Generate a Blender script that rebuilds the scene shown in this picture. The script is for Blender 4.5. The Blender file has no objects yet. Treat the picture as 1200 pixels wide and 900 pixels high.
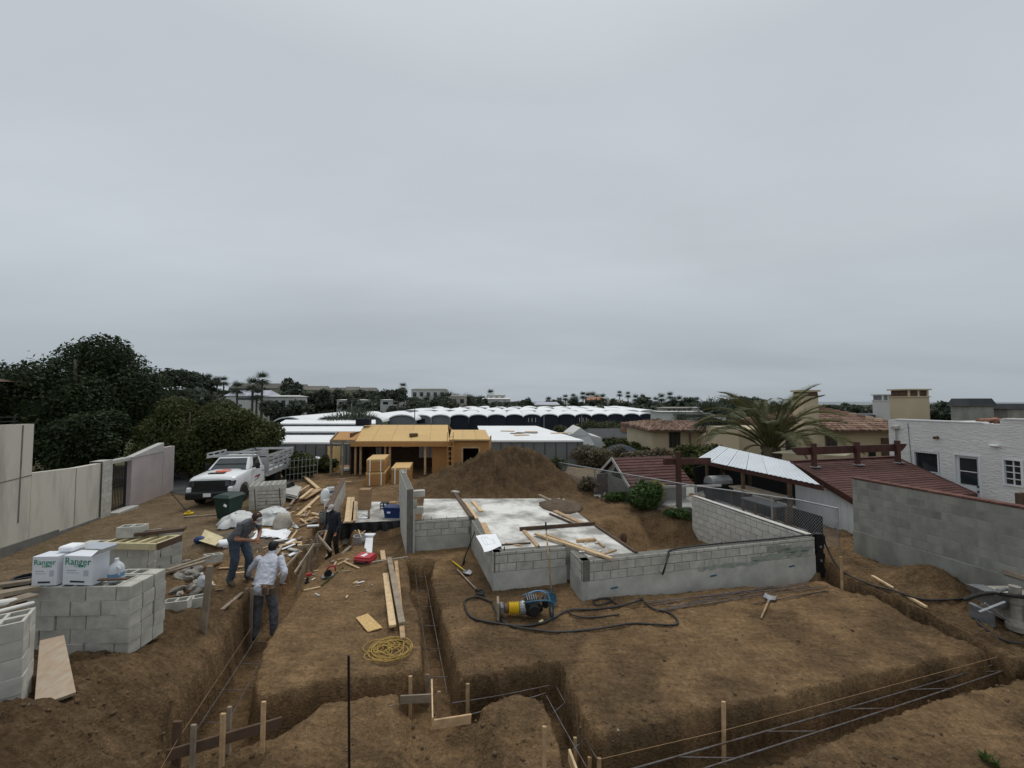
import bpy, math, random
import numpy as np
from mathutils import Vector, Matrix
R = math.radians
rnd = random.Random(7)
scene = bpy.context.scene
C = scene.collection
# ------------------------------------------------------------------ camera
FPX, CH, PITCH = 465.0, 4.3, math.atan(20 / 465.0)
cam = bpy.data.cameras.new('camera')
cam.sensor_width = 36.0
cam.lens = 36.0 * FPX / 1200.0
cam.clip_start, cam.clip_end = 0.05, 20000
camo = bpy.data.objects.new('camera', cam)
camo.location = (0, 0, CH)
camo.rotation_euler = (R(90) + PITCH, 0, 0)
C.objects.link(camo)
scene.camera = camo
# ------------------------------------------------------------------ world: overcast sky
SUN_EL, SUN_AZ = 66.0, 8.0
world = bpy.data.worlds.new('World')
scene.world = world
world.use_nodes = True
nt = world.node_tree
nt.nodes.clear()
def N(t, k, **kw):
    n = t.nodes.new(k)
    for a, b in kw.items():
        setattr(n, a, b)
    return n
def wsky():
    t, L = nt, nt.links.new
    out = N(t, 'ShaderNodeOutputWorld'); bg = N(t, 'ShaderNodeBackground')
    bg.inputs[1].default_value = 0.1
    sky = N(t, 'ShaderNodeTexSky', sky_type='NISHITA', sun_disc=False)
    sky.sun_elevation, sky.sun_rotation = R(SUN_EL), R(SUN_AZ)
    hs = N(t, 'ShaderNodeHueSaturation'); hs.inputs['Saturation'].default_value = 0.35
    L(sky.outputs[0], hs.inputs['Color'])
    tc = N(t, 'ShaderNodeTexCoord')
    sep = N(t, 'ShaderNodeSeparateXYZ'); L(tc.outputs['Generated'], sep.inputs[0])
    # project the view direction on a flat cloud deck so the layers flatten towards the horizon
    zz = N(t, 'ShaderNodeMath', operation='MAXIMUM'); L(sep.outputs[2], zz.inputs[0]); zz.inputs[1].default_value = 0.0
    za = N(t, 'ShaderNodeMath', operation='ADD'); L(zz.outputs[0], za.inputs[0]); za.inputs[1].default_value = 0.16
    dv = N(t, 'ShaderNodeVectorMath', operation='DIVIDE')
    cmb = N(t, 'ShaderNodeCombineXYZ')
    for i in range(3): L(za.outputs[0], cmb.inputs[i])
    L(tc.outputs['Generated'], dv.inputs[0]); L(cmb.outputs[0], dv.inputs[1])
    mp = N(t, 'ShaderNodeMapping'); mp.inputs['Rotation'].default_value = (0, 0, R(28)); mp.inputs['Scale'].default_value = (.5, 1.05, 0.3)
    L(dv.outputs[0], mp.inputs[0])
    n1 = N(t, 'ShaderNodeTexNoise'); n1.inputs['Scale'].default_value = 0.6; n1.inputs['Detail'].default_value = 6; n1.inputs['Roughness'].default_value = .52
    L(mp.outputs[0], n1.inputs['Vector'])
    mr = N(t, 'ShaderNodeMapRange'); mr.inputs[1].default_value = .3; mr.inputs[2].default_value = .7; mr.inputs[3].default_value = .87; mr.inputs[4].default_value = 1.12
    L(n1.outputs[0], mr.inputs[0])
    # overcast luminance rises towards the zenith
    cr = N(t, 'ShaderNodeValToRGB')
    els = cr.color_ramp.elements
    els[0].position = 0.0; els[0].color = (.43, .49, .535, 1)
    els[1].position = 1.0; els[1].color = (.92, .97, 1.0, 1)
    e = els.new(.10); e.color = (.46, .52, .565, 1)
    e = els.new(.30); e.color = (.59, .65, .69, 1)
    e = els.new(.62); e.color = (.60, .66, .705, 1)
    L(zz.outputs[0], cr.inputs[0])
    mul = N(t, 'ShaderNodeVectorMath', operation='SCALE'); L(cr.outputs[0], mul.inputs[0])
    m10 = N(t, 'ShaderNodeMath', operation='MULTIPLY'); L(mr.outputs[0], m10.inputs[0]); m10.inputs[1].default_value = 9.6
    L(m10.outputs[0], mul.inputs[3])
    mix = N(t, 'ShaderNodeMix', data_type='RGBA'); mix.inputs[0].default_value = 0.93
    L(hs.outputs[0], mix.inputs[6]); L(mul.outputs[0], mix.inputs[7])
    L(mix.outputs[2], bg.inputs[0]); L(bg.outputs[0], out.inputs[0])
wsky()
sun = bpy.data.lights.new('sun', 'SUN')
sun.energy, sun.angle, sun.color = 1.3, R(28), (1.0, .95, .87)
suno = bpy.data.objects.new('sun', sun)
suno.rotation_euler = (R(90 - SUN_EL), 0, R(180 - SUN_AZ))
C.objects.link(suno)
vs = scene.view_settings
vs.view_transform = 'Standard'; vs.look = 'None'; vs.exposure = -0.1; vs.gamma = 1.0
try: vs.use_curve_mapping = False
except Exception: pass
# ------------------------------------------------------------------ pixel -> place
def ray(px, py):
    c, u = (px - 600) / FPX, (450 - py) / FPX
    return Vector((c, math.cos(PITCH) - u * math.sin(PITCH), math.sin(PITCH) + u * math.cos(PITCH)))
def G(px, py, z=0.0):                     # where the sight line meets the level z
    d = ray(px, py); return Vector((0, 0, CH)) + d * ((z - CH) / d.z)
def D(px, py, Y):                         # the point of the sight line at depth Y
    d = ray(px, py); return Vector((0, 0, CH)) + d * (Y / d.y)
AX = R(14)
E1 = Vector((math.cos(AX), math.sin(AX), 0)); E2 = Vector((-math.sin(AX), math.cos(AX), 0))
Z = Vector((0, 0, 1))
# ------------------------------------------------------------------ materials
MATS = {}
def M(name, col, rough=.85, var=.18, scale=4.0, bump=.15, bscale=45.0, metal=0.0, col2=None, stretch=None, rv=.12, spec=.35, thr=None):
    if name in MATS: return MATS[name]
    m = bpy.data.materials.new(name); m.use_nodes = True
    t = m.node_tree; t.nodes.clear(); L = t.links.new
    out = N(t, 'ShaderNodeOutputMaterial'); b = N(t, 'ShaderNodeBsdfPrincipled')
    b.inputs['Roughness'].default_value = rough; b.inputs['Metallic'].default_value = metal
    b.inputs['Specular IOR Level'].default_value = spec
    tc = N(t, 'ShaderNodeTexCoord'); oi = N(t, 'ShaderNodeObjectInfo')
    sc = N(t, 'ShaderNodeMath', operation='MULTIPLY'); L(oi.outputs['Random'], sc.inputs[0]); sc.inputs[1].default_value = 60
    ad = N(t, 'ShaderNodeVectorMath', operation='ADD'); L(tc.outputs['Object'], ad.inputs[0]); L(sc.outputs[0], ad.inputs[1])
    mp = N(t, 'ShaderNodeMapping'); L(ad.outputs[0], mp.inputs[0])
    if stretch: mp.inputs['Scale'].default_value = stretch
    n1 = N(t, 'ShaderNodeTexNoise'); n1.inputs['Scale'].default_value = scale; n1.inputs['Detail'].default_value = 5; n1.inputs['Roughness'].default_value = .6
    L(mp.outputs[0], n1.inputs['Vector'])
    rp = N(t, 'ShaderNodeValToRGB'); a, c = rp.color_ramp.elements
    lo, hi = thr or (.32, .68)
    a.position, c.position = lo, hi
    c1 = [min(1, x * (1 + var)) for x in col]
    c0 = col2 or [x * (1 - var) for x in col]
    a.color = (*c0, 1); c.color = (*c1, 1)
    L(n1.outputs[0], rp.inputs[0])
    rr = N(t, 'ShaderNodeMapRange'); rr.inputs[3].default_value = 1 - rv; rr.inputs[4].default_value = 1 + rv
    L(oi.outputs['Random'], rr.inputs[0])
    ml = N(t, 'ShaderNodeVectorMath', operation='SCALE'); L(rp.outputs[0], ml.inputs[0]); L(rr.outputs[0], ml.inputs[3])
    L(ml.outputs[0], b.inputs['Base Color'])
    if bump:
        n2 = N(t, 'ShaderNodeTexNoise'); n2.inputs['Scale'].default_value = bscale; n2.inputs['Detail'].default_value = 4
        L(mp.outputs[0], n2.inputs['Vector'])
        bp = N(t, 'ShaderNodeBump'); bp.inputs['Strength'].default_value = bump; bp.inputs['Distance'].default_value = .02
        L(n2.outputs[0], bp.inputs['Height']); L(bp.outputs[0], b.inputs['Normal'])
    L(b.outputs[0], out.inputs[0])
    MATS[name] = m
    return m
def leafmat(name, c0, c1, trans=.25):
    m = bpy.data.materials.new(name); m.use_nodes = True
    t = m.node_tree; t.nodes.clear(); L = t.links.new
    out = N(t, 'ShaderNodeOutputMaterial'); b = N(t, 'ShaderNodeBsdfPrincipled'); b.inputs['Roughness'].default_value = .6
    b.inputs['Specular IOR Level'].default_value = .25
    ge = N(t, 'ShaderNodeNewGeometry'); oi = N(t, 'ShaderNodeObjectInfo'); tc = N(t, 'ShaderNodeTexCoord')
    n1 = N(t, 'ShaderNodeTexNoise'); n1.inputs['Scale'].default_value = .9; n1.inputs['Detail'].default_value = 3
    L(tc.outputs['Object'], n1.inputs['Vector'])
    a1 = N(t, 'ShaderNodeMath', operation='MULTIPLY_ADD'); L(ge.outputs['Random Per Island'], a1.inputs[0]); a1.inputs[1].default_value = .55; L(n1.outputs[0], a1.inputs[2])
    a2 = N(t, 'ShaderNodeMath', operation='MULTIPLY_ADD'); L(oi.outputs['Random'], a2.inputs[0]); a2.inputs[1].default_value = .3; L(a1.outputs[0], a2.inputs[2])
    rp = N(t, 'ShaderNodeValToRGB'); p, q = rp.color_ramp.elements; p.position, q.position = .35, 1.15 if False else 1.0
    p.color, q.color = (*c0, 1), (*c1, 1); L(a2.outputs[0], rp.inputs[0]); L(rp.outputs[0], b.inputs['Base Color'])
    tr = N(t, 'ShaderNodeBsdfTranslucent'); L(rp.outputs[0], tr.inputs[0])
    mx = N(t, 'ShaderNodeMixShader'); mx.inputs[0].default_value = trans
    L(b.outputs[0], mx.inputs[1]); L(tr.outputs[0], mx.inputs[2]); L(mx.outputs[0], out.inputs[0])
    MATS[name] = m
    return m
# ------------------------------------------------------------------ mesh building
ORG = {}
def tag(o, label=None, cat=None, group=None, kind=None):
    if label: o['label'] = label
    if cat: o['category'] = cat
    if group: o['group'] = group
    if kind: o['kind'] = kind
    return o
def empty(name, loc, label=None, cat=None, group=None, rz=0):
    o = bpy.data.objects.new(name, None); C.objects.link(o); o.empty_display_size = .2
    o.location = loc; o.rotation_euler = (0, 0, rz); ORG[o] = Vector(loc)
    return tag(o, label, cat, group)
def link(name, me, parent=None, loc=(0, 0, 0), rot=(0, 0, 0)):
    o = bpy.data.objects.new(name, me); C.objects.link(o)
    o.location, o.rotation_euler, o.parent = loc, rot, parent
    return o
class MB:
    def __init__(s): s.v, s.f = [], []
    def add(s, vs, fs):
        k = len(s.v); s.v += [Vector(v) for v in vs]; s.f += [tuple(i + k for i in f) for f in fs]; return s
    def hexa(s, p):
        return s.add(p, [(0, 3, 2, 1), (4, 5, 6, 7), (0, 1, 5, 4), (1, 2, 6, 5), (2, 3, 7, 6), (3, 0, 4, 7)])
    def box(s, c, sz, rz=0, b=0, rot=None):
        c = Vector(c); m = rot or Matrix.Rotation(rz, 3, 'Z'); h = [x / 2 for x in sz]
        if b:
            b = min(b, min(h) * .6); vs = []; fs = []; idx = {}
            sg = [(i, j, k) for i in (-1, 1) for j in (-1, 1) for k in (-1, 1)]
            for q in sg:
                for a in range(3):
                    p = [q[i] * (h[i] - (0 if i == a else b)) for i in range(3)]
                    idx[q, a] = len(vs); vs.append(c + m @ Vector(p))
            for a in range(3):
                u, w = (a + 1) % 3, (a + 2) % 3
                for sa in (-1, 1):
                    ring = []
                    for su, sw in ((-1, -1), (1, -1), (1, 1), (-1, 1)):
                        q = [0, 0, 0]; q[a], q[u], q[w] = sa, su, sw; ring.append(idx[tuple(q), a])
                    fs.append(tuple(ring if sa > 0 else ring[::-1]))
                for su in (-1, 1):
                    for sw in (-1, 1):
                        q0 = [0, 0, 0]; q1 = [0, 0, 0]; q0[a], q1[a] = -1, 1
                        q0[u] = q1[u] = su; q0[w] = q1[w] = sw; q0, q1 = tuple(q0), tuple(q1)
                        r = [idx[q0, u], idx[q1, u], idx[q1, w], idx[q0, w]]
                        fs.append(tuple(r if su * sw < 0 else r[::-1]))
            for q in sg:
                r = [idx[q, 0], idx[q, 1], idx[q, 2]]
                fs.append(tuple(r if q[0] * q[1] * q[2] > 0 else r[::-1]))
            return s.add(vs, fs)
        P = [(-1, -1, -1), (1, -1, -1), (1, 1, -1), (-1, 1, -1), (-1, -1, 1), (1, -1, 1), (1, 1, 1), (-1, 1, 1)]
        return s.hexa([c + m @ Vector((x * h[0], y * h[1], z * h[2])) for x, y, z in P])
    def beam(s, p, q, w, h, up=Z, b=0):
        p, q = Vector(p), Vector(q); d = q - p; l = d.length; d.normalize()
        x = d.cross(Vector(up))
        if x.length < 1e-4: x = d.cross(Vector((1, 0, 0)))
        x.normalize(); u = x.cross(d)
        return s.box((p + q) / 2, (l, w, h), rot=Matrix((d, -x, u)).transposed(), b=b)
    def tube(s, pts, r, n=6, cap=True):
        pts = [Vector(p) for p in pts]; rs = r if isinstance(r, (list, tuple)) else [r] * len(pts)
        vs, fs = [], []; prev = None
        for i, p in enumerate(pts):
            t = (pts[min(i + 1, len(pts) - 1)] - pts[max(i - 1, 0)])
            if t.length < 1e-9: t = Vector((0, 0, 1))
            t.normalize()
            if prev is None:
                a = t.orthogonal().normalized()
            else:
                a = prev - t * prev.dot(t)
                a = a.normalized() if a.length > 1e-6 else t.orthogonal().normalized()
            prev = a; b = t.cross(a)
            for k in range(n):
                th = 2 * math.pi * k / n; vs.append(p + (a * math.cos(th) + b * math.sin(th)) * rs[i])
        for i in range(len(pts) - 1):
            for k in range(n):
                k2 = (k + 1) % n; fs.append((i * n + k, i * n + k2, (i + 1) * n + k2, (i + 1) * n + k))
        if cap:
            fs.append(tuple(range(n))[::-1]); fs.append(tuple((len(pts) - 1) * n + k for k in range(n)))
        return s.add(vs, fs)
    def prism(s, poly, vec):
        poly = [Vector(p) for p in poly]; n = len(poly); vec = Vector(vec)
        return s.add(poly + [p + vec for p in poly], [tuple(range(n))[::-1], tuple(range(n, 2 * n))] + [(i, (i + 1) % n, n + (i + 1) % n, n + i) for i in range(n)])
    def lathe(s, c, prof, n=16, rot=None):
        c = Vector(c); m = rot or Matrix.Identity(3); vs, fs = [], []
        for r, z in prof:
            for k in range(n):
                a = 2 * math.pi * k / n; vs.append(c + m @ Vector((r * math.cos(a), r * math.sin(a), z)))
        for i in range(len(prof) - 1):
            for k in range(n):
                k2 = (k + 1) % n; fs.append((i * n + k, i * n + k2, (i + 1) * n + k2, (i + 1) * n + k))
        fs.append(tuple(range(n))[::-1]); fs.append(tuple((len(prof) - 1) * n + k for k in range(n)))
        return s.add(vs, fs)
    def ell(s, c, rad, nu=10, nv=7, rot=None, jit=0, rg=None):
        c = Vector(c); m = rot or Matrix.Identity(3); vs, fs = [], []
        for j in range(1, nv):
            ph = math.pi * j / nv
            for k in range(nu):
                a = 2 * math.pi * k / nu; g = 1 + (rg.uniform(-jit, jit) if jit else 0)
                vs.append(c + m @ Vector((rad[0] * math.sin(ph) * math.cos(a) * g, rad[1] * math.sin(ph) * math.sin(a) * g, rad[2] * math.cos(ph) * g)))
        t, bt = len(vs), len(vs) + 1
        vs += [c + m @ Vector((0, 0, rad[2])), c + m @ Vector((0, 0, -rad[2]))]
        for j in range(nv - 2):
            for k in range(nu):
                k2 = (k + 1) % nu; fs.append((j * nu + k, (j + 1) * nu + k, (j + 1) * nu + k2, j * nu + k2))
        for k in range(nu):
            k2 = (k + 1) % nu; fs.append((t, k, k2)); fs.append((bt, (nv - 2) * nu + k2, (nv - 2) * nu + k))
        return s.add(vs, fs)
    def mesh(s, name, org=Vector((0, 0, 0)), smooth=False):
        me = bpy.data.meshes.new(name)
        me.from_pydata([tuple(v - org) for v in s.v], [], s.f)
        if smooth: me.polygons.foreach_set('use_smooth', [True] * len(me.polygons))
        me.update(); return me
    def build(s, name, mat, parent=None, smooth=False, local=False):
        if local: org = Vector((0, 0, 0)); loc = org
        elif parent is not None: org = ORG[parent]; loc = Vector((0, 0, 0))
        else:
            xs = [v.x for v in s.v]; ys = [v.y for v in s.v]; zs = [v.z for v in s.v]
            org = Vector(((min(xs) + max(xs)) / 2, (min(ys) + max(ys)) / 2, min(zs))); loc = org
        me = s.mesh(name, org, smooth)
        me.materials.append(MATS[mat] if isinstance(mat, str) else mat)
        o = link(name, me, parent, loc)
        ORG[o] = org
        return o
def npmesh(name, v, q, mat, smooth=False):
    me = bpy.data.meshes.new(name); nv, nq = len(v), len(q); k = q.shape[1]
    me.vertices.add(nv); me.vertices.foreach_set('co', np.ascontiguousarray(v, dtype=np.float32).ravel())
    me.loops.add(nq * k); me.loops.foreach_set('vertex_index', np.ascontiguousarray(q, dtype=np.int32).ravel())
    me.polygons.add(nq); me.polygons.foreach_set('loop_start', np.arange(0, nq * k, k, dtype=np.int32))
    try: me.polygons.foreach_set('loop_total', np.full(nq, k, dtype=np.int32))
    except Exception: pass
    if smooth: me.polygons.foreach_set('use_smooth', np.ones(nq, dtype=bool))
    me.update(calc_edges=True); me.validate()
    me.materials.append(MATS[mat]); return me
def evalmesh(o, name):
    dg = bpy.context.evaluated_depsgraph_get(); return bpy.data.meshes.new_from_object(o.evaluated_get(dg), depsgraph=dg)
def text_mesh(s, size, ext=.0):
    cu = bpy.data.curves.new('t', 'FONT'); cu.body = s; cu.size = size; cu.extrude = ext
    cu.align_x = 'CENTER'; cu.align_y = 'CENTER'; cu.resolution_u = 2
    o = bpy.data.objects.new('t', cu); C.objects.link(o); bpy.context.view_layer.update()
    me = evalmesh(o, 't'); bpy.data.objects.remove(o); return me
# value noise
_prm = np.random.RandomState(3).rand(256, 256)
def vnoise(x, y):
    xi, yi = np.floor(x).astype(int), np.floor(y).astype(int); fx, fy = x - xi, y - yi
    fx, fy = fx * fx * (3 - 2 * fx), fy * fy * (3 - 2 * fy)
    g = lambda i, j: _prm[i & 255, j & 255]
    return (g(xi, yi) * (1 - fx) + g(xi + 1, yi) * fx) * (1 - fy) + (g(xi, yi + 1) * (1 - fx) + g(xi + 1, yi + 1) * fx) * fy
def fbm(x, y, sc, oc=4, gain=.5):
    s = 0; a = 1; tt = 0
    for i in range(oc):
        s = s + a * (vnoise(x * sc + 17.3 * i, y * sc + 5.1 * i) - .5); tt += a; a *= gain; sc *= 2.03
    return s / tt * 2
def sstep(a, b, x):
    t = np.clip((x - a) / (b - a), 0, 1); return t * t * (3 - 2 * t)
# ------------------------------------------------------------------ materials of the place
M('concrete', (.42, .41, .38), .9, .16, 3, .12, 90, rv=.10)
M('block_old', (.285, .28, .25), .92, .12, 1.6, .2, 90, rv=.035, col2=(.19, .187, .168), thr=(.3, .6), stretch=(1.4, 1.4, .5))
M('block_new', (.53, .515, .475), .9, .16, 5, .2, 110, rv=.09)
M('block_grey', (.46, .445, .40), .9, .2, 5, .25, 110, rv=.07)
M('mortar', (.15, .145, .13), .95, .2, 8, .1, 60)
M('parge', (.43, .42, .385), .85, .2, 2.2, .08, 30)
M('slab', (.62, .61, .58), .85, .12, 1.1, .15, 40, col2=(.27, .255, .23), thr=(.40, .60))
M('cream', (.56, .53, .455), .92, .06, 1.4, .15, 60, rv=.03, col2=(.38, .36, .31), thr=(.28, .55), stretch=(1.3, 1.3, .28))
M('pinkwall', (.43, .37, .36), .92, .10, .9, .1, 60)
M('wood', (.46, .31, .175), .75, .25, 9, .1, 60, stretch=(1, 1, 1), rv=.22)
M('wood_new', (.58, .42, .245), .7, .2, 9, .08, 60, rv=.12)
M('wood_old', (.27, .22, .165), .85, .3, 4, .2, 60, rv=.25)
M('wood_dark', (.10, .062, .04), .8, .3, 4, .2, 60, rv=.2)
M('redwood', (.075, .030, .022), .75, .3, 3, .15, 60)
M('redroof', (.100, .048, .042), .9, .25, 2.5, .2, 60, rv=.16)
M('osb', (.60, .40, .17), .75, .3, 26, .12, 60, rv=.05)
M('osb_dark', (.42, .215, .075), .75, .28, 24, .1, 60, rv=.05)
M('white_paint', (.76, .77, .78), .45, .04, 2, .0, 40, spec=.5, rv=.03)
M('truck_white', (.80, .81, .82), .22, .02, 2, 0, 40, spec=.6, rv=0)
M('white_roof', (.80, .81, .82), .6, .06, .4, .05, 30, rv=.05)
M('white_tent', (.82, .83, .84), .6, .05, .3, 0, 30, rv=.05)
M('metal_white', (.62, .66, .70), .42, .07, .7, .05, 10, rv=.02)
M('navy_wall', (.018, .022, .035), .8, .2, .3, 0, rv=.2)
M('grey_wall', (.17, .18, .185), .85, .1, .3, 0, rv=.06)
M('black', (.012, .012, .013), .5, .3, 6, .05, 40)
M('black_plastic', (.010, .010, .011), .32, .3, 3, .5, 8)
M('rubber', (.018, .017, .016), .7, .3, 6, .1, 40)
M('hose', (.035, .034, .032), .6, .4, 5, .1, 40)
M('steel', (.20, .205, .215), .5, .3, 8, .1, 60, metal=.5)
M('rebar', (.13, .135, .145), .6, .35, 10, .2, 200, metal=.5, col2=(.12, .07, .04))
M('galv', (.36, .37, .38), .5, .2, 5, .1, 50, metal=.6)
M('alu', (.50, .51, .52), .42, .12, 5, .05, 50, metal=.35)
M('glass', (.025, .032, .035), .06, .2, 2, 0, spec=.8)
M('shade_black', (.010, .010, .011), .9, .2, 2, 0)  # near-black that paints shade into patio walls and openings
M('bin_green', (.013, .034, .028), .5, .15, 3, .05, 30)
M('blue_plastic', (.012, .035, .14), .45, .1, 3, 0)
M('red_plastic', (.42, .030, .035), .4, .12, 5, 0)
M('yellow', (.62, .42, .02), .5, .12, 5, 0)
M('yellow_pale', (.55, .47, .28), .75, .15, 5, .1, 60)
M('rope', (.42, .28, .075), .7, .2, 30, .1, 60)
M('blue_frame', (.03, .10, .16), .45, .3, 10, .1, 60)
M('cardboard', (.33, .21, .115), .85, .1, 3, .05, 50)
M('box_white', (.66, .68, .72), .75, .05, 3, 0, rv=.03)
M('ink_green', (.01, .22, .13), .7, .1, 5, 0)
M('ink_dark', (.03, .03, .045), .7, .1, 5, 0)
M('ink_red', (.60, .10, .04), .5, .1, 5, 0)
M('paper', (.82, .83, .86), .8, .04, 4, 0)
M('tarp', (.62, .63, .62), .7, .12, 2.5, .3, 14)
M('pvc', (.70, .69, .65), .5, .08, 4, 0)
M('jug', (.62, .66, .70), .25, .1, 6, .05, 30)
M('jug_blue', (.12, .25, .42), .5, .1, 6, 0)
M('rubble', (.27, .25, .22), .95, .3, 9, .4, 50, rv=.3)
M('sack', (.36, .33, .28), .9, .2, 7, .3, 40)
M('tan_stucco', (.50, .42, .29), .92, .07, .6, .1, 40, rv=.05)
M('white_stucco', (.57, .57, .555), .95, .05, .5, .1, 40, rv=.02)
M('tile', (.33, .17, .105), .85, .35, 3, .1, 40, col2=(.14, .07, .05), rv=.3)
M('slate', (.055, .058, .063), .85, .2, 2, .1, 30)
M('asphalt', (.075, .075, .075), .95, .2, 2, .3, 90)
M('bark', (.12, .095, .07), .95, .3, 5, .5, 30)
M('skin_a', (.33, .165, .10), .55, .1, 9, .05, 60, rv=0)
M('skin_b', (.24, .12, .075), .55, .1, 9, .05, 60, rv=0)
M('tee_grey', (.135, .14, .16), .9, .15, 7, .3, 25, rv=0)
M('shirt_white', (.56, .58, .66), .9, .07, 6, .35, 22, rv=0)
M('sweat_navy', (.025, .028, .040), .9, .2, 7, .3, 25, rv=0)
M('jeans', (.055, .075, .105), .9, .25, 6, .3, 25, rv=0)
M('jeans_grey', (.115, .118, .132), .9, .2, 6, .3, 25, rv=0)
M('pants_dark', (.022, .022, .018), .9, .2, 6, .3, 25, rv=0)
M('boot', (.16, .115, .075), .85, .3, 8, .2, 40)
M('hair', (.012, .010, .009), .7, .2, 9, .2, 60)
M('cap_pale', (.46, .42, .40), .85, .1, 9, .1, 60)
M('cap_brown', (.045, .026, .024), .85, .2, 9, .1, 60)
M('leather', (.12, .07, .035), .7, .2, 9, .1, 60)
M('soil_lump', (.15, .098, .054), .97, .35, 8, .5, 60, rv=.3)
M('pebble', (.30, .27, .22), .9, .3, 8, .2, 60, rv=.4)
leafmat('leaf_dark', (.008, .016, .007), (.028, .046, .015))
leafmat('leaf_mid', (.018, .026, .008), (.078, .088, .024))
leafmat('leaf_olive', (.030, .036, .017), (.085, .092, .042))
leafmat('leaf_far', (.026, .036, .027), (.070, .085, .058))
leafmat('leaf_palm', (.034, .042, .016), (.125, .125, .050))
leafmat('leaf_yellow', (.20, .19, .02), (.40, .36, .05))
leafmat('leaf_weed', (.02, .045, .012), (.07, .115, .03))
leafmat('leaf_dry', (.07, .06, .035), (.15, .125, .08))
# ground: vertex colour gives the kind of soil, noise gives grain
def ground_mat():
    m = bpy.data.materials.new('ground'); m.use_nodes = True; MATS['ground'] = m
    t = m.node_tree; L = t.links.new; b = t.nodes['Principled BSDF']; b.inputs['Roughness'].default_value = .97
    b.inputs['Specular IOR Level'].default_value = .12
    at = N(t, 'ShaderNodeVertexColor'); at.layer_name = 'soil'
    tc = N(t, 'ShaderNodeTexCoord')
    n1 = N(t, 'ShaderNodeTexNoise'); n1.inputs['Scale'].default_value = 1.6; n1.inputs['Detail'].default_value = 9; n1.inputs['Roughness'].default_value = .68
    n2 = N(t, 'ShaderNodeTexNoise'); n2.inputs['Scale'].default_value = 16; n2.inputs['Detail'].default_value = 8; n2.inputs['Roughness'].default_value = .72
    n3 = N(t, 'ShaderNodeTexVoronoi'); n3.inputs['Scale'].default_value = 30; n3.feature = 'F1'
    n4 = N(t, 'ShaderNodeTexNoise'); n4.inputs['Scale'].default_value = 45; n4.inputs['Detail'].default_value = 2
    for n in (n1, n2, n3, n4): L(tc.outputs['Object'], n.inputs['Vector'])
    r1 = N(t, 'ShaderNodeMapRange'); r1.inputs[1].default_value = .3; r1.inputs[2].default_value = .7; r1.inputs[3].default_value = .68; r1.inputs[4].default_value = 1.3; L(n1.outputs[0], r1.inputs[0])
    r2 = N(t, 'ShaderNodeMapRange'); r2.inputs[1].default_value = .25; r2.inputs[2].default_value = .75; r2.inputs[3].default_value = .45; r2.inputs[4].default_value = 1.5; L(n2.outputs[0], r2.inputs[0])
    mm = N(t, 'ShaderNodeMath', operation='MULTIPLY'); L(r1.outputs[0], mm.inputs[0]); L(r2.outputs[0], mm.inputs[1])
    sc = N(t, 'ShaderNodeVectorMath', operation='SCALE'); L(at.outputs['Color'], sc.inputs[0]); L(mm.outputs[0], sc.inputs[3])
    # rake and boot streaks
    mp = N(t, 'ShaderNodeMapping'); mp.inputs['Rotation'].default_value = (0, 0, R(20)); mp.inputs['Scale'].default_value = (2.2, 9, 2.2); L(tc.outputs['Object'], mp.inputs[0])
    n5 = N(t, 'ShaderNodeTexNoise'); n5.inputs['Scale'].default_value = 1.0; n5.inputs['Detail'].default_value = 7; n5.inputs['Roughness'].default_value = .7; n5.inputs['Distortion'].default_value = .8; L(mp.outputs[0], n5.inputs['Vector'])
    r5 = N(t, 'ShaderNodeMapRange'); r5.inputs[1].default_value = .3; r5.inputs[2].default_value = .7; r5.inputs[3].default_value = .72; r5.inputs[4].default_value = 1.25; L(n5.outputs[0], r5.inputs[0])
    sc2 = N(t, 'ShaderNodeVectorMath', operation='SCALE'); L(sc.outputs[0], sc2.inputs[0]); L(r5.outputs[0], sc2.inputs[3]); sc = sc2
    # a few pale grit grains
    gr = N(t, 'ShaderNodeMapRange'); gr.inputs[1].default_value = .75; gr.inputs[2].default_value = .80; L(n4.outputs[0], gr.inputs[0])
    mx = N(t, 'ShaderNodeMix', data_type='RGBA'); L(gr.outputs[0], mx.inputs[0]); L(sc.outputs[0], mx.inputs[6]); mx.inputs[7].default_value = (.26, .22, .16, 1)
    L(mx.outputs[2], b.inputs['Base Color'])
    hs = N(t, 'ShaderNodeMath', operation='MULTIPLY_ADD'); L(n3.outputs['Distance'], hs.inputs[0]); hs.inputs[1].default_value = -.35; L(n2.outputs[0], hs.inputs[2]); h5 = N(t, 'ShaderNodeMath', operation='MULTIPLY_ADD'); L(n5.outputs[0], h5.inputs[0]); h5.inputs[1].default_value = 1.3; L(hs.outputs[0], h5.inputs[2]); hs = h5
    bp = N(t, 'ShaderNodeBump'); bp.inputs['Strength'].default_value = .9; bp.inputs['Distance'].default_value = .06
    L(hs.outputs[0], bp.inputs['Height']); L(bp.outputs[0], b.inputs['Normal'])
ground_mat()
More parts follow.
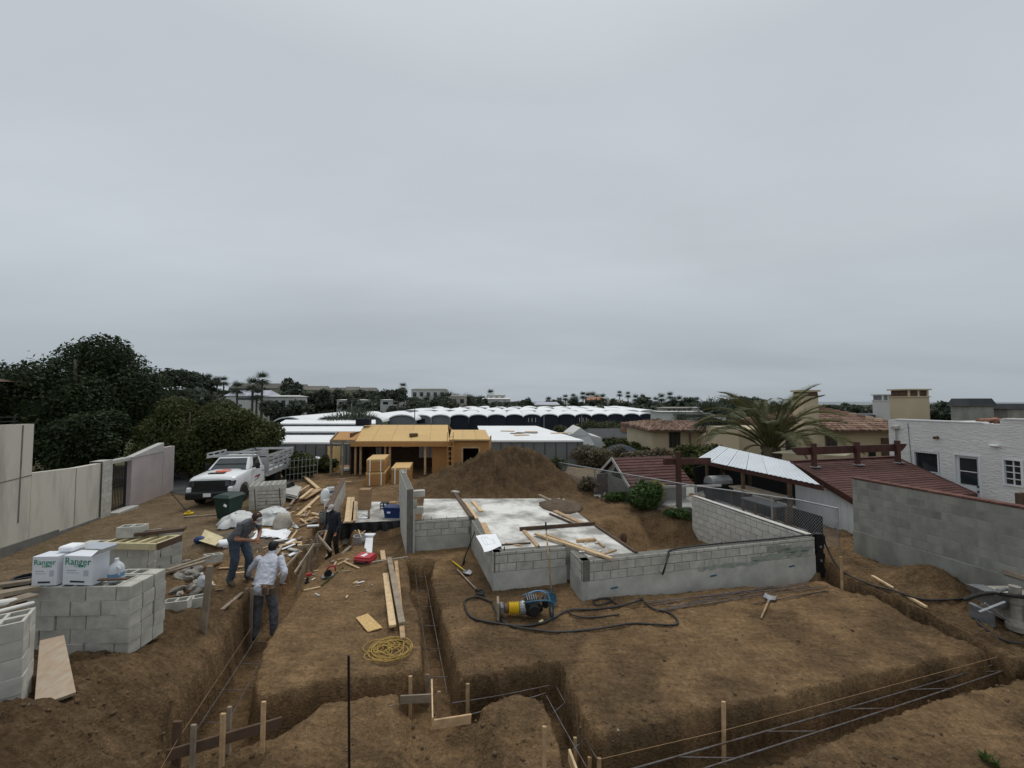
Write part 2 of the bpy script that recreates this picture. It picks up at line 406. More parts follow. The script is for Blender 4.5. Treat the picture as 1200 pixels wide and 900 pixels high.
# ------------------------------------------------------------------ ground
def W(pts, z=0.0): return np.array([(lambda g: (g.x, g.y))(G(a, b, z)) for a, b in pts])
TL = np.vstack([W([(372, 618), (350, 648), (330, 668), (305, 700), (287, 716)], .0), W([(267, 756), (240, 790), (205, 840), (190, 880)], .15),
     W([(205, 895), (262, 876), (336, 851), (380, 826), (420, 818), (468, 811), (478, 830), (520, 850), (556, 838), (575, 822), (610, 812), (640, 826), (655, 858), (668, 905), (690, 940), (760, 930), (866, 897), (940, 873), (1027, 843), (1113, 817), (1230, 784)], -.08),
     W([(1260, 760), (1189, 767), (1157, 752), (1124, 734), (1092, 717), (1061, 704), (1027, 691), (990, 676), (966, 664)], .05),
     W([(957, 676), (988, 689), (1027, 700), (1059, 717), (1092, 730), (1135, 749), (1160, 763), (1113, 769), (1048, 782), (983, 802), (897, 817), (810, 830), (736, 852), (704, 858), (682, 835), (666, 802), (654, 776), (632, 778), (570, 792), (538, 793), (532, 770), (520, 733), (505, 690), (506, 655)], 0),
     W([(478, 655), (482, 690), (491, 714), (495, 757), (499, 777), (470, 787), (420, 793), (380, 798), (340, 806), (298, 818), (293, 800), (300, 778), (308, 758), (327, 729), (344, 702), (364, 669), (388, 648), (408, 622)], 0)])
HOLLOW = W([(470, 832), (520, 850), (560, 845), (580, 900), (600, 960), (470, 960), (468, 880)], -.1)
PIT = np.array([(2.3, 9.7), (7.0, 10.4), (7.3, 11.0), (6.4, 14.1), (5.2, 14.6), (3.6, 13.8), (1.9, 13.8)])
DIP = W([(425, 618), (470, 618), (474, 652), (440, 655), (428, 640)], 0)
W3PIT = W([(372, 612), (408, 612), (408, 650), (380, 655), (366, 640)], 0)
def sdf(poly, x, y):
    d = np.full(x.shape, 1e9); ins = np.zeros(x.shape, bool); n = len(poly)
    for i in range(n):
        ax, ay = poly[i]; bx, by = poly[(i + 1) % n]; ex, ey = bx - ax, by - ay
        t = np.clip(((x - ax) * ex + (y - ay) * ey) / (ex * ex + ey * ey + 1e-12), 0, 1)
        d = np.minimum(d, np.hypot(x - ax - ex * t, y - ay - ey * t))
        c = ((ay > y) != (by > y)) & (x < (bx - ax) * (y - ay) / ((by - ay) + 1e-12) + ax); ins ^= c
    return np.where(ins, -d, d)
MOUNDS = [(-.5, 20.2, 3.1, 1.6, 1.08), (.6, 19.9, 1.3, .9, .18), (-1.7, 20.1, 1.1, .8, .15), (-2.6, 18.8, 2.4, 1.5, .75), (1.2, 19.5, 2.2, 1.5, .7), (9.6, 9.3, .75, .6, .42), (8.6, 10.6, .9, .7, .35), (10.2, 7.9, .6, .6, .2), (-8.1, 11.9, 1.3, .7, .45), (-6.9, 10.6, .7, .5, .25), (-4.8, 11.3, .9, .5, .2), (4.4, 12.2, .5, .5, .12)]
SEA_Z = -14.0
def hfun(x, y):
    x = np.asarray(x, float); y = np.asarray(y, float)
    bank = 1.1 * np.clip((10.5 - y) / 6.5, 0, 1.25) * sstep(-3.7, -5.3, x + .22 * (y - 5))
    h = bank
    h = h - .10 * sstep(5.9, 5.3, y) * sstep(-3.8, -3, x)
    h = h - .07 * sstep(4.5, 9.0, x) * sstep(9, 5, y)
    # far land: falls away behind the new house, rises to a ridge on the left, to the sea ahead
    h = h - 2.6 * sstep(26, 40, y) - .3 * sstep(20, 26, y) * sstep(2, 6, x)
    r = y
    ridge = 13.0 * sstep(85, 230, r) * sstep(.06, -.45, x / np.maximum(y, 1)) + 5.0 * sstep(100, 240, r) * sstep(.10, .3, x / np.maximum(y, 1))
    h = h + ridge - (7 + 2.5 * sstep(.1, 0, np.abs(x / np.maximum(y, 1) - .03))) * sstep(230, 420, r) - 60 * sstep(430, 700, r)
    near = sstep(60, 25, y) * sstep(30, 14, np.abs(x))
    big = fbm(x, y, .35, 3) * .05
    rough = .42 + .9 * sstep(-3.6, -4.6, x + .3 * (y - 5)) * sstep(13, 9, y) + 4.2 * np.exp(-((x + .9) ** 2 / 14 + (y - 19.5) ** 2 / 9)) \
        + 1.0 * sstep(7.2, 8.3, x) * sstep(14, 8, y) + .9 * sstep(5.6, 5.0, y) + .8 * sstep(3, 4, x) * sstep(10, 11, y) * sstep(20, 14, y)
    med = fbm(x, y, 1.7, 4, .6) * .085 + (np.abs(fbm(x + 3, y, 4.5, 3, .55)) - .25) * .07
    fine = fbm(x + 9, y + 4, 11, 3, .6) * .030
    h = h + near * (big + rough * med + (.35 + .65 * np.minimum(rough, 1.4)) * fine)
    for cx, cy, sx, sy, a in MOUNDS:
        wob = 1 + .3 * fbm(x + cx, y + cy, .8, 3)
        wx, wy = (x + .9 * fbm(x, y + 7, .55, 3), y + .5 * fbm(x + 7, y, .7, 3)) if a > .9 else (x, y)
        h = h + a * wob * np.exp(-(((wx - cx) / sx) ** 2 + ((wy - cy) / sy) ** 2) ** (1.5 if a > .9 else 1.15))
    jag = fbm(x, y, 1.3, 3) * .05 + fbm(x, y, 6, 3, .6) * .035
    m = (x > -11) & (x < 14) & (y > 2.4) & (y < 16)
    if m.any():
        xs, ys, hh = x[m], y[m], h[m]; j = jag[m]
        d = sdf(HOLLOW, xs, ys) + 2 * j; hh = hh - .24 * sstep(.12, -.2, d)
        d = sdf(DIP, xs, ys) + 2 * j; hh = hh - .25 * sstep(.2, -.4, d)
        d = sdf(PIT, xs, ys) + j; hh = hh - 1.0 * sstep(.9, -.3, d)
        d = sdf(TL, xs, ys) + j * 1.1
        floor = -.72 + .03 * fbm(xs, ys, 3, 3)
        k = sstep(.035, -.045, d)
        # crumbled lip
        hh = hh - .02 * sstep(.18, .02, d)
        hh = hh * (1 - k) + np.minimum(floor, hh) * k
        d = sdf(W3PIT, xs, ys) + j; hh = hh * (1 - sstep(.15, -.1, d)) + np.minimum(-.6, hh) * sstep(.15, -.1, d)
        h = h.copy(); h[m] = hh
    return h
GRID = {}
def gz(x, y):                             # height of the built ground sheet
    X, Y, Hh = GRID['X'], GRID['Y'], GRID['H']
    i = min(max(int(np.searchsorted(X, x)) - 1, 0), len(X) - 2); j = min(max(int(np.searchsorted(Y, y)) - 1, 0), len(Y) - 2)
    u, w = (x - X[i]) / (X[i + 1] - X[i]), (y - Y[j]) / (Y[j + 1] - Y[j])
    return float((Hh[j, i] * (1 - u) + Hh[j, i + 1] * u) * (1 - w) + (Hh[j + 1, i] * (1 - u) + Hh[j + 1, i + 1] * u) * w)
def on(px, py, z=0.0):                    # pixel -> point on the real ground
    p = G(px, py, z)
    for _ in range(12):
        z = .5 * z + .5 * gz(p.x, p.y); p = G(px, py, z)
    p.z = gz(p.x, p.y); return p
def make_ground():
    def grow(a, b, s, f):
        o = []; v = a
        while v < b: o.append(v); s *= f; v += s
        o.append(b); return o
    xs = np.arange(-8.2, 10.6, .037)
    right = grow(10.6, 9000, .05, 1.13); left = [-v for v in grow(8.2, 9000, .05, 1.13)][::-1]
    X = np.array(sorted(set(left) | set(xs.tolist()) | set(right)))
    ys = np.concatenate([np.arange(2.4, 11.0, .037), np.arange(11.0, 16, .07), np.arange(16, 23, .12)])
    Y = np.array(sorted(set([-3000, -600, -150, -40, -12, -4, 0, 1.4, 2.0]) | set(ys.tolist()) | set(grow(23, 16000, .16, 1.07))))
    gx, gy = np.meshgrid(X, Y); x, y = gx.ravel(), gy.ravel(); h = hfun(x, y); GRID.update(X=X, Y=Y, H=h.reshape(len(Y), len(X)))
    v = np.stack([x, y, h], 1); nx, ny = len(X), len(Y)
    i = (np.arange(ny - 1)[:, None] * nx + np.arange(nx - 1)[None, :]).ravel()
    q = np.stack([i, i + 1, i + nx + 1, i + nx], 1)
    me = npmesh('ground', v, q, 'ground', True)
    # soil kinds
    pad = np.array([.235, .150, .079]); damp = np.array([.125, .081, .045]); lane = np.array([.20, .145, .088])
    dry = np.array([.20, .155, .10]); green = np.array([.045, .055, .025]); grey = np.array([.20, .185, .16])
    n = fbm(x, y, .55, 4); n2 = fbm(x + 40, y, 1.6, 4)
    c = pad[None, :] * np.ones((len(x), 1))
    def mixc(c, col, w): w = np.clip(w, 0, 1)[:, None]; return c * (1 - w) + col[None, :] * w
    c = mixc(c, damp, sstep(-.02, .3, n + .35 * n2) * .75)
    c = mixc(c, damp, sstep(-3.6, -4.4, x + .3 * (y - 5)) * sstep(10.5, 8, y) * .75 * (1 + n2))
    c = mixc(c, damp * .8, np.minimum(1, 1.6 * np.exp(-((x + .6) ** 2 / 14 + (y - 19.6) ** 2 / 7))))
    c = mixc(c, damp, sstep(7.4, 8.4, x) * sstep(13, 9, y) * .8 * (1 + .8 * n2))
    c = mixc(c, damp, sstep(5.5, 4.9, y) * .55)
    c = mixc(c, damp, .6 * sstep(14.5, 16, y) * sstep(24, 20, y) * sstep(-6, -3, x) * sstep(6, 3, x))
    c = mixc(c, lane, sstep(-7.6, -9.0, x + .25 * (y - 10)) * sstep(6.5, 8, y) * .95)
    c = mixc(c, grey, .8 * np.exp(-((x + 8.0) ** 2 / 1.6 + (y - 11.9) ** 2 / .4)))
    c = mixc(c, dry, sstep(2, 5, x) * sstep(21, 24, y) * .8)
    c = mixc(c, green * 1.3 + .01, sstep(32, 55, y)); c = mixc(c, green, sstep(14, 20, np.abs(x)) * .6 * sstep(12, 16, y))
    ca = me.color_attributes.new('soil', 'FLOAT_COLOR', 'POINT')
    ca.data.foreach_set('color', np.concatenate([c, np.ones((len(x), 1))], 1).astype(np.float32).ravel())
    o = link('ground', me); tag(o, 'brown dug-over building-site soil with open footing trenches', 'ground', kind='structure')
make_ground()
def make_water():
    m = bpy.data.materials.new('sea'); m.use_nodes = True; b = m.node_tree.nodes['Principled BSDF']
    b.inputs['Base Color'].default_value = (.10, .125, .14, 1); b.inputs['Roughness'].default_value = .35; MATS['sea'] = m
    o = MB().prism([(-9000, 420, SEA_Z), (9000, 420, SEA_Z), (9000, 15900, SEA_Z), (-9000, 15900, SEA_Z)], (0, 0, -1)).build('water', 'sea')
    tag(o, 'grey strip of sea at the horizon', 'water', kind='structure')
make_water()
def clods():
    rs = np.random.RandomState(5); base = MB().ell((0, 0, 0), (1, 1, .7), 6, 4); bv = np.array([tuple(v) for v in base.v]); V, Q = [], []
    tri = []
    for f in base.f:
        tri += [f[:3]] if len(f) == 3 else [(f[0], f[1], f[2]), (f[0], f[2], f[3])]
    tri = np.array(tri)
    def scatter(n, pxr, pyr, s0, s1, name, mat, label):
        V, Q = [], []; k = 0
        px = rs.uniform(*pxr, n); py = pyr[0] + (pyr[1] - pyr[0]) * rs.rand(n) ** .8
        pts = np.array([(lambda g: (g.x, g.y))(G(a, b, 0)) for a, b in zip(px, py)])
        h = hfun(pts[:, 0], pts[:, 1])
        # keep clods off the smooth pad mostly
        for (x, y), z in zip(pts, h):
            if fbm(np.array([x]), np.array([y]), .8, 2)[0] < rs.uniform(-.5, .35): continue
            s = s0 * (s1 / s0) ** (rs.rand() ** 2.2); a = rs.rand() * 6.28
            v = bv * (1 + rs.uniform(-.3, .3, bv.shape)) * s * rs.uniform(.6, 1.3, (1, 3))
            v = np.stack([v[:, 0] * math.cos(a) - v[:, 1] * math.sin(a), v[:, 0] * math.sin(a) + v[:, 1] * math.cos(a), v[:, 2]], 1) + [x, y, z + .15 * s]
            V.append(v); Q.append(tri + k); k += len(v)
        me = npmesh(name, np.concatenate(V), np.concatenate(Q), mat, False)
        tag(link(name, me), label, 'soil clods' if 'soil' in mat else 'pebbles', kind='stuff')
    scatter(3800, (-40, 1240), (655, 990), .006, .034, 'soil_clods', 'soil_lump', 'crumbs and clods of brown soil strewn over the site')
    scatter(420, (-40, 1240), (600, 960), .006, .022, 'pebbles', 'pebble', 'small pale pebbles scattered on the soil')
clods()
# ------------------------------------------------------------------ block walls
BM = {}
def blockmesh(l, h, t, mat, b=.006):
    k = (round(l, 3), round(h, 3), round(t, 3), mat)
    if k not in BM:
        me = MB().box((0, 0, 0), (l, t, h), b=b).mesh('block'); me.materials.append(MATS[mat]); BM[k] = me
    return BM[k]
def blockwall(par, p, q, z0, courses, mat, t=.19, bl=.4, off=.0, proud=.010, core='mortar', corename='mortar_core', topcut=None, name='block'):
    """a running-bond wall from p to q; each block a child of par, mortar core behind them"""
    p, q = Vector((p[0], p[1], 0)), Vector((q[0], q[1], 0)); d = q - p; Lw = d.length; d.normalize(); ang = math.atan2(d.y, d.x)
    ztop = z0 + sum(courses); o0 = ORG[par]
    if core:
        a, b = p + Z * (z0 + ztop) / 2, q + Z * (z0 + ztop) / 2
        MB().beam(a + d * .004, b - d * .004, t - 2 * proud, ztop - z0 - .012).build(corename, core, par)
    z = z0; i = 0
    for h in courses:
        x = -(off + (bl / 2 if i % 2 else 0)) % bl - bl if (off or i % 2) else 0.0
        while x < Lw - .02:
            a, b = max(x, 0), min(x + bl, Lw); lim = topcut(a, z) if topcut else True
            if b - a > .04 and lim:
                l = b - a - .009
                l = bl - .009 if abs(b - a - bl) < 1e-6 else round(l, 2)
                c = p + d * ((a + b) / 2) + Z * (z + h / 2)
                link(name, blockmesh(l - .004, h - .013, t, mat), par, c - o0 + Vector((0, 0, 0)), (0, 0, ang))
            x += bl
        z += h; i += 1
# the stepped foundation
ZT = .85
F = [G(484, 611, ZT), G(551, 607, ZT), G(578, 647.5, ZT), G(664, 641, ZT), G(682, 657.5, ZT), G(955, 629.5, ZT)]
fnd = empty('block_foundation', (F[2].x, F[2].y, 0), 'stepped grey block foundation wall filled with a pale concrete slab', 'foundation')
for i in range(5):
    a, b = F[i].copy(), F[i + 1].copy(); d = (b - a).normalized(); nrm = Vector((-d.y, d.x, 0))
    if nrm.y < 0 and abs(nrm.y) > .5: nrm = -nrm
    if i in (1, 3): nrm = Vector((abs(nrm.x), nrm.y if nrm.x > 0 else -nrm.y, 0))
    s = nrm * .1
    # ends: lap at the corners without sharing a plane
    a2, b2 = a + s, b + s
    if i in (1, 3): a2 = a2 + d * .197; b2 = b2 + d * .004
    if i in (2,): b2 = b2 - d * .0
    zc = .40
    blockwall(fnd, a2, b2, zc, [.185, .185, .08], 'block_grey', off=.13 * i)
    base = MB().beam((a2.x, a2.y, zc / 2 - .12), (b2.x, b2.y, zc / 2 - .12), .203, zc + .24); base.build('parged_base', 'parge', fnd)
BK = [G(745, 649, ZT), G(697, 616, ZT), G(656, 583.5, ZT), G(497, 584, ZT)]
poly = [F[0] + Vector((.2, .2, 0)), F[1] + Vector((.15, .2, 0)), F[2] + Vector((.22, .2, 0)), F[3] + Vector((.1, .2, 0)), F[4] + Vector((.22, .2, 0)), BK[0] + Vector((0, .12, 0)), BK[1], BK[2], BK[3]]
zb = -.9
MB().prism([(p.x, p.y, zb) for p in poly], (0, 0, ZT - .015 - zb)).build('slab', 'slab', fnd)
for k in range(9):                      # anchor bolts along the wall top
    i = rnd.choice([0, 2, 4, 4, 4]); t = rnd.uniform(.1, .9); p = F[i].lerp(F[i + 1], t) + Vector((.02, .1, 0))
    MB().tube([p - Z * .02, p + Z * rnd.uniform(.05, .09)], .009, 5).build('anchor_bolt', 'rebar', fnd)
for px, py in ((815, 666), (918, 662), (712, 687)):
    p = G(px, py, .18); q = p + E1 * .17; q.z += .02
    a = F[4]; dd = (F[5] - F[4]).normalized(); nn = Vector((dd.y, -dd.x, 0))
    s = (p - a).dot(dd); p = a + dd * s + nn * .008; p.z = .2
    MB().beam(p, p + dd * .17 + Z * .012, .012, .03).build('pipe_slot', 'blue_frame', fnd)
for s0, s1, z in ((2.9, 4.6, .40), (4.4, 6.1, .50), (5.2, 6.2, .60), (4.9, 5.6, .69)):   # green waterproofing smears
    dd = (F[5] - F[4]).normalized(); nn = Vector((dd.y, -dd.x, 0)); a = F[4] + nn * .003; mb = MB(); pts = []
    n = 14
    for k in range(n + 1): pts.append(a + dd * (s0 + (s1 - s0) * k / n) + Z * (z - ZT + .045 + rnd.uniform(-.03, .04) * (0 < k < n)))
    for k in range(n, -1, -1): pts.append(a + dd * (s0 + (s1 - s0) * k / n) + Z * (z - ZT - .045 + rnd.uniform(-.05, .03) * (0 < k < n)))
    M('green_coat', (.26, .285, .245), .8, .2, 6, .1, 40)
    mb.prism(pts, nn * .004).build('coating_smear', 'green_coat', fnd)
# rear retaining wall of pale new block
rw0, rw1 = F[5] + Vector((.0, .12, 0)), F[5] + Vector((.0, .12, 0)) + E2 * 4.4
ret = empty('block_wall', (rw1.x, rw1.y, -1.0), 'pale new block wall running back from the foundation corner to the wire fence', 'wall')
blockwall(ret, rw0, rw1, -1.05, [.2] * 9 + [.08], 'block_new', t=.19)
MB().beam(rw0 + Z * .012, rw1 + Z * .012, .17, .02).build('mortar_cap', 'block_new', ret)
# dark wrapped post on the wall end
pp = F[5] + E1 * .12 + Vector((0, .03, 0))
bp = empty('wrapped_post', (pp.x, pp.y, -.15), 'black plastic wrapped steel post at the right end of the foundation wall', 'post')
mb = MB()
for k in range(9):
    z = -.15 + k * .12; w = .1 + .015 * math.sin(k * 2.1); mb.hexa([pp + Vector((sx * w, sy * w * .8, z - pp.z)) for sx, sy in ((-1, -1), (1, -1), (1, 1), (-1, 1))] + [pp + Vector((sx * (w - .006), sy * w * .75, z + .118 - pp.z)) for sx, sy in ((-1, -1), (1, -1), (1, 1), (-1, 1))])
mb.build('wrap', 'black_plastic', bp)
for z in (.28, .62): MB().lathe(pp + Vector((.0, -.085, z - pp.z)), [(.0, 0), (.032, 0), (.032, .02), (.0, .02)], 10, Matrix.Rotation(R(90), 3, 'X')).build('tie_plate', 'steel', bp)
# tall narrow wall seen almost end-on
tw0, tw1 = Vector((F[0].x - .06, F[0].y - .12, 0)), D(471, 551, 14.6)
tall = empty('block_wall', (tw0.x, tw0.y, -.3), 'tall thin grey block wall standing between the two concrete slabs', 'wall')
blockwall(tall, tw0, tw1, -.3, [.19] * 11, 'block_grey', t=.19)
dtw = (tw1 - tw0); dtw.z = 0; dtw.normalize(); ntw = Vector((-dtw.y, dtw.x, 0)) * -1
for z, l in ((1.60, .34), (1.12, .30), (1.31, .12)):
    c = tw0 + dtw * .25 + ntw * (.1 + l / 2); c.z = z
    link('return_block', blockmesh(l, .18, .19, 'block_grey'), tall, c - ORG[tall], (0, 0, math.atan2(ntw.y, ntw.x)))
for k in range(3):
    p = tw1 - dtw * (.1 + k * .3); p.z = 1.79; MB().box(p, (.14, .10, .05), rz=k, b=.01).build('grout_lump', 'concrete', tall)
MB().beam(tw0 + ntw * .115 + Vector((0, 0, -.3)), tw0 + ntw * .115 + Vector((0, 0, 1.2)), .03, .05, up=ntw).build('corner_batten', 'concrete', tall)
# second slab, low, left of the tall wall
s2 = [G(402, 613, .2), G(474, 609.5, .2), G(472, 588, .2), G(412, 588, .2)]
sl = empty('low_slab', (s2[0].x, s2[0].y, -.5), 'low pale concrete slab with black plastic sheeting hanging over its edge', 'slab')
MB().prism([(p.x, p.y, -.5) for p in s2], (0, 0, .7)).build('slab', 'slab', sl)
mb = MB(); n = 22; a, b = s2[0] + Vector((-.05, -.05, .0)), s2[1] + Vector((0, -.05, 0))
top = [a.lerp(b, k / n) + Vector((0, .02, -.01 + .01 * math.sin(k))) for k in range(n + 1)]
bot = [a.lerp(b, k / n) + Vector((0, -.08 - .05 * math.sin(k * 1.7), -.5 - .05 * math.sin(k * 2.3))) for k in range(n + 1)]
mb.add(top + bot + [v + Vector((0, .02, 0)) for v in top + bot], [(k, k + 1, n + 2 + k, n + 1 + k) for k in range(n)] + [(2 * n + 2 + k + 1, 2 * n + 2 + k, 3 * n + 3 + k, 3 * n + 4 + k) for k in range(n)])
mb.build('plastic_sheet', 'black_plastic', sl)
# low wall left of it
lw0, lw1 = G(384, 622), G(402, 581)
lw = empty('block_wall', (lw0.x, lw0.y, -.2), 'low dark-topped block wall beside the scrap timber, behind the man in navy', 'wall')
blockwall(lw, lw0, lw1, -.2, [.19] * 5, 'block_grey', t=.19)
MB().beam(lw0 + Z * .765, lw1 + Z * .765, .2, .035).build('sill_board', 'wood_dark', lw)
# ------------------------------------------------------------------ old retaining wall on the right
ow0 = Vector((9.5, 11.2, 0)); ow1 = ow0 - E2 * 6.4
ow = empty('block_wall', (ow0.x, ow0.y, .0), 'old weathered grey block boundary wall with a thin red brick coping', 'wall')
n1 = -E1
ct = [.2] * 10
blockwall(ow, ow0 + E1 * .1, ow1 + E1 * .1, .13, ct, 'block_old', t=.2, bl=.6, off=.17, core='block_old', proud=.003, corename='wall_core')
MB().beam(ow0 + E1 * .075 + Z * .2, ow1 + E1 * .075 + Z * .2, .2, 1.0).build('lower_course', 'block_old', ow)
k = 0
M('brick_red', (.13, .058, .045), .9, .25, 6, .2, 60, rv=.25)
while k * .21 < 6.3:
    c = ow0 - E2 * (.11 + k * .21) + E1 * .1; c.z = 2.155
    link('coping_brick', blockmesh(.2, .045, .23, 'brick_red'), ow, c - ORG[ow], (0, 0, math.atan2(-E2.y, -E2.x))); k += 1
# ------------------------------------------------------------------ loose concrete blocks in stacks
def cmu():
    xs, ys, h = [-.2, -.17, -.015, .015, .17, .2], [-.1, -.07, .07, .1], .19; v, f = [], []; ix = {}
    def V(i, j, z):
        k = (i, j, z)
        if k not in ix: ix[k] = len(v); v.append(Vector((xs[i] * .975, ys[j] * .95, z)))
        return ix[k]
    for i in range(5):
        for j in range(3):
            if j == 1 and i in (1, 3): continue
            f.append((V(i, j, h), V(i + 1, j, h), V(i + 1, j + 1, h), V(i, j + 1, h)))
    for i in (1, 3):
        r = [(i, 1), (i + 1, 1), (i + 1, 2), (i, 2)]
        for k in range(4):
            a, b = r[k], r[(k + 1) % 4]; f.append((V(*a, h), V(*b, h), V(*b, .0), V(*a, .0)))
    r = [(0, 0), (5, 0), (5, 3), (0, 3)]
    for k in range(4):
        a, b = r[k], r[(k + 1) % 4]; f.append((V(*a, 0), V(*b, 0), V(*b, h), V(*a, h)))
    f.append((V(0, 0, 0), V(0, 3, 0), V(5, 3, 0), V(5, 0, 0)))
    mb = MB(); mb.v, mb.f = v, f
    me = mb.mesh('concrete_block'); me.materials.append(MATS['block_grey']); return me
CMU = cmu()
def half_cmu():
    mb = MB().box((0, 0, .095), (.19, .19, .19), b=.006); me = mb.mesh('half_block'); me.materials.append(MATS['block_grey']); return me
HALF = half_cmu()
def one_block(p, rz, label, group=None, rx=0, ry=0, me=None):
    o = link('concrete_block', me or CMU, None, p, (rx, ry, rz)); return tag(o, label, 'concrete block', group)
def stack(c, rz, nx, ny, nz, label, group, skip=0, top_missing=0.0, scale=1.0):
    """cube of blocks; courses alternate, slightly uneven"""
    m = Matrix.Rotation(rz, 3, 'Z'); c = Vector(c); Lx = nx * .4
    for k in range(nz):
        for j in range(ny):
            x = -Lx / 2 - (.2 if k % 2 else 0)
            while x < Lx / 2 - .01:
                a, b = max(x, -Lx / 2), min(x + .4, Lx / 2); x += .4
                if k == nz - 1 and rnd.random() < top_missing: continue
                half = b - a < .3
                o = Vector(((a + b) / 2 + rnd.uniform(-.008, .008), (j - (ny - 1) / 2) * .202 + rnd.uniform(-.012, .012), k * .1935))
                one_block(c + m @ o, rz + rnd.uniform(-.02, .02), label, group, me=HALF if half else CMU)
gA = G(103, 765, .75)
zA = .74
stack((-6.05, 5.95, zA), R(2), 3.5, 3, 5, 'grey concrete block in the stack under the white boxes', 'blocks stacked under the white boxes')
stack((-5.76, 4.36, .93), R(38), 2, 2, 5, 'grey concrete block in the stack with the wide plank leaning on it', 'blocks stacked by the leaning plank')
stack((-8.75, 9.75, gz(-8.75, 9.75) - .02), R(40), 3, 2, 5, 'grey concrete block in the long stack beside the dirt lane', 'blocks stacked beside the dirt lane')
stack((-9.3, 10.35, gz(-9.3, 10.35) - .02), R(36), 1, 2, 5, 'grey concrete block in the short stack by the gravel heap', 'blocks stacked by the gravel heap')
stack((-7.2, 7.3, gz(-7.2, 7.3) - .02), R(4), 3, 2, 6, 'grey concrete block in the stack beneath the pale timber frame', 'blocks stacked beneath the timber frame')
pt = on(308, 597); stack((pt.x - .1, pt.y + .5, pt.z - .02), R(24), 3, 5, 5, 'clean grey concrete block in the cube beside the parked truck', 'blocks stacked beside the truck')
for px, py, rz, lab in ((207, 716, .3, 'single two-hole grey block half sunk in soil below the rubble'), (226, 712, .5, 'grey two-hole block butted against the sunken one below the rubble'), (248, 664, 1.0, 'tipped grey block on top of the broken concrete rubble')):
    p = on(px, py, .2); one_block(p + Z * (.0 if py > 700 else .12), rz, lab, ry=.0 if py > 700 else .2)
p = on(139, 660, .4); 
# ------------------------------------------------------------------ broken concrete rubble
rk = []
for k in range(3):
    mb = MB().ell((0, 0, 0), (1, .8, .55), 7, 5, jit=.28, rg=rnd); me = mb.mesh('rubble_chunk'); me.materials.append(MATS['rubble']); rk.append(me)
for k in range(46):
    px, py = rnd.uniform(207, 236), rnd.uniform(664, 700)
    p = on(px, py, .2); s = rnd.uniform(.05, .13); p.z += .03 + .22 * max(0, 1 - abs(px - 222) / 16) * rnd.random()
    o = link('rubble_chunk', rk[k % 3], None, p, (rnd.uniform(-.5, .5), rnd.uniform(-.5, .5), rnd.uniform(0, 6))); o.scale = (s * 1.2, s, s)
    tag(o, 'jagged chunk of broken concrete in the rubble heap beside the trench', 'rubble', 'broken concrete rubble heap')
# ------------------------------------------------------------------ boards
def board(p, q, w, h, mat, label, cat='plank', name='plank', group=None, up=Z, b=.004):
    o = MB().beam(p, q, w, h, up, b).build(name, mat); return tag(o, label, cat, group)
def gb(a, b, w, h, mat, label, z=0.0, lift=.02, **k):          # lying on the soil
    p, q = on(*a, z), on(*b, z); return board(p + Z * lift, q + Z * lift, w, h, mat, label, **k)
def sb(a, b, w, h, mat, label, lift=None, zz=ZT - .015, **k):    # lying on the slab
    l = h / 2 + .003 if lift is None else lift
    p, q = G(*a, zz), G(*b, zz); return board(p + Z * l, q + Z * l, w, h, mat, label, **k)
sb((531, 576), (553, 607), .14, .05, 'wood_dark', 'dark stained plank laid across the slab along its left step')
sb((546, 590), (559, 609), .10, .04, 'wood_new', 'fresh pale plank lying against the dark plank on the slab')
sb((554, 588), (564, 600), .12, .04, 'wood_new', 'short fresh board end lying alone on the slab')
sb((536, 577), (531, 578), .3, .06, 'concrete', 'small grey concrete lintel piece at the back of the slab', cat='lintel', name='lintel')
sb((566, 613), (573, 627), .16, .02, 'wood', 'thin orange-brown scrap board beside the paper plan', lift=.012)
sb((609, 622), (697, 615.5), .06, .09, 'wood_dark', 'dark beam edging the front right part of the slab')
sb((614, 623), (631, 642), .09, .04, 'wood', 'tan board running from the dark beam to the front wall')
sb((627, 628), (717, 658), .09, .045, 'wood_new', 'long pale stud lying across the slab corner with its end over the wall', lift=.06)
sb((640, 628), (705, 651), .05, .045, 'wood', 'thinner tan stud lying behind the long pale stud', lift=.03)
sb((676, 636), (697, 634), .09, .07, 'wood', 'short thick offcut by the white plaster scraps on the slab')
sb((697, 633), (708, 642), .05, .04, 'wood', 'short narrow offcut turned beside the plaster scraps')
sb((700, 653), (722, 645), .05, .03, 'wood', 'thin stick in the scraps at the slab corner')
sb((650, 600), (683, 615), .14, .05, 'wood', 'wide tan plank along the right rim of the slab')
sb((644, 603), (672, 615), .05, .05, 'wood_dark', 'dark batten beside the wide tan plank on the slab rim')
sb((632, 581), (655, 592), .10, .05, 'wood_old', 'weathered board at the muddy back corner of the slab')
sb((587, 639.5), (622, 637), .04, .03, 'wood_dark', 'thin dark batten on the front wall behind the plan')
sb((592, 637), (612, 640), .05, .02, 'wood', 'small tan splinter strip on the front wall top')
sb((698, 617), (746, 649), .07, .05, 'wood_dark', 'dark edge board down the right side of the slab')
sb((660, 586), (668, 599), .06, .05, 'wood_old', 'weathered stub of board on the mud by the slab back corner')
M('mud', (.10, .07, .045), .97, .3, 4, .4, 30)
# mud spilled on the back right corner of the slab
mb = MB(); c0 = G(658, 594, ZT)
mb.ell(c0 + Vector((.0, .2, -.02)), (.75, .95, .09), 14, 6, jit=.12, rg=rnd)
tag(mb.build('mud_patch', 'mud', smooth=True), 'patch of brown mud spilled over the back corner of the slab', 'mud')
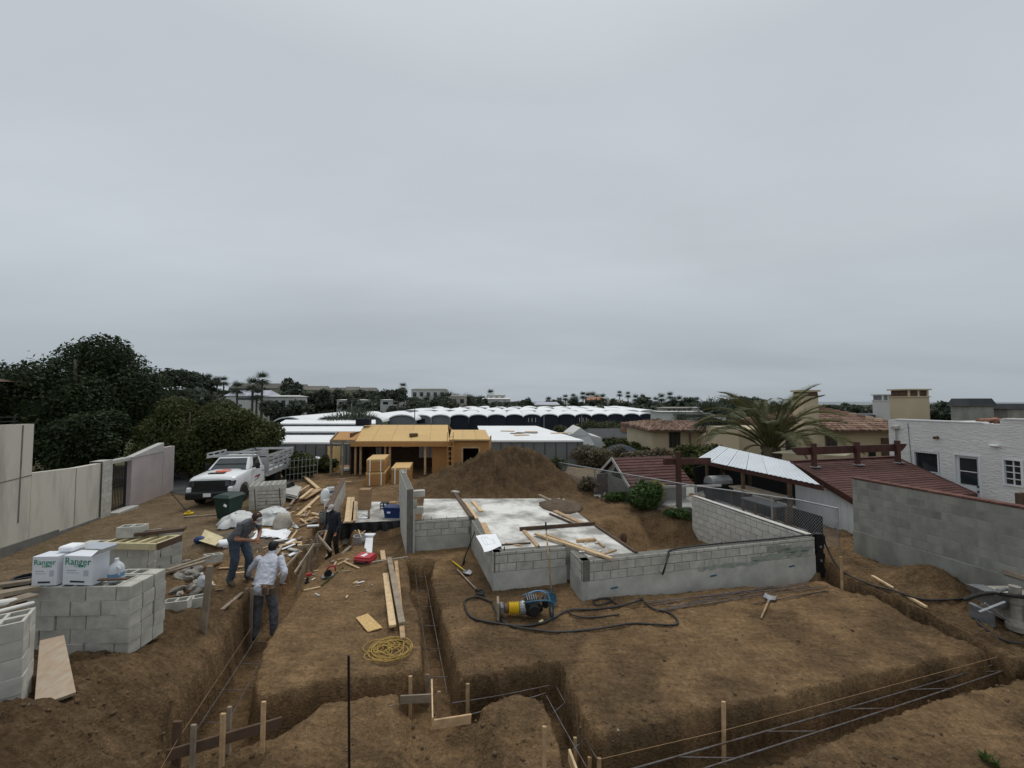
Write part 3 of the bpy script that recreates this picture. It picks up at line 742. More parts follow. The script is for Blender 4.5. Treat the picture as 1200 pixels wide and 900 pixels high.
# plaster scraps
for k in range(16):
    p = G(rnd.uniform(680, 705), rnd.uniform(636, 650), ZT - .01)
    o = MB().box((0, 0, 0), (rnd.uniform(.04, .12), rnd.uniform(.03, .08), .02), b=.004).build('plaster_scrap', 'paper' if k % 2 else 'concrete'); o.location = p + Z * .015; o.rotation_euler = (rnd.uniform(-.3, .3), rnd.uniform(-.3, .3), rnd.uniform(0, 3))
    tag(o, 'small scrap of white plaster strewn at the front corner of the slab', 'scrap', 'plaster scraps on the slab corner')
# paper plan draped on the wall edge
q = [G(557.5, 628, ZT + .02), G(581, 625, ZT + .03), G(588, 640, ZT + .03), G(567.5, 645.5, ZT + .02)]
n = 8; vs = []; fs = []
for i in range(n + 1):
    for j in range(n + 1):
        u, w = i / n, j / n; p = q[0].lerp(q[1], u).lerp(q[3].lerp(q[2], u), w); p.z += .012 * math.sin(5 * u + 3 * w) - .05 * max(0, w - .8) * 3 * (1 - u)
        vs.append(p)
for i in range(n):
    for j in range(n): k = i * (n + 1) + j; fs.append((k, k + 1, k + n + 2, k + n + 1))
plan = empty('paper_plan', q[0], 'white paper site plan spread over the edge of the slab', 'paper')
mb = MB().add(vs, fs).add([v - Z * .003 for v in vs], [f[::-1] for f in fs]); mb.build('sheet', 'paper', plan)
M('ink_line', (.42, .44, .52), .8, .05, 5, 0)
def onp(u, w):
    p = q[0].lerp(q[1], u).lerp(q[3].lerp(q[2], u), w); p.z += .012 * math.sin(5 * u + 3 * w) - .05 * max(0, w - .8) * 3 * (1 - u) + .003; return p
for (a, b) in (((.2, .2), (.2, .7)), ((.2, .7), (.75, .7)), ((.75, .7), (.75, .35)), ((.75, .35), (.5, .35)), ((.5, .35), (.5, .2)), ((.5, .2), (.2, .2)), ((.35, .2), (.35, .7)), ((.55, .5), (.75, .5))):
    MB().beam(onp(*a), onp(*b), .006, .002).build('drawn_line', 'ink_line', plan)
# trench forms and stakes
def stake(px, y0, y1, w, mat, label, px1=None, t=.03, z=None, Y=None, name='stake', group=None):
    b = on(px1 or px, y1) if z is None else G(px1 or px, y1, z)
    tp = D(px, y0, b.y + .02); bb = b.copy(); bb.z -= .12
    return board(bb, tp, w, t, mat, label, cat='stake', name=name, group=group, up=Vector((0, 1, 0)))
def YB(px): return 4.72 + .62 * (px - 196) / 133
def fstake(px, y0, w, mat, label, off, t=.03):
    Y_ = YB(px) + off; tp = D(px, y0, Y_); return board(Vector((tp.x, tp.y, gz(tp.x, tp.y) - .15)), tp, w, t, mat, label, cat='stake', name='stake', up=Vector((0, 1, 0)))
fstake(208, 845, .10, 'wood_dark', 'broad dark stake at the outer end of the lower left form board', .06)
fstake(227, 849, .06, 'wood_old', 'grey-brown stake second along the lower left form board', -.05)
fstake(261.5, 836, .06, 'wood', 'tan stake in front of the lower left form board', -.05)
fstake(269, 828, .05, 'wood_old', 'weathered stake just behind the lower left form board', .10)
fstake(309, 822, .055, 'wood', 'reddish stake near the inner end of the lower left form board', -.05)
board(D(194, 886, YB(194)), D(330, 846, YB(330)), .03, .13, 'wood_dark', 'low dark form board closing the left trench', cat='form board', name='form_board')
stake(481, 792, 830, .055, 'wood', 'tan stake at the left end of the middle form boards')
stake(501, 790, 828, .055, 'wood_old', 'grey stake at the corner of the middle form boards')
stake(514.5, 810, 851, .055, 'wood', 'brown stake in front of the middle form boards')
stake(548, 801, 846, .055, 'wood', 'tall reddish stake at the right end of the middle form boards')
p = on(469, 826); board(D(469, 820, p.y), D(506, 818, p.y + .03), .025, .12, 'wood_old', 'short form board behind the tan stake in the middle trench', cat='form board', name='form_board')
board(D(506, 800, 6.0), D(507, 846, 5.35), .02, .12, 'wood_new', 'form board seen edge-on turning the corner of the middle trench', cat='form board', name='form_board')
board(D(508, 849, 5.33), D(552, 842, 5.48), .025, .12, 'wood', 'short form board beside the tall reddish stake', cat='form board', name='form_board')
stake(638, 851, 905, .05, 'wood', 'tan stake on the rounded soil hump in front of the middle trench')
stake(674, 864, 900, .045, 'wood_new', 'pale stake beside the upright steel bar in the front trench')
stake(691, 887, 915, .05, 'wood', 'short tan stake at the mouth of the front trench')
stake(702, 888, 925, .055, 'wood', 'reddish stake at the mouth of the front trench, with string tied to it')
board(D(667, 884, 4.95), D(682, 925, 4.55), .03, .14, 'wood_new', 'pale form board leaning at the mouth of the front trench', cat='form board', name='form_board')
stake(848, 822, 895, .055, 'wood', 'tall tan stake standing alone in the front right trench')
p_ = D(985.5, 652, 9.35); board(Vector((p_.x, p_.y, gz(p_.x, p_.y) - .15)), p_, .055, .03, 'wood', 'thin tan stake standing beside the narrow right trench', cat='stake', name='stake', up=Vector((0, 1, 0)))
stake(246, 663, 738, .10, 'wood_old', 'wide weathered stud driven upright in the soil by the rubble', px1=238, t=.045)
stake(295.5, 689, 760, .06, 'wood_old', 'tall grey stake in the left trench behind the man in white shirt', px1=293)
tag(MB().tube([on(410, 905) - Z * .3, D(408.5, 768, on(410, 905).y)], .016, 8).build('steel_rod', 'black'), 'tall black steel rod standing upright in the soil', 'rod')
tag(MB().tube([G(680, 900, -.5), D(680, 852, G(680, 900, -.5).y)], .012, 6).build('steel_rod', 'rebar'), 'short upright steel bar at the front trench', 'rod')
for k in range(9):
    t = k / 8; px, py = 346 + 20 * t, 694 - 46 * t
    b = G(px, py + 6, -.35); tp = D(px + 4, py - 22 + 3 * rnd.random(), b.y + .1)
    board(b, tp, .06, .02, 'wood_old' if k % 3 else 'wood', 'upright form stake in the row lining the left trench', 'form stake', 'form_stake', 'form stakes lining the left trench', up=Vector((1, 0, 0)))
board(D(345, 672, 9.5), D(368, 638, 11.2), .03, .07, 'wood_old', 'rail board nailed along the row of form stakes', cat='form board', name='form_board')
board(D(325, 676, 9.2), D(352, 646, 10.8), .03, .07, 'wood_old', 'opposite rail board across the trench from the form stakes', cat='form board', name='form_board')
board(D(371, 626, 11.8), D(388, 646, 11.4), .05, .07, 'wood_old', 'diagonal brace board beside the man in navy', cat='form board', name='form_board')
board(D(349, 641, 11.4), D(376, 638, 11.7), .05, .08, 'wood_old', 'cross board over the trench near the man in navy', cat='form board', name='form_board')
board(D(372, 624, 12.2), D(384, 622, 12.3), .04, .06, 'wood_old', 'short top rail near the man in navy', cat='form board', name='form_board')
board(D(378, 637, 11.9), D(383, 622, 12.2), .04, .06, 'wood', 'slanting strut near the man in navy', cat='form board', name='form_board')
for px, y0, y1 in ((365, 632, 672), (372, 625, 660)): board(G(px, y1, -.4), D(px, y0, G(px, y1, -.4).y), .05, .04, 'wood_old', 'upright post of the trench form near the man in navy', 'stake', 'stake', 'upright posts of the far trench form', up=Vector((0, 1, 0)))
gb((298, 684), (260, 716), .07, .03, 'wood_old', 'grey straightedge board lying on the bank beside the man in grey', z=.15)
gb((257, 667), (285, 665), .06, .03, 'wood', 'tan batten lying behind the legs of the man in grey')
gb((268, 673), (296, 671), .05, .03, 'wood_new', 'pale batten lying at the feet of the man in grey')
gb((448, 650), (460, 741), .13, .045, 'wood_new', 'long pale plank on the soil, leftmost of three beside the middle trench', lift=.11)
gb((456, 659), (471, 738), .12, .045, 'wood_old', 'long grey plank lying in the middle of three beside the middle trench', lift=.12)
gb((464, 661), (472, 753), .09, .04, 'wood', 'narrow orange plank lying nearest the middle trench', lift=.07)
o = MB().prism([on(417, 725.5) + Z * .012, on(431, 720.5) + Z * .012, on(448, 737) + Z * .012, on(431, 742) + Z * .012], (0, 0, .018)).build('wood_sheet', 'osb'); tag(o, 'square offcut of pale particle board lying on the soil', 'board')
gb((389, 660), (411, 641), .10, .04, 'wood_old', 'pale grey board on the soil pointing at the man in navy')
gb((382, 654), (388, 645), .06, .03, 'wood_new', 'short pale stick below the man in navy')
gb((395, 663), (407, 657), .04, .03, 'wood_new', 'short arm of a pale wooden T-square on the soil')
gb((403, 659), (421, 667), .04, .03, 'wood_new', 'long arm of a pale wooden T-square on the soil')
gb((377, 687), (402, 666), .03, .03, 'leaf_weed', 'thin green strip of plastic edging on the soil', cat='strip', name='plastic_strip')
gb((356, 693), (375, 689), .04, .03, 'wood_new', 'thin pale strip lying on the trench edge')
gb((430, 661), (478, 654), .07, .05, 'wood_old', 'weathered board edging the dip in front of the low slab')
gb((401, 631), (421, 628), .05, .03, 'wood_new', 'pale lath on the soil in front of the black plastic')
gb((404, 634), (418, 631), .04, .03, 'wood', 'second pale lath on the soil in front of the black plastic')
board(D(420, 621, 12.6), D(424, 631, 12.2), .03, .03, 'wood_new', 'upright crossed lath by the metal bucket')
board(D(428, 622, 12.6), D(418, 630, 12.3), .03, .03, 'wood_new', 'leaning crossed lath by the metal bucket')
p = on(431, 649); board(D(431, 649, p.y), D(433, 629, p.y + 1.5), .22, .02, 'paper', 'white melamine board leaning up behind the red case', cat='board', name='white_board')
o = MB().box(D(433, 628, p.y + 1.5) + Z * .03, (.34, .2, .05), b=.01).build('foam_piece', 'paper'); tag(o, 'white foam piece on the end of the white board', 'foam')
gb((1022, 677), (1086, 714), .06, .05, 'wood_new', 'new pale stud lying on the bank beside the right trench', lift=.04)
gb((1145, 655), (1205, 672), .1, .04, 'wood_old', 'weathered plank leaning along the old boundary wall', z=.6, lift=.6) if False else None
pb = ow0 - E2 * 2.9 - E1 * .03; pa = ow0 - E2 * 5.6 - E1 * .03
board(Vector((pb.x, pb.y, .78)), Vector((pa.x, pa.y, .62)), .05, .09, 'wood_old', 'weathered brown plank fixed along the old boundary wall')
gb((1027, 644), (1055, 655), .09, .03, 'wood_old', 'grey board on the ground at the foot of the old wall', z=.3)
gb((1035, 641), (1062, 651), .05, .03, 'concrete', 'pale batten on the ground at the foot of the old wall', z=.3)
# plank leaning on the near stack
qa = [D(46.6, 750.6, 5.05), D(75, 744, 5.2), D(89, 811, 4.72), D(40, 828.6, 4.45)]
nn = (qa[1] - qa[0]).cross(qa[3] - qa[0]).normalized() * .04
M('wood_pinkish', (.30, .215, .145), .8, .2, 7, .15, 50, col2=(.42, .355, .28), stretch=(2.5, 1, .6))
tag(MB().prism(qa, nn if nn.y > 0 else -nn).build('plank', 'wood_pinkish'), 'wide scuffed plank leaning on the near block stack', 'plank')
# left edge junk
board(D(-30, 690, 5.6), D(36, 681, 5.9), .1, .05, 'wood_old', 'grey plank sticking out from under the white boxes')
board(D(-30, 702, 5.0), D(40, 689, 5.6), .2, .06, 'wood_old', 'thick grey plank below the first at the left stack')
board(D(-30, 716, 4.9), D(40, 697, 5.4), .2, .04, 'wood_old', 'lowest grey plank between the two block stacks')
tag(MB().tube([D(-40, 713, 4.7), D(16, 705, 5.2)], .045, 12).build('pvc_pipe', 'pvc'), 'thick white plastic pipe lying between the block stacks', 'pipe')
tag(MB().tube([D(-40, 727, 4.6), D(38, 707, 5.3)], .028, 10).build('pvc_pipe', 'pvc'), 'thinner white plastic pipe between the block stacks', 'pipe')
for k, (px, py, Yd) in enumerate(((30, 690, 6.6), (22, 697, 6.1))):
    c = D(px, py, Yd); r = .15
    bk = MB().lathe(c - Z * .1, [(.0, 0), (r * .85, 0), (r, .26), (r + .015, .26), (r + .015, .3), (r - .02, .3), (r * .8, .04), (0, .04)], 20).build('bucket', 'black', smooth=False)
    tag(bk, ['black plastic bucket standing behind the white boxes', 'black plastic bucket squeezed under the grey planks'][k], 'bucket')
# ------------------------------------------------------------------ steel bars, hoses, rope
def smooth_path(pts, sub=5):
    pts = [Vector(p) for p in pts]; o = []
    for i in range(len(pts) - 1):
        p0, p1, p2, p3 = pts[max(i - 1, 0)], pts[i], pts[i + 1], pts[min(i + 2, len(pts) - 1)]
        for k in range(sub):
            t = k / sub; o.append(.5 * ((2 * p1) + (p2 - p0) * t + (2 * p0 - 5 * p1 + 4 * p2 - p3) * t * t + (3 * p1 - p0 - 3 * p2 + p3) * t ** 3))
    return o + [pts[-1]]
def tubeobj(name, pts, r, mat, label, cat, group=None, n=6, smooth=True, sub=5):
    o = MB().tube(smooth_path(pts, sub) if sub else pts, r, n).build(name, mat, smooth=smooth); return tag(o, label, cat, group)
zr = -.30
def barset(p0s, p1s, label, glabel, ties=4, z=zr, rr=.0085, r2=0.007):
    for k, (a, b) in enumerate(zip(p0s, p1s)):
        A, B = [G(*q, z) for q in (a, b)]
        tubeobj('reinforcing_bar', [A, A.lerp(B, .5) + Vector((0, 0, -.015)), B], rr, 'rebar', label, 'rebar', glabel, 6)
    for k in range(ties):
        t = (k + .5) / ties; A = G(*p0s[0], z).lerp(G(*p1s[0], z), t); B = G(*p0s[-1], z).lerp(G(*p1s[-1], z), t); d = (B - A).normalized() * .06
        tubeobj('cross_tie_bar', [A - d - Z * .012, B + d - Z * .012], r2, 'rebar', label.replace('long steel reinforcing bar', 'short steel cross tie'), 'rebar', glabel.replace('bars', 'cross ties'), 5, sub=0)
barset([(486, 668), (497, 668)], [(506, 812), (524, 812)], 'long steel reinforcing bar lying in the middle trench', 'steel bars in the middle trench', 6)
barset([(318, 720), (333, 720)], [(222, 868), (256, 868)], 'long steel reinforcing bar lying in the left trench', 'steel bars in the left trench', 5)
barset([(735, 903), (812, 905)], [(1168, 778), (1206, 776)], 'long steel reinforcing bar lying in the front right trench', 'steel bars in the front right trench', 5, z=-.32, rr=.012, r2=.009)
barset([(530, 824), (548, 838)], [(645, 803), (640, 812)], 'long steel reinforcing bar lying in the trench behind the soil hump', 'steel bars in the trench behind the soil hump', 1)
barset([(652, 805), (640, 815)], [(700, 890), (688, 900)], 'long steel reinforcing bar lying in the trench beside the soil hump', 'steel bars in the trench beside the soil hump', 2)
M('string', (.30, .19, .10), .8, .1, 5, 0)
tag(MB().tube([D(702, 890, 4.72), D(848, 856, 5.15), G(1168, 770, .02)], .0028, 4).build('mason_string', 'string'), 'orange mason string stretched over the front right trench', 'string')
tag(MB().tube([D(186, 905, 4.2), D(208, 867, 4.8), D(295, 735, 8.0)], .0028, 4).build('mason_string', 'string'), 'mason string stretched along the left trench', 'string')
tag(MB().tube([G(1200, 775, .05), G(1086, 716, .1), G(985, 672, .2)], .0028, 4).build('mason_string', 'string'), 'mason string stretched along the narrow right trench', 'string')
# bundle of bars on the pad
for k in range(11):
    a = (rnd.uniform(738, 790), rnd.uniform(708, 718)); b = (rnd.uniform(905, 972), rnd.uniform(684, 694))
    if k > 8: a, b = (rnd.uniform(880, 900), 709), (rnd.uniform(955, 972), rnd.uniform(693, 697))
    p, q = on(*a), on(*b); zz = .02 + .01 * (k % 3)
    mid = p.lerp(q, .5); mid.z = gz(mid.x, mid.y)
    tubeobj('reinforcing_bar', [p + Z * zz, mid + Z * (zz + .01), q + Z * zz], .0085, 'rebar', 'loose steel reinforcing bar in the bundle in front of the foundation wall', 'rebar', 'loose bar bundle on the dirt pad', 6)
def ghose(pts, r, label, lift=.022, pre=(), post=()):
    P = list(pre) + [on(*p) + Z * (lift + .012 * (i % 2)) for i, p in enumerate(pts)] + list(post)
    return tubeobj('hose', P, r, 'hose', label, 'hose', None, 8)
dd = (F[5] - F[4]).normalized(); nn = Vector((dd.y, -dd.x, 0))
ghose([(577, 707), (560, 701), (546, 704), (545, 713), (553, 725), (573, 731), (610, 735), (635, 732), (650, 725), (667, 717), (700, 715), (730, 711), (752, 703), (768, 694)], .021, 'black air hose looping round the rammer and climbing the foundation wall',
      post=[F[4] + dd * 1.95 + nn * .03 + Z * (-.45), F[4] + dd * 2.1 + nn * .03 + Z * (-.08), F[4] + dd * 2.3 + Z * .03 - nn * .06, F[4] + dd * 3.6 + Z * .03 - nn * .12, F[4] + dd * 5.2 + Z * .03 - nn * .08, F[5] + Z * .05 - nn * .05, F[5] + E1 * .27 + Z * .02, on(968, 652, .3) + Z * .3, on(984, 668, .1) + Z * .03] + [on(*p, .1) + Z * .03 for p in ((1016, 685), (1048, 694), (1081, 704), (1124, 703), (1157, 698), (1180, 690))])
ghose([(577, 708), (583, 722), (597, 734), (625, 740), (655, 742), (700, 739), (740, 732), (770, 734), (793, 733), (792, 726), (781, 718), (765, 715), (752, 704), (735, 698), (716, 706), (700, 711), (696, 705), (712, 703), (722, 709)], .019, 'second black hose snaking over the pad with a long bend in front of the wall')
ghose([(666, 716), (670, 722), (690, 725), (726, 722)], .014, 'short thin black hose end on the pad beside the wall')
ghose([(1174, 722), (1148, 723.5), (1145, 729), (1157, 740), (1178, 752), (1206, 757)], .018, 'black hose curving on the soil below the concrete pump')
# coil of yellow rope
cp = []
for k in range(230):
    t = k / 229; a = k * .37 + math.sin(k * .11) * 1.2; r = .20 + .13 * math.sin(k * .23) + .06 * math.sin(k * .71)
    c = on(453, 763); x, y = c.x + r * 1.15 * math.cos(a) - .0, c.y + r * .95 * math.sin(a)
    cp.append((x, y, c.z + .03 + .018 * math.sin(k * .9) + .02 * t))
tubeobj('rope_coil', cp, .0062, 'rope', 'tangled coil of yellow rope beside the ends of the planks', 'rope', None, 5, sub=2)
# ------------------------------------------------------------------ rammer lying on its side
def rammer():
    c = on(614, 724); t = empty('tamping_rammer', c, 'yellow-bellowed tamping rammer lying on its side in front of the foundation', 'rammer', rz=R(4))
    ORG[t] = Vector((0, 0, 0))
    RX = Matrix.Rotation(R(90), 3, 'Y')
    MB().box((-.52, 0, .2), (.05, .3, .36), b=.015).build('foot_plate', 'wood_old', t)
    MB().box((-.45, 0, .2), (.10, .2, .18), b=.03).build('foot_bracket', 'steel', t)
    MB().lathe((-.40, 0, .2), [(.06, 0), (.09, .02), (.09, .08), (.07, .1)], 14, RX).build('lower_collar', 'leather', t)
    pr = [(.0, 0)]
    for k in range(6): pr += [(.10, .036 * k + .004), (.125, .036 * k + .018), (.10, .036 * k + .032)]
    MB().lathe((-.31, 0, .2), pr + [(.0, .22)], 18, RX).build('bellows', 'yellow', t)
    MB().lathe((-.09, 0, .2), [(.0, 0), (.11, 0), (.13, .04), (.13, .14), (.10, .2), (.0, .2)], 16, RX).build('crankcase', 'galv', t)
    e = MB().box((.16, -.02, .24), (.30, .30, .30), b=.06).build('engine', 'black', t)
    for k in range(5): MB().box((.06 + k * .045, -.03, .405), (.018, .22, .04), b=.004).build('cooling_fin', 'steel', t)
    MB().lathe((.18, -.18, .24), [(.0, 0), (.11, 0), (.12, .03), (.09, .06), (.0, .06)], 16, Matrix.Rotation(R(90), 3, 'X')).build('recoil_starter', 'black', t)
    MB().box((.30, .08, .14), (.18, .16, .16), b=.05).build('fuel_tank', 'black', t)
    for s in (-1, 1):
        MB().tube(smooth_path([(-.02, s * .14, .36), (.25, s * .2, .42), (.5, s * .19, .40), (.56, s * .18, .28), (.55, s * .18, .03)], 4), .018, 8).build('handle_bar', 'blue_frame', t)
    MB().tube([(.55, -.18, .05), (.55, .18, .05)], .02, 8).build('hand_grip', 'rubber', t)
    MB().tube([(.5, -.19, .40), (.5, .19, .40)], .018, 8).build('cross_bar', 'blue_frame', t)
    MB().box((.43, 0, .3), (.12, .2, .18), b=.03).build('air_filter', 'black', t)
    MB().tube(smooth_path([(.1, .1, .42), (.3, .13, .46), (.48, .1, .42)], 4), .012, 6).build('throttle_cable', 'jug_blue', t)
    for ch in list(t.children): pass
rammer()
o = MB().box((0, 0, 0), (.12, .05, .025), b=.01).build('work_glove', 'yellow_pale'); o.location = on(634, 730) + Z * .02; o.rotation_euler = (0, 0, .9); tag(o, 'pale yellow glove lying on the soil below the rammer', 'glove')
# ------------------------------------------------------------------ hand tools
def shovel(pts_handle, blade_dir, label, hm='wood', bm='steel', size=.24, up=Z, round_=True, grip=None):
    a, b = [Vector(p) for p in pts_handle]; t = empty('shovel', b, label, 'shovel')
    MB().tube([a, b], .017, 8).build('handle', hm, t, smooth=True)
    d = Vector(blade_dir).normalized(); x = d.cross(Vector(up)).normalized(); u = x.cross(d); w = size * .42
    MB().tube([b - d * .08, b + d * .05], .02, 8).build('socket', bm, t)
    pr = [(0, .06), (.02, .95), (.3, 1.0), (.7, .9), (.9, .5), (1, .05)] if round_ else [(0, .5), (.03, 1), (.5, 1), (1, .98)]
    vs = []
    for s, ww in pr:
        p = b + d * (.03 + s * size)
        for k in (-1, -.5, 0, .5, 1): vs.append(p + x * k * ww * w + u * (.03 * abs(k) ** 2))
    n = len(pr); fs = [(i * 5 + k, i * 5 + k + 1, i * 5 + k + 6, i * 5 + k + 5) for i in range(n - 1) for k in range(4)]
    m = MB().add(vs, fs).add([v - u * .006 for v in vs], [f[::-1] for f in fs]); m.build('blade', bm, t)
    if grip: MB().tube([a - (b - a).normalized() * .02, a + (b - a).normalized() * .16], .02, 8).build('grip', grip, t)
    return t
top = D(558, 619, F[1].y - .55); bot = on(544, 660)
shovel([top, bot + Z * .12], (bot - top), 'black-handled shovel leaning in the inner corner of the foundation', 'black', 'rubber', up=Vector((1, 0, 0)))
a, b = on(530, 659), on(545, 671); shovel([a + Z * .03, b + Z * .04], b - a, 'yellow-handled shovel lying on the soil by the middle trench', 'yellow', 'galv')
a, b = on(536, 669), on(560, 694); shovel([a + Z * .03, b + Z * .03], b - a, 'wood-handled shovel lying at the foot of the foundation corner', 'wood_old', 'rubber')
bt = on(646, 706); tp = D(639.5, 613, bt.y + .75); shovel([tp, bt + Z * .22], (bt + Z * .0) - tp, 'long wood-handled shovel standing against the front foundation wall', 'wood', 'blue_frame', up=Vector((0, -1, .2)), grip='black')
a, b = on(892, 726), on(901, 706); shovel([a + Z * .03, b + Z * .04], b - a, 'square-bladed shovel lying flat on the dirt pad', 'wood', 'galv', size=.26, round_=False)
# rake / tamper pole on the lane
a = on(221, 603); b = D(200, 577, a.y + 1.7)
t = empty('hand_tamper', a, 'black pole with a yellow foot resting on the dirt lane', 'tool')
MB().tube([a + Z * .05, b], .018, 6).build('pole', 'black', t)
MB().box(a + Z * .04, (.3, .18, .06), rz=.4, b=.02).build('foot', 'yellow', t); MB().box(a + Z * .1, (.12, .1, .09), rz=.4, b=.02).build('socket', 'yellow', t)
gb((216, 607), (268, 603), .12, .06, 'wood_old', 'weathered plank lying on the lane in front of the green bin')
# ------------------------------------------------------------------ red case, saw, bucket
c = on(428, 658); t = empty('tool_case', c, 'red plastic tool case lying on the soil with a white emblem', 'case', rz=R(-10)); ORG[t] = Vector((0, 0, 0))
MB().box((0, .0, .08), (.50, .42, .13), b=.04).build('shell', 'red_plastic', t); MB().box((0, 0, .16), (.44, .36, .03), b=.02).build('lid_panel', 'red_plastic', t)
MB().tube(smooth_path([(-.12, -.21, .08), (-.11, -.27, .08), (.11, -.27, .08), (.12, -.21, .08)], 4), .016, 6).build('carry_handle', 'black', t)
for x in (-.16, .16): MB().box((x, -.215, .08), (.06, .02, .06), b=.006).build('latch', 'black', t)
for k, (x, y, w, h) in enumerate(((-.04, .0, .05, .2), (.02, -.03, .05, .14), (-.01, -.1, .12, .03))): MB().box((x, y, .177 + .001 * k), (w, h, .004), rz=-.3).build('emblem', 'paper', t)
def saw():
    c = on(384, 676); t = empty('circular_saw', c, 'dark red and black circular saw set down on the soil by the trench', 'saw', rz=R(30)); ORG[t] = Vector((0, 0, 0))
    MB().box((0, 0, .02), (.28, .16, .012), b=.004).build('base_plate', 'steel', t)
    MB().lathe((0, -.05, .1), [(0, 0), (.09, 0), (.09, .02), (0, .02)], 18, Matrix.Rotation(R(90), 3, 'X')).build('blade_guard', 'black', t)
    MB().lathe((.02, .12, .11), [(0, 0), (.05, 0), (.055, .04), (.05, .16), (0, .16)], 14, Matrix.Rotation(R(90), 3, 'X')).build('motor_housing', 'leather', t)
    MB().tube(smooth_path([(-.02, .02, .17), (.05, .02, .24), (.16, .02, .2), (.18, .02, .1)], 4), .02, 8).build('rear_handle', 'red_plastic', t)
saw()
o = MB().box((0, 0, 0), (.13, .06, .07), b=.015).build('drill', 'red_plastic'); MB_ = MB
dr = empty('cordless_drill', on(362, 683), 'small red cordless drill lying on the soil near the form stakes', 'drill', rz=.6); ORG[dr] = Vector((0, 0, 0)); o.parent = dr; o.name = 'body'; o.location = (0, 0, .16); o['label'] = 'red motor body'
MB().beam((-.03, 0, .13), (-.045, 0, .03), .04, .05).build('handle', 'black', dr); MB().box((-.045, 0, .02), (.1, .06, .04), b=.01).build('battery', 'black', dr); MB().tube([(.06, 0, .16), (.14, 0, .16)], [.025, .012], 10).build('chuck', 'steel', dr)
c = on(421, 637); tag(MB().lathe(c, [(0, 0), (.14, 0), (.17, .22), (.18, .22), (.18, .24), (.155, .24), (.13, .03), (0, .03)], 20).build('bucket', 'galv'), 'grey metal bucket standing beside the white board', 'bucket')
# ------------------------------------------------------------------ things on the low slab
def s2p(px, py): return G(px, py, .2)
p = s2p(459, 608); t = empty('storage_tote', p + Vector((0, .25, .003)), 'blue plastic storage tote with lid on the low slab', 'tote', rz=R(-6)); ORG[t] = Vector((0, 0, 0))
MB().hexa([(-.26, -.17, 0), (.26, -.17, 0), (.26, .17, 0), (-.26, .17, 0), (-.31, -.21, .33), (.31, -.21, .33), (.31, .21, .33), (-.31, .21, .33)]).build('tub', 'blue_plastic', t)
MB().box((0, 0, .35), (.66, .46, .05), b=.015).build('lid', 'blue_plastic', t); MB().box((-.1, -.215, .2), (.12, .012, .06)).build('sticker', 'paper', t)
p = s2p(425, 598) + Vector((0, .2, 0))
for k in range(3):
    o = MB().box((p.x + .01 * k, p.y, p.z + .002 + .125 + k * .253), (.40, .34, .25), rz=.03 * k, b=.006).build('carton', 'cardboard')
    tag(o, ['bottom brown cardboard carton of the tall pile on the low slab', 'middle brown cardboard carton of the tall pile on the low slab', 'topmost brown cardboard carton of the tall pile on the low slab'][k], 'box')
p = s2p(449, 597) + Vector((0, .15, 0))
t = empty('bottle_crate', p, 'small dark crate with white squares on the low slab', 'crate'); MB().box(p + Z * .12, (.28, .22, .23), b=.008).build('crate_body', 'black', t)
for i in range(2):
    for j in range(2): MB().box(p + Vector((-.065 + .13 * i, -.113, .065 + .11 * j)), (.08, .006, .06)).build('white_square', 'paper', t)
p = s2p(459, 596) + Vector((0, .15, 0)); tag(MB().box(p + Z * .11, (.24, .22, .22), b=.006).build('carton', 'cardboard'), 'small brown carton beside the dark crate on the low slab', 'box')
p = s2p(467, 595) + Vector((0, .15, 0)); tag(MB().box(p + Z * .11, (.12, .2, .22), b=.006).build('carton', 'cardboard'), 'narrow brown carton next to the tall thin wall', 'box')
for k, (a, b, m) in enumerate((((409, 583), (406, 612), 'wood_new'), ((413.5, 583), (411, 612), 'wood_new'), ((416, 588), (414, 611), 'wood'))):
    A, B = G(*a, .28), G(*b, .28); board(A, B, .14, .05 + .0 * k, m, ['wide fresh plank resting on the left end of the low slab', 'second fresh plank beside it on the low slab', 'narrow darker plank by the cartons on the low slab'][k])
sb((433, 588), (432, 608), .06, .05, 'wood_dark', 'dark red batten lying across the low slab', zz=.2)
for k in range(7):
    p = s2p(rnd.uniform(421, 430), rnd.uniform(603, 609)); o = MB().box(p + Z * .02, (.16, .05, .03), rz=rnd.uniform(0, 3), b=.006).build('tile_offcut', 'paper'); tag(o, 'white offcut strip in the small heap on the low slab', 'scrap', 'white offcuts on the low slab')
# buckets, bags, pipe by the low wall
for k, (px, py, lab, m) in enumerate(((387, 581, 'white bucket with blue band on top of the sacks by the low wall', 'paper'), (384, 596, 'white plastic bucket beside the low block wall', 'paper'), (379, 612, 'dark metal bucket at the end of the low block wall', 'steel'))):
    c = on(px, py); c.z += .0 if k else .02
    t = empty('bucket', c, lab, 'bucket'); MB().lathe(c, [(0, 0), (.13, 0), (.155, .34), (.165, .34), (.165, .36), (.14, .36), (.12, .03), (0, .03)], 18).build('pail', m, t)
    if k == 0: MB().lathe(c, [(.146, .12), (.1485, .12), (.1525, .22), (.15, .22)], 18).build('label_band', 'jug_blue', t)
    MB().tube(smooth_path([c + Vector((-.16, 0, .33)), c + Vector((-.1, -.12, .24)), c + Vector((.1, -.12, .24)), c + Vector((.16, 0, .33))], 3), .005, 4).build('bail', 'steel', t)
def bag(px, py, s, mat, label, name='sack', cat='sack', lift=0, group=None):
    c = on(px, py); o = MB().ell(c + Z * (s[2] * .8 + lift), s, 14, 10, jit=.07, rg=rnd).build(name, mat, smooth=True); return tag(o, label, cat, group)
bag(381, 590, (.2, .14, .35), 'paper', 'white bag standing by the low block wall')
bag(331, 622, (.3, .25, .32), 'sack', 'bulging beige sack at the end of the white tarp')
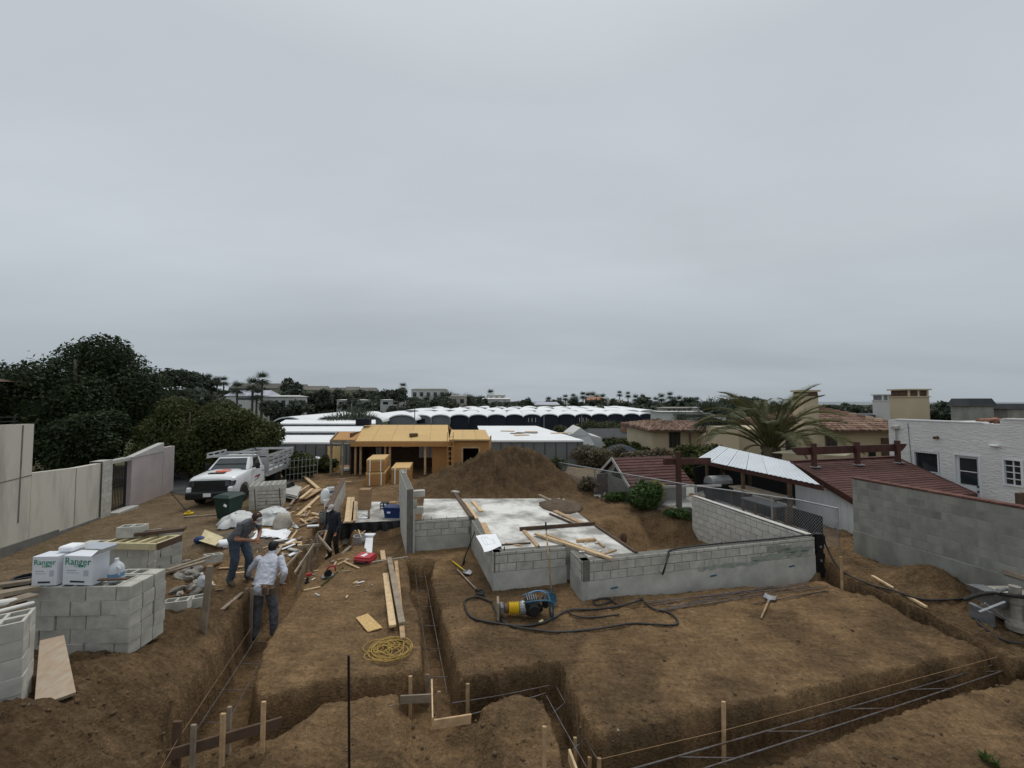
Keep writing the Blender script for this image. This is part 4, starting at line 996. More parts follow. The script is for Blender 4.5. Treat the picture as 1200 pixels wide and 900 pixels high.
bag(262, 640, (.22, .15, .1), 'paper', 'white crumpled bag on the soil behind the man in grey')
for k in range(5): bag(366 + 3.2 * k, 552 - (k % 2) * 5, (.45, .3, .3), 'paper', 'pale wrapped bundle in the heap beside the wire fence', 'wrapped_bundle', 'bundle', .15 * (k % 3), 'pale bundles by the wire fence')
a, b = on(334, 577), on(348, 574)
pi = empty('corrugated_pipe', a, 'short length of wide black drain pipe lying by the scrap timber', 'pipe')
mb = MB(); n = 20; pts = []; rs = []
for k in range(n + 1):
    pts.append(a.lerp(b + Vector((.0, -.5, 0)), k / n) + Z * .24); rs.append(.215 + .012 * (k % 2))
mb.tube(pts, rs, 16, cap=False).build('outer_wall', 'black', pi); MB().tube([pts[0], pts[-1]], .19, 16, cap=False).build('inner_wall', 'black', pi)
d_ = (pts[-1] - pts[0]).normalized(); MB().lathe(pts[-1], [(.185, 0), (.24, 0), (.24, .02), (.185, .02)], 16, Vector((0, 0, 1)).rotation_difference(d_).to_matrix()).build('rim', 'black', pi)
# ------------------------------------------------------------------ scrap timber heap
L_ = [((356, 561), (373, 576), .16, 'wood_new', .15), ((354, 588), (374, 576), .34, 'wood', .12), ((349, 605), (374, 582), .14, 'wood_new', .03), ((345, 586), (362, 575), .10, 'wood', .25),
      ((326, 602), (340, 596), .2, 'wood_old', .06), ((352, 592), (366, 580), .12, 'wood_new', .28), ((340, 597), (350, 583), .09, 'wood_old', .18), ((330, 606), (345, 601), .08, 'wood', .05),
      ((351, 618), (371, 614), .10, 'wood_old', .04), ((340, 634), (348, 623), .06, 'wood_new', .03), ((356, 614), (372, 608), .08, 'wood', .08), ((352, 610), (360, 616), .06, 'wood', .06)]
labs = ['pale plank poking up at the back of the scrap heap', 'broad tan board on the side of the scrap heap', 'long fresh stud along the front of the scrap heap', 'tan board lying across the top of the scrap heap', 'grey board at the left foot of the scrap heap', 'fresh stud on the scrap heap above the long stud', 'grey lath slanting over the scrap heap', 'short tan lath at the foot of the scrap heap', 'grey stud lying on soil between the scrap heap and the trench', 'fresh stick standing askew in the soil past the white tarp', 'tan stud behind the grey one near the trench', 'short tan stub near the trench end']
for (a, b, w, m, l), lab in zip(L_, labs): gb(a, b, w, .045, m, lab, lift=l, name='scrap_plank')
gs = empty('sheet_pile', on(340, 592), 'stack of grey cement sheets in the scrap heap', 'sheets')
for k in range(4):
    qd = [on(330, 586), on(346, 591), on(352, 578), on(338, 574)]; zz = max(p.z for p in qd) + .12 + .04 * k
    MB().prism([Vector((p.x + .05 * math.sin(k * 2), p.y + .05 * k, zz)) for p in qd], (0, 0, .018)).build('cement_sheet', 'concrete', gs)
for k in range(46):
    px, py = rnd.choice([(rnd.uniform(300, 372), rnd.uniform(594, 640)), (rnd.uniform(318, 352), rnd.uniform(632, 652)), (rnd.uniform(352, 376), rnd.uniform(600, 624))])
    p = on(px, py); a = rnd.uniform(0, 3.1); l = rnd.uniform(.12, .5); d = Vector((math.cos(a), math.sin(a), rnd.uniform(-.15, .3))) * l / 2
    board(p + Z * .06 - d, p + Z * .06 + d, rnd.uniform(.05, .14), rnd.uniform(.02, .05), rnd.choice(['wood', 'wood_old', 'wood_new', 'concrete', 'wood_old', 'paper']), 'short broken offcut strewn between the white tarp and the trench', 'offcut', 'offcut', 'offcuts strewn round the scrap heap')
# tarps
def tarp(corners, hgt, label, mat='tarp', n=22, seed=1, amp=.1):
    cs = [on(*c) for c in corners]; vs = []; rs = np.random.RandomState(seed)
    for i in range(n + 1):
        for j in range(n + 1):
            u, w = i / n, j / n; p = cs[0].lerp(cs[1], u).lerp(cs[3].lerp(cs[2], u), w)
            e = (4 * u * (1 - u)) ** .6 * (4 * w * (1 - w)) ** .6
            z = gz(p.x, p.y) + .025 + hgt * e * (1 + .5 * float(fbm(np.array([p.x * 1.0 + seed]), np.array([p.y]), 1.5, 3)[0])) + amp * abs(float(fbm(np.array([p.x]), np.array([p.y + seed]), 3.2, 3)[0]))
            p.x += .12 * float(fbm(np.array([w * 5.0]), np.array([seed + u * 5]), 1, 2)[0]); p.y += .25 * float(fbm(np.array([u * 5.0]), np.array([seed + 9. + w * 5]), 1, 2)[0]); p.z = z; vs.append(p)
    fs = [(i * (n + 1) + j, i * (n + 1) + j + 1, (i + 1) * (n + 1) + j + 1, (i + 1) * (n + 1) + j) for i in range(n) for j in range(n)]
    o = MB().add(vs, fs).add([v - Z * .004 for v in vs], [f[::-1] for f in fs]).build('tarp', mat, smooth=True); return tag(o, label, 'tarp')
tarp([(300, 618), (350, 622), (336, 604), (301, 600)], .38, 'large white tarp humped over a pile beside the scrap timber', seed=2)
tarp([(252, 621), (300, 622), (300, 606), (266, 606)], .30, 'smaller white tarp crumpled in front of the green bin', seed=5)
tarp([(300, 632), (336, 634), (338, 622), (304, 624)], .08, 'torn strip of white sheeting on the debris', 'paper', seed=7)
qd = [D(233, 634, 11.4), D(252, 640, 11.0), D(262, 630, 11.6), D(240, 621, 12.0)]
tag(MB().prism(qd, (0, 0, .015)).build('cardboard_sheet', 'yellow_pale'), 'beige cardboard sheet tilted on the soil by the gravel heap', 'cardboard')
bag(234, 636, (.16, .12, .1), 'blue_plastic', 'dark blue crumpled bag by the cardboard sheet')
# ------------------------------------------------------------------ boxes and jugs on the block stack
zS = zA + 5 * .1935
def carton(px0, px1, ptop, pbot, Yf, rz, label, scale):
    a, b = D(px0, pbot, Yf), D(px1, pbot, Yf); c = (a + b) / 2; w = (b - a).length; h = (pbot - ptop) / FPX * Yf; dp = .22
    t = empty('shipping_box', (c.x, c.y + dp / 2, zS + .004), label, 'box', rz=rz); ORG[t] = Vector((0, 0, 0))
    MB().box((0, 0, h / 2), (w, dp, h), b=.004).build('carton', 'box_white', t)
    def tx(s, size, x, z, mat, sx=1.0):
        me = text_mesh(s, size, .001); me.materials.append(MATS[mat]); o = link('print', me, t, (x, -dp / 2 - .003, z), (R(90), 0, 0)); o.scale = (sx, 1, 1)
    tx('Ranger', w * .27 * 1.15, 0, h * .80, 'ink_green'); tx('CLEAN', w * .12, .03, h * .66, 'ink_green')
    for k, (x, z, ww, hh) in enumerate(((-.2, .5, .4, .03), (-.15, .42, .5, .02), (.28, .42, .2, .2), (.0, .12, .6, .06))): MB().box((x * w, -dp / 2 - .002, z * h), (ww * w * .8, .002, hh * h)).build('print', 'ink_line' if k != 3 else 'ink_dark', t)
    return t, w, h, dp
t1, w1, h1, d1 = carton(37, 65, 650, 683, 5.68, R(3), 'closed white shipping box with green lettering at the left end of the stack', 1)
t2, w2, h2, d2 = carton(72, 110, 649, 682, 5.7, R(-4), 'open white shipping box with green lettering and raised flaps', 1)
MB().hexa([(w2 / 2 + .002, -.15, h2), (w2 / 2 + .006, -.15, h2), (w2 / 2 + .006, .15, h2), (w2 / 2 + .002, .15, h2), (w2 / 2 + .12, -.15, h2 + .1), (w2 / 2 + .124, -.15, h2 + .1), (w2 / 2 + .124, .15, h2 + .1), (w2 / 2 + .12, .15, h2 + .1)]).build('flap', 'box_white', t2)
MB().hexa([(-w2 / 2, .152, h2), (w2 / 2, .152, h2), (w2 / 2, .156, h2), (-w2 / 2, .156, h2), (-w2 / 2, .2, h2 + .08), (w2 / 2, .2, h2 + .08), (w2 / 2, .204, h2 + .08), (-w2 / 2, .204, h2 + .08)]).build('flap', 'box_white', t2)
tag(MB().box((t1.location.x + .12, t1.location.y + .12, zS + h1 + .05), (.2, .2, .08), b=.02).build('foam_cup', 'paper'), 'white foam tray resting on top of the closed box', 'tray')
def jug(c, label, band=True, s=1.0):
    t = empty('water_jug', c, label, 'jug'); ORG[t] = Vector(c); c = Vector(c)
    MB().lathe(c, [(0, 0), (.085 * s, 0), (.09 * s, .02), (.09 * s, .17 * s), (.075 * s, .22 * s), (.03 * s, .27 * s), (.022 * s, .28 * s), (.022 * s, .3 * s), (0, .3 * s)], 16).build('bottle', 'jug', t, smooth=True)
    MB().lathe(c + Z * .3 * s, [(.024, -.012), (.024, .015), (0, .015)], 10).build('cap', 'paper', t)
    MB().tube(smooth_path([c + Vector((.06 * s, -.05, .22 * s)), c + Vector((.11 * s, -.06, .19 * s)), c + Vector((.085 * s, -.05, .1 * s))], 3), .012, 6).build('handle', 'jug', t)
    if band: MB().lathe(c, [(.0905 * s, .06 * s), (.0925 * s, .06 * s), (.0925 * s, .12 * s), (.0905 * s, .12 * s)], 16).build('label_band', 'jug_blue', t)
jb = D(136, 679, 5.85); jug((jb.x, jb.y, zS + .003), 'clear water jug with blue band on the block stack')
p = on(241, 692, .2); jug((p.x - .05, p.y - .05, p.z + .1), 'white plastic jug beside the wide upright stud', False, .85)
# pale timber frame resting on blocks
fr = empty('wooden_ladder_rack', (-6.9, 7.1, zS + .2), 'pale yellow ladder-like timber frame laid on the block stack', 'frame'); zf = gz(-7.2, 7.3) + 6 * .1935 + .04
f0, f1 = D(118, 656, 7.0), D(183, 657, 6.95); f0.z = f1.z = zf; off = Vector((.04, .42, 0))
for k in range(2): MB().beam(f0 + off * k, f1 + off * k, .045, .11, b=.004).build('rail', 'yellow_pale', fr)
for k in range(6): p = f0.lerp(f1, k / 5 * .96 + .02); MB().beam(p + Vector((0, .028, .0)), p + off - Vector((0, .028, 0)), .045, .1, b=.004).build('rung', 'yellow_pale', fr)
MB().beam(f1 + Vector((.03, -.02, 0)), f1 + off + Vector((.03, .02, 0)), .012, .11).build('end_board', 'wood_dark', fr)
f2 = Vector((0, 0, .115))
tag(MB().beam(f0 + f2 + Vector((.35, .25, 0)), f0 + f2 + Vector((1.0, .55, 0)), .16, .06, b=.005).build('offcut', 'wood_dark'), 'brown timber wedge sitting on the pale frame', 'offcut')
p = D(102, 648, 7.4); one_block((f0.x + .25, f0.y + .3, zf + .06), .2, 'single grey block standing on the pale timber frame')
for k, (a, b) in enumerate((((196, 668), (246, 652)), ((192, 672), (240, 658)))): board(D(*a, 7.3) + Z * .0, D(*b, 8.3), .07, .035, 'wood_old', ['long grey lath running from the stack to the rubble', 'lower grey lath running from the stack to the rubble'][k])
board(D(116, 681, 5.62) + Z * .02, D(150, 680, 5.6) + Z * .02, .06, .02, 'wood_dark', 'dark stick lying in front of the water jug')
# ------------------------------------------------------------------ green wheeled bin
p = on(268, 608); t = empty('wheeled_bin', p, 'dark green wheeled garbage bin in front of the truck', 'bin', rz=R(-12)); ORG[t] = Vector((0, 0, 0)); t.scale = (.86, .86, .92)
MB().hexa([(-.30, -.26, .05), (.30, -.26, .05), (.30, .26, .05), (-.30, .26, .05), (-.40, -.36, .86), (.40, -.36, .86), (.40, .36, .86), (-.40, .36, .86)]).build('tub', 'bin_green', t)
MB().box((0, 0, .87), (.86, .78, .045), b=.015).build('rim', 'bin_green', t)
MB().add([(-.45, -.42, .90), (.43, -.42, .90), (.43, .40, .93), (-.45, .40, .93), (-.3, -.3, 1.0), (.3, -.3, 1.0), (.3, .34, 1.02), (-.3, .34, 1.02)], [(0, 3, 2, 1), (4, 5, 6, 7), (0, 1, 5, 4), (1, 2, 6, 5), (2, 3, 7, 6), (3, 0, 4, 7)]).build('lid', 'bin_green', t)
MB().tube([(-.3, .46, .93), (.3, .46, .93)], .02, 8).build('handle', 'black', t)
for s in (-1, 1):
    w = MB().lathe((s * .32, .26, .13), [(0, -.03), (.13, -.03), (.13, .03), (0, .03)], 16, Matrix.Rotation(R(90), 3, 'Y')).build('wheel', 'rubber', t)
MB().box((.2, -.37, .62), (.16, .008, .09), rot=Matrix.Rotation(R(-7), 3, 'X') @ Matrix.Rotation(.3, 3, 'Y')).build('sticker', 'paper', t)
# wire grate leaning against the blocks
gp = on(302, 606); gr_ = empty('wire_grate', gp, 'rusty wire grate leaning on the cube of blocks', 'grate')
for k in range(7): MB().beam(gp + Vector((-.1 + .0 * k, .1, .15 + .13 * k)), gp + Vector((.75, .25, .15 + .13 * k)), .015, .02).build('wire', 'wood_dark', gr_)
for x in (-.1, .75): MB().beam(gp + Vector((x, .08 + .18 * x, .0)), gp + Vector((x - .12, .12 + .18 * x, 1.02)), .025, .03).build('side_bar', 'wood_dark', gr_)
# concrete pump at the right edge
pc = on(1192, 738, .15); t = empty('concrete_pump', pc, 'concrete-crusted pump with post, hopper and hoses beside the old wall', 'pump'); ORG[t] = Vector((0, 0, 0))
MB().lathe((.0, 0, 0), [(0, -.05), (.14, 0), (.15, .1), (.09, .2), (.085, .45), (.11, .5), (.11, .62), (.08, .66), (.08, .8), (0, .82)], 14).build('post', 'rubble', t)
MB().hexa([(-.30, .1, .35), (-.05, .1, .32), (-.02, .4, .32), (-.28, .4, .35), (-.36, .0, .62), (-.05, -.02, .60), (.0, .5, .60), (-.36, .5, .62)]).build('hopper', 'steel', t)
MB().box((.35, .3, .3), (.7, .6, .5), b=.04).build('engine_box', 'rubble', t)
MB().tube(smooth_path([(-.75, .2, .45), (-.4, .1, .62), (.0, -.12, .66), (.4, -.2, .7)], 5), .035, 8).build('feed_hose', 'rubber', t)
MB().tube(smooth_path([(.1, -.12, .6), (.05, -.16, .3), (.2, -.2, .0)], 5), .022, 8).build('drain_hose', 'rubber', t)
MB().tube([(-.38, -.05, .74), (-.05, .1, .7)], .035, 10).build('outlet_pipe', 'galv', t); MB().tube([(-.6, -.02, .5), (-.25, -.1, .2)], .012, 6).build('brace_rod', 'galv', t); MB().tube([(-.75, -.05, .35), (-.3, -.08, .55)], .02, 6).build('lever', 'galv', t)
for sx in (-.3, .4): MB().box((sx, .3, .12), (.08, .4, .3), b=.02).build('leg', 'steel', t)
# ------------------------------------------------------------------ left boundary: cream wall, gate, pink wall
wa, wb = G(-70, 676, .1), G(123, 606, 0)
dw = (wb - wa); dw.z = 0; Lc = dw.length; dw.normalize(); nw = Vector((dw.y, -dw.x, 0))
def wpt(px, z=0):                         # point of the wall line seen at column px
    u = (px - 600) / FPX; t = (u * wa.y - wa.x) / (dw.x - u * dw.y); p = wa + dw * t; p.z = z; return p
cw = empty('garden_wall', wpt(60, -.2), 'long cream stucco garden wall with one taller section beside the dirt lane', 'wall')
p42 = wpt(42)
def wallseg(a, b, z0, za, zb_, th, mat, name, par):
    a, b = Vector(a), Vector(b); s = Vector((-nw.x, -nw.y, 0)) * th
    return MB().hexa([Vector((a.x, a.y, z0)), Vector((b.x, b.y, z0)), Vector((b.x, b.y, z0)) + s, Vector((a.x, a.y, z0)) + s, Vector((a.x, a.y, za)), Vector((b.x, b.y, zb_)), Vector((b.x, b.y, zb_)) + s, Vector((a.x, a.y, za)) + s]).build(name, mat, par)
wallseg(wpt(-70), p42, -.3, 3.68, 3.62, .22, 'cream', 'tall_panel', cw)
pj = [42, 94, 122]
wallseg(p42 + dw * .01, wpt(93.5), -.3, 2.16, 2.05, .2, 'cream', 'wall_panel', cw); wallseg(wpt(94), wpt(122), -.3, 2.05, 2.03, .2, 'cream', 'wall_panel', cw)
wallseg(p42 + dw * .01 - nw * -.02, wpt(122), 2.165, 2.21, 2.09, .26, 'concrete', 'coping', cw) if False else None
M('stain', (.17, .165, .15), .95, .2, 3, 0)
for px, zt in ((29, 3.6),): MB().beam(wpt(px, .8) + nw * .003, wpt(px, zt) + nw * .003, .05, .004, up=nw).build('crack_stain', 'stain', cw)
MB().beam(wpt(-60, 2.0) + nw * .003, wpt(42, 2.1) + nw * .003, .004, .03).build('joint_line', 'stain', cw)
MB().beam(wpt(93.7, -.2) + nw * .003, wpt(93.7, 2.02) + nw * .003, .02, .004, up=nw).build('joint_line', 'stain', cw)
for px0, px1, h in ((-60, 0, .35), (0, 75, .28), (75, 122, .12)): wallseg(wpt(px0) + nw * .05, wpt(px1) + nw * .05, -.3, h, h * .7, .05, 'stain', 'footing', cw)
ql = G(128, 608, 0)
pil = empty('gate_pillar', wpt(128, -.1), 'grey block gate pillar at the end of the cream wall', 'pillar'); pa_ = wpt(122.5); pb_ = wpt(134)
for k in range(11): MB().hexa([Vector((q.x, q.y, -.1 + k * .2)) for q in (pa_ + nw * .05, pb_ + nw * .05, pb_ - nw * .35, pa_ - nw * .35)] + [Vector((q.x, q.y, .095 + k * .2)) for q in (pa_ + nw * .05, pb_ + nw * .05, pb_ - nw * .35, pa_ - nw * .35)]).build('block', 'block_grey', pil)
MB().hexa([Vector((q.x, q.y, -.1)) for q in (pa_ + nw * .04, pb_ + nw * .04 - dw * .01, pb_ - nw * .34 - dw * .01, pa_ - nw * .34)] + [Vector((q.x, q.y, 2.09)) for q in (pa_ + nw * .04, pb_ + nw * .04 - dw * .01, pb_ - nw * .34 - dw * .01, pa_ - nw * .34)]).build('mortar_core', 'mortar', pil)
gt = empty('iron_gate', wpt(146, 0), 'black iron bar gate between the block pillar and the pink wall', 'gate'); g0, g1 = wpt(135.5) - nw * .15, wpt(156.5) - nw * .15
for k in range(13): p = g0.lerp(g1, k / 12); MB().beam(p + Z * .08, p + Z * (1.72 + .06 * math.sin(k / 12 * 3.14)), .018, .018).build('bar', 'black', gt)
for z in (.15, .95, 1.62): MB().beam(g0 + Z * z, g1 + Z * z, .03, .045).build('rail', 'black', gt)
for q in (g0, g1): MB().beam(q, q + Z * 1.85, .05, .05).build('gate_frame', 'black', gt)
MB().beam(wpt(135) + Z * 1.97 - nw * .15, wpt(157) + Z * 1.97 - nw * .15, .3, .12).build('lintel', 'concrete', gt)
MB().beam(wpt(134) + Z * .03 + nw * .1, wpt(158) + Z * .02 + nw * .1, .4, .1).build('threshold', 'concrete', gt)
pk = empty('garden_wall', wpt(180, -.2), 'faded pink stucco wall with a stepped top beyond the iron gate', 'wall')
wallseg(wpt(158), wpt(194), -.3, 1.98, 2.35, .2, 'pinkwall', 'wall_panel', pk); wallseg(wpt(194.3), wpt(207), -.3, 2.15, 2.15, .2, 'pinkwall', 'end_panel', pk)
wallseg(wpt(158) + nw * .02, wpt(194) + nw * .02, 1.99, 2.03, 2.39, .24, 'concrete', 'coping', pk).location.z = .0
for px in (-30, -12, 6, 24): MB().beam(wpt(px, 3.6) - nw * .1, wpt(px, 3.88) - nw * .1, .03, .03).build('rail_post', 'black', cw)
MB().beam(wpt(-60, 3.88) - nw * .1, wpt(28, 3.84) - nw * .1, .03, .03).build('top_rail', 'black', cw); MB().beam(wpt(-60, 3.75) - nw * .1, wpt(28, 3.72) - nw * .1, .025, .025).build('top_rail', 'black', cw)
# neighbour's eave above the wall
nh = empty('house', (-31, 18, 0), 'brown neighbouring house behind the cream wall, only its eave corner showing', 'house')
MB().hexa([(-38, 16, 0), (-29.0, 16, 0), (-29.0, 22, 0), (-38, 22, 0), (-38, 16, 5.4), (-29.0, 16, 5.4), (-29.0, 22, 5.4), (-38, 22, 5.4)]).build('wall', 'wood_dark', nh)
MB().add([(-39, 15.2, 5.35), (-27.4, 15.4, 5.35), (-27.4, 22.6, 5.35), (-39, 22.6, 5.35), (-39, 18.8, 6.2), (-31, 18.8, 6.2)], [(0, 3, 2, 1), (0, 1, 5, 4), (1, 2, 5), (2, 3, 4, 5), (3, 0, 4)]).build('roof', 'wood_dark', nh)
MB().box((-33.5, 15.3, 5.28), (11, .06, .16)).build('fascia', 'wood_dark', nh)
# asphalt alley beyond the truck
rp = [G(150, 575, 0), G(214, 580, 0), G(300, 562, 0), G(345, 545, 0), G(250, 536, 0), G(120, 545, 0)]
mb = MB(); nX = 24
A_, B_, C_, D_ = rp[1], rp[2] + Vector((.5, 1.5, 0)), G(300, 545, 0), G(130, 560, 0)
vs = []
for i in range(nX + 1):
    for j in range(nX + 1): p = A_.lerp(B_, i / nX).lerp(D_.lerp(C_, i / nX), j / nX); p.z = gz(p.x, p.y) + .02; vs.append(p)
mb.add(vs, [(i * (nX + 1) + j, (i + 1) * (nX + 1) + j, (i + 1) * (nX + 1) + j + 1, i * (nX + 1) + j + 1) for i in range(nX) for j in range(nX)])
tag(mb.build('road', 'asphalt'), 'grey asphalt alley behind the truck', 'road', kind='structure')
# ------------------------------------------------------------------ new timber house
def newhouse():
    c = Vector((-5.3, 23.5, 0)); t = empty('timber_house', (-5.3, 23.5, 0), 'unfinished small house sheathed in raw particle board behind the dirt heap', 'house')
    Y0, Y1 = 23.5, 27.5; xl, xr = (415 - 600) / FPX * Y0, (527 - 600) / FPX * Y0; xe = (573 - 600) / FPX * Y0
    # main roof, single pitch seen from above
    def px(p, Y): return (p - 600) / FPX * Y
    ze = 4.3 - 47 / FPX * 23.1; zr_ = 4.3 - 28 / FPX * 26.6
    a, b, c2, d = Vector((px(414, 23.1), 23.1, ze)), Vector((px(527, 23.1), 23.1, ze)), Vector((px(525, 26.6), 26.6, zr_)), Vector((px(428, 26.6), 26.6, zr_))
    nrows = 3
    for i in range(nrows):
        for j in range(5):
            P = lambda u, v: a.lerp(b, u).lerp(d.lerp(c2, u), v)
            u0, u1, v0, v1 = j / 5 + .0015, (j + 1) / 5 - .0015, i / nrows + .002, (i + 1) / nrows - .002
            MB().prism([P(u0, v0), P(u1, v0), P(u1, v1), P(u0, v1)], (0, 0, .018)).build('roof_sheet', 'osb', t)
    MB().prism([a - Z * .004, b - Z * .004, c2 - Z * .004, d - Z * .004], (0, 0, -.06)).build('roof_deck', 'wood', t)
    MB().beam(a + Vector((-.1, -.03, -.16)), b + Vector((.1, -.03, -.16)), .05, .26).build('fascia', 'osb_dark', t)
    # rear slope
    MB().prism([d, c2, c2 + Vector((0, 2.5, -.5)), d + Vector((0, 2.5, -.5))], (0, 0, -.06)).build('rear_roof', 'osb', t)
    # canopy frame on the left
    f = [Vector((px(388, 23.1), 23.1, ze - .02)), Vector((px(417, 23.1), 23.1, ze - .02)), Vector((px(424, 25.0), 25.0, ze + .3)), Vector((px(396, 25.0), 25.0, ze + .3))]
    for p, q in ((f[0], f[1]), (f[3], f[2]), (f[0], f[3])): MB().beam(p, q, .05, .2).build('canopy_beam', 'wood_old', t)
    for k in range(7): MB().beam(f[0].lerp(f[1], (k + .7) / 7.5), f[3].lerp(f[2], (k + .7) / 7.5), .05, .12).build('rafter', 'wood', t)
    MB().prism([f[0].lerp(f[1], .1) + Z * .1, f[1] + Z * .1, f[2] + Z * .1, f[3].lerp(f[2], .1) + Z * .1], (0, 0, .02)).build('canopy_sheet', 'osb_dark', t)
    for p in (389.5, 403): MB().beam((px(p, 23.2), 23.2, 0), (px(p, 23.2), 23.2, ze - .1), .1, .1).build('post', 'wood_old', t)
    for p in (418, 424, 452.5, 458, 499): MB().beam((px(p, 23.4), 23.4, 0), (px(p, 23.4), 23.4, ze - .1), .11, .11).build('post', 'wood', t)
    # back wall and side walls
    MB().box(((xl + xr) / 2, 26.4, 1.2), (xr - xl + .6, .1, 2.4)).build('back_wall', 'wood_dark', t)
    MB().box((xl - .2, 25, 1.2), (.1, 2.8, 2.4)).build('side_wall', 'wood_dark', t)
    for p, y0, y1, w in ((444, 543, 524, 6), (476, 524, 517, 8), (495, 536, 521, 7), (504, 536, 521, 9)):
        cx = px(p, 26.2); z1, z0 = 4.3 - (y1 - 470) / FPX * 26.2, 4.3 - (y0 - 470) / FPX * 26.2
        if z0 > z1: z0, z1 = z1, z0
        ww = w / FPX * 26.2; MB().box((cx, 26.32, (z0 + z1) / 2), (ww, .05, abs(z1 - z0))).build('window', 'white_roof', t); MB().box((cx, 26.28, (z0 + z1) / 2), (.03, .03, abs(z1 - z0))).build('mullion', 'wood', t)
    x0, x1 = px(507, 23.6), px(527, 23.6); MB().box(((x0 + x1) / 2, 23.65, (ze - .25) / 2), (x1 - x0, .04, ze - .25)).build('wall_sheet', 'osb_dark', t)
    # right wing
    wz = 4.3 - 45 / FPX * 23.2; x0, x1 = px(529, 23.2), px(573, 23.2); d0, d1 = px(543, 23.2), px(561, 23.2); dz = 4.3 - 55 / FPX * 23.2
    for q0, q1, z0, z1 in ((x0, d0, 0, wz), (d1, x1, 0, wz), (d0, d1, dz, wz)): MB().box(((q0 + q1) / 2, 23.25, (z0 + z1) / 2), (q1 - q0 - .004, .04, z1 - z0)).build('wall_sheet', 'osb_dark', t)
    MB().box(((d0 + d1) / 2, 24.6, dz / 2), (d1 - d0 + .8, .05, dz)).build('inner_wall', 'shade_black', t); MB().box((x1 - .03, 24.8, wz / 2), (.04, 3.0, wz)).build('side_wall', 'osb_dark', t); MB().box((x0 + .03, 24.8, wz / 2), (.04, 3.0, wz)).build('side_wall', 'osb_dark', t)  # inner wall blackened: the unlit room is painted into its colour
    for s in (d0 - .05, d1 + .05): MB().beam((s, 23.21, 0), (s, 23.21, dz + .06), .09, .03, up=Vector((0, 1, 0))).build('door_frame', 'wood', t)
    MB().box(((d0 + d1) / 2, 23.21, dz + .05), (d1 - d0, .03, .09)).build('door_frame', 'wood', t)
    r0 = [Vector((x0 - .1, 23.05, wz)), Vector((x1 + .1, 23.05, wz)), Vector((px(569, 25.9), 25.9, 4.3 - 34 / FPX * 25.9)), Vector((px(529, 25.9), 25.9, 4.3 - 34 / FPX * 25.9))]
    for j in range(3):
        P = lambda u, v: r0[0].lerp(r0[1], u).lerp(r0[3].lerp(r0[2], u), v); MB().prism([P(j / 3 + .003, 0), P((j + 1) / 3 - .003, 0), P((j + 1) / 3 - .003, 1), P(j / 3 + .003, 1)], (0, 0, .03)).build('roof_sheet', 'osb' if j < 2 else 'osb', t)
    MB().prism([p - Z * .004 for p in r0], (0, 0, -.05)).build('roof_deck', 'wood', t)
    # small tools on the roof
    o = MB().box(a.lerp(b, .62).lerp(d.lerp(c2, .62), .25) + Z * .12, (.5, .25, .2), rz=.4, b=.04).build('tool_bag', 'leather'); tag(o, 'brown tool bag left on the particle board roof', 'bag')
    o = MB().box(d.lerp(c2, .02) + Vector((0, -.5, .25)), (.9, .5, .45), b=.05).build('roof_bundle', 'navy_wall'); tag(o, 'dark blue bundle on the upper left corner of the board roof', 'bundle')
    ld = empty('ladder', (px(528, 22.9), 22.9, 0), 'wooden ladder leaning between the two parts of the new house', 'ladder')
    for s in (-.17, .17): MB().beam((px(528, 22.7) + s, 22.7, 0.1), (px(528, 23.0) + s, 23.0, 2.5), .035, .07).build('rail', 'osb_dark', ld)
    for k in range(8): z = .35 + k * .27; MB().beam((px(528, 22.7) - .17, 22.7 + z * .12, z), (px(528, 22.7) + .17, 22.7 + z * .12, z), .03, .03).build('rung', 'wood', ld)
newhouse()
# stacks of sheets
def sheets(pxl, pxr, ytop, ybot, Y, rz, n, label, z0=0.0):
    w = (pxr - pxl) / FPX * Y * .82; c = D((pxl + pxr) / 2, ybot, Y); h = (ybot - ytop) / FPX * Y
    t = empty('sheet_bundle', (c.x, c.y + .7, z0), label, 'sheet bundle', rz=rz); ORG[t] = Vector((0, 0, 0))
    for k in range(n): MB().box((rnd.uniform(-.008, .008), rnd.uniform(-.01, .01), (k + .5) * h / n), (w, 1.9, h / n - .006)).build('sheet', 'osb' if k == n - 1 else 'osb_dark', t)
    for x in (-w * .3, w * .3): MB().box((x, -.955, h / 2), (.05, .012, h)).build('strap', 'paper', t)
    return h
h = sheets(425, 451, 546, 561, 20.6, R(10), 6, 'lower strapped bundle of particle board sheets in front of the new house', gz(-7.1, 21))
sheets(426, 450, 532, 546, 20.6, R(10), 6, 'upper strapped bundle of particle board sheets, stacked on another', gz(-7.1, 21) + h + .03)
sheets(455, 480, 541, 560, 21.0, R(9), 7, 'single low bundle of particle board sheets beside the double pile', gz(-6, 21.3))
for k in range(4): p = D(457 + 4.0 * k, 540, 21.2); 
p0 = on(402, 553); tag(MB().tube([on(402, 553) + Z * .12, on(424, 551) + Z * .12], .13, 12).build('pvc_pipe', 'pvc'), 'thick white plastic pipe lying in front of the new house', 'pipe')
pb0 = on(391, 551); q = [D(384, 551, pb0.y), D(398, 551, pb0.y), D(399, 523, pb0.y + .5), D(384, 523, pb0.y + .5)]
tag(MB().prism(q, (0, .03, 0)).build('wood_sheet', 'osb'), 'full particle board sheet leaning upright under the canopy of the new house', 'board')
for a, b in (((393, 562), (420, 560)), ((395, 566), (412, 565))): gb(a, b, .1, .04, 'wood', 'thin board lying flat in front of the sheet bundles', group='boards before the sheet bundles')
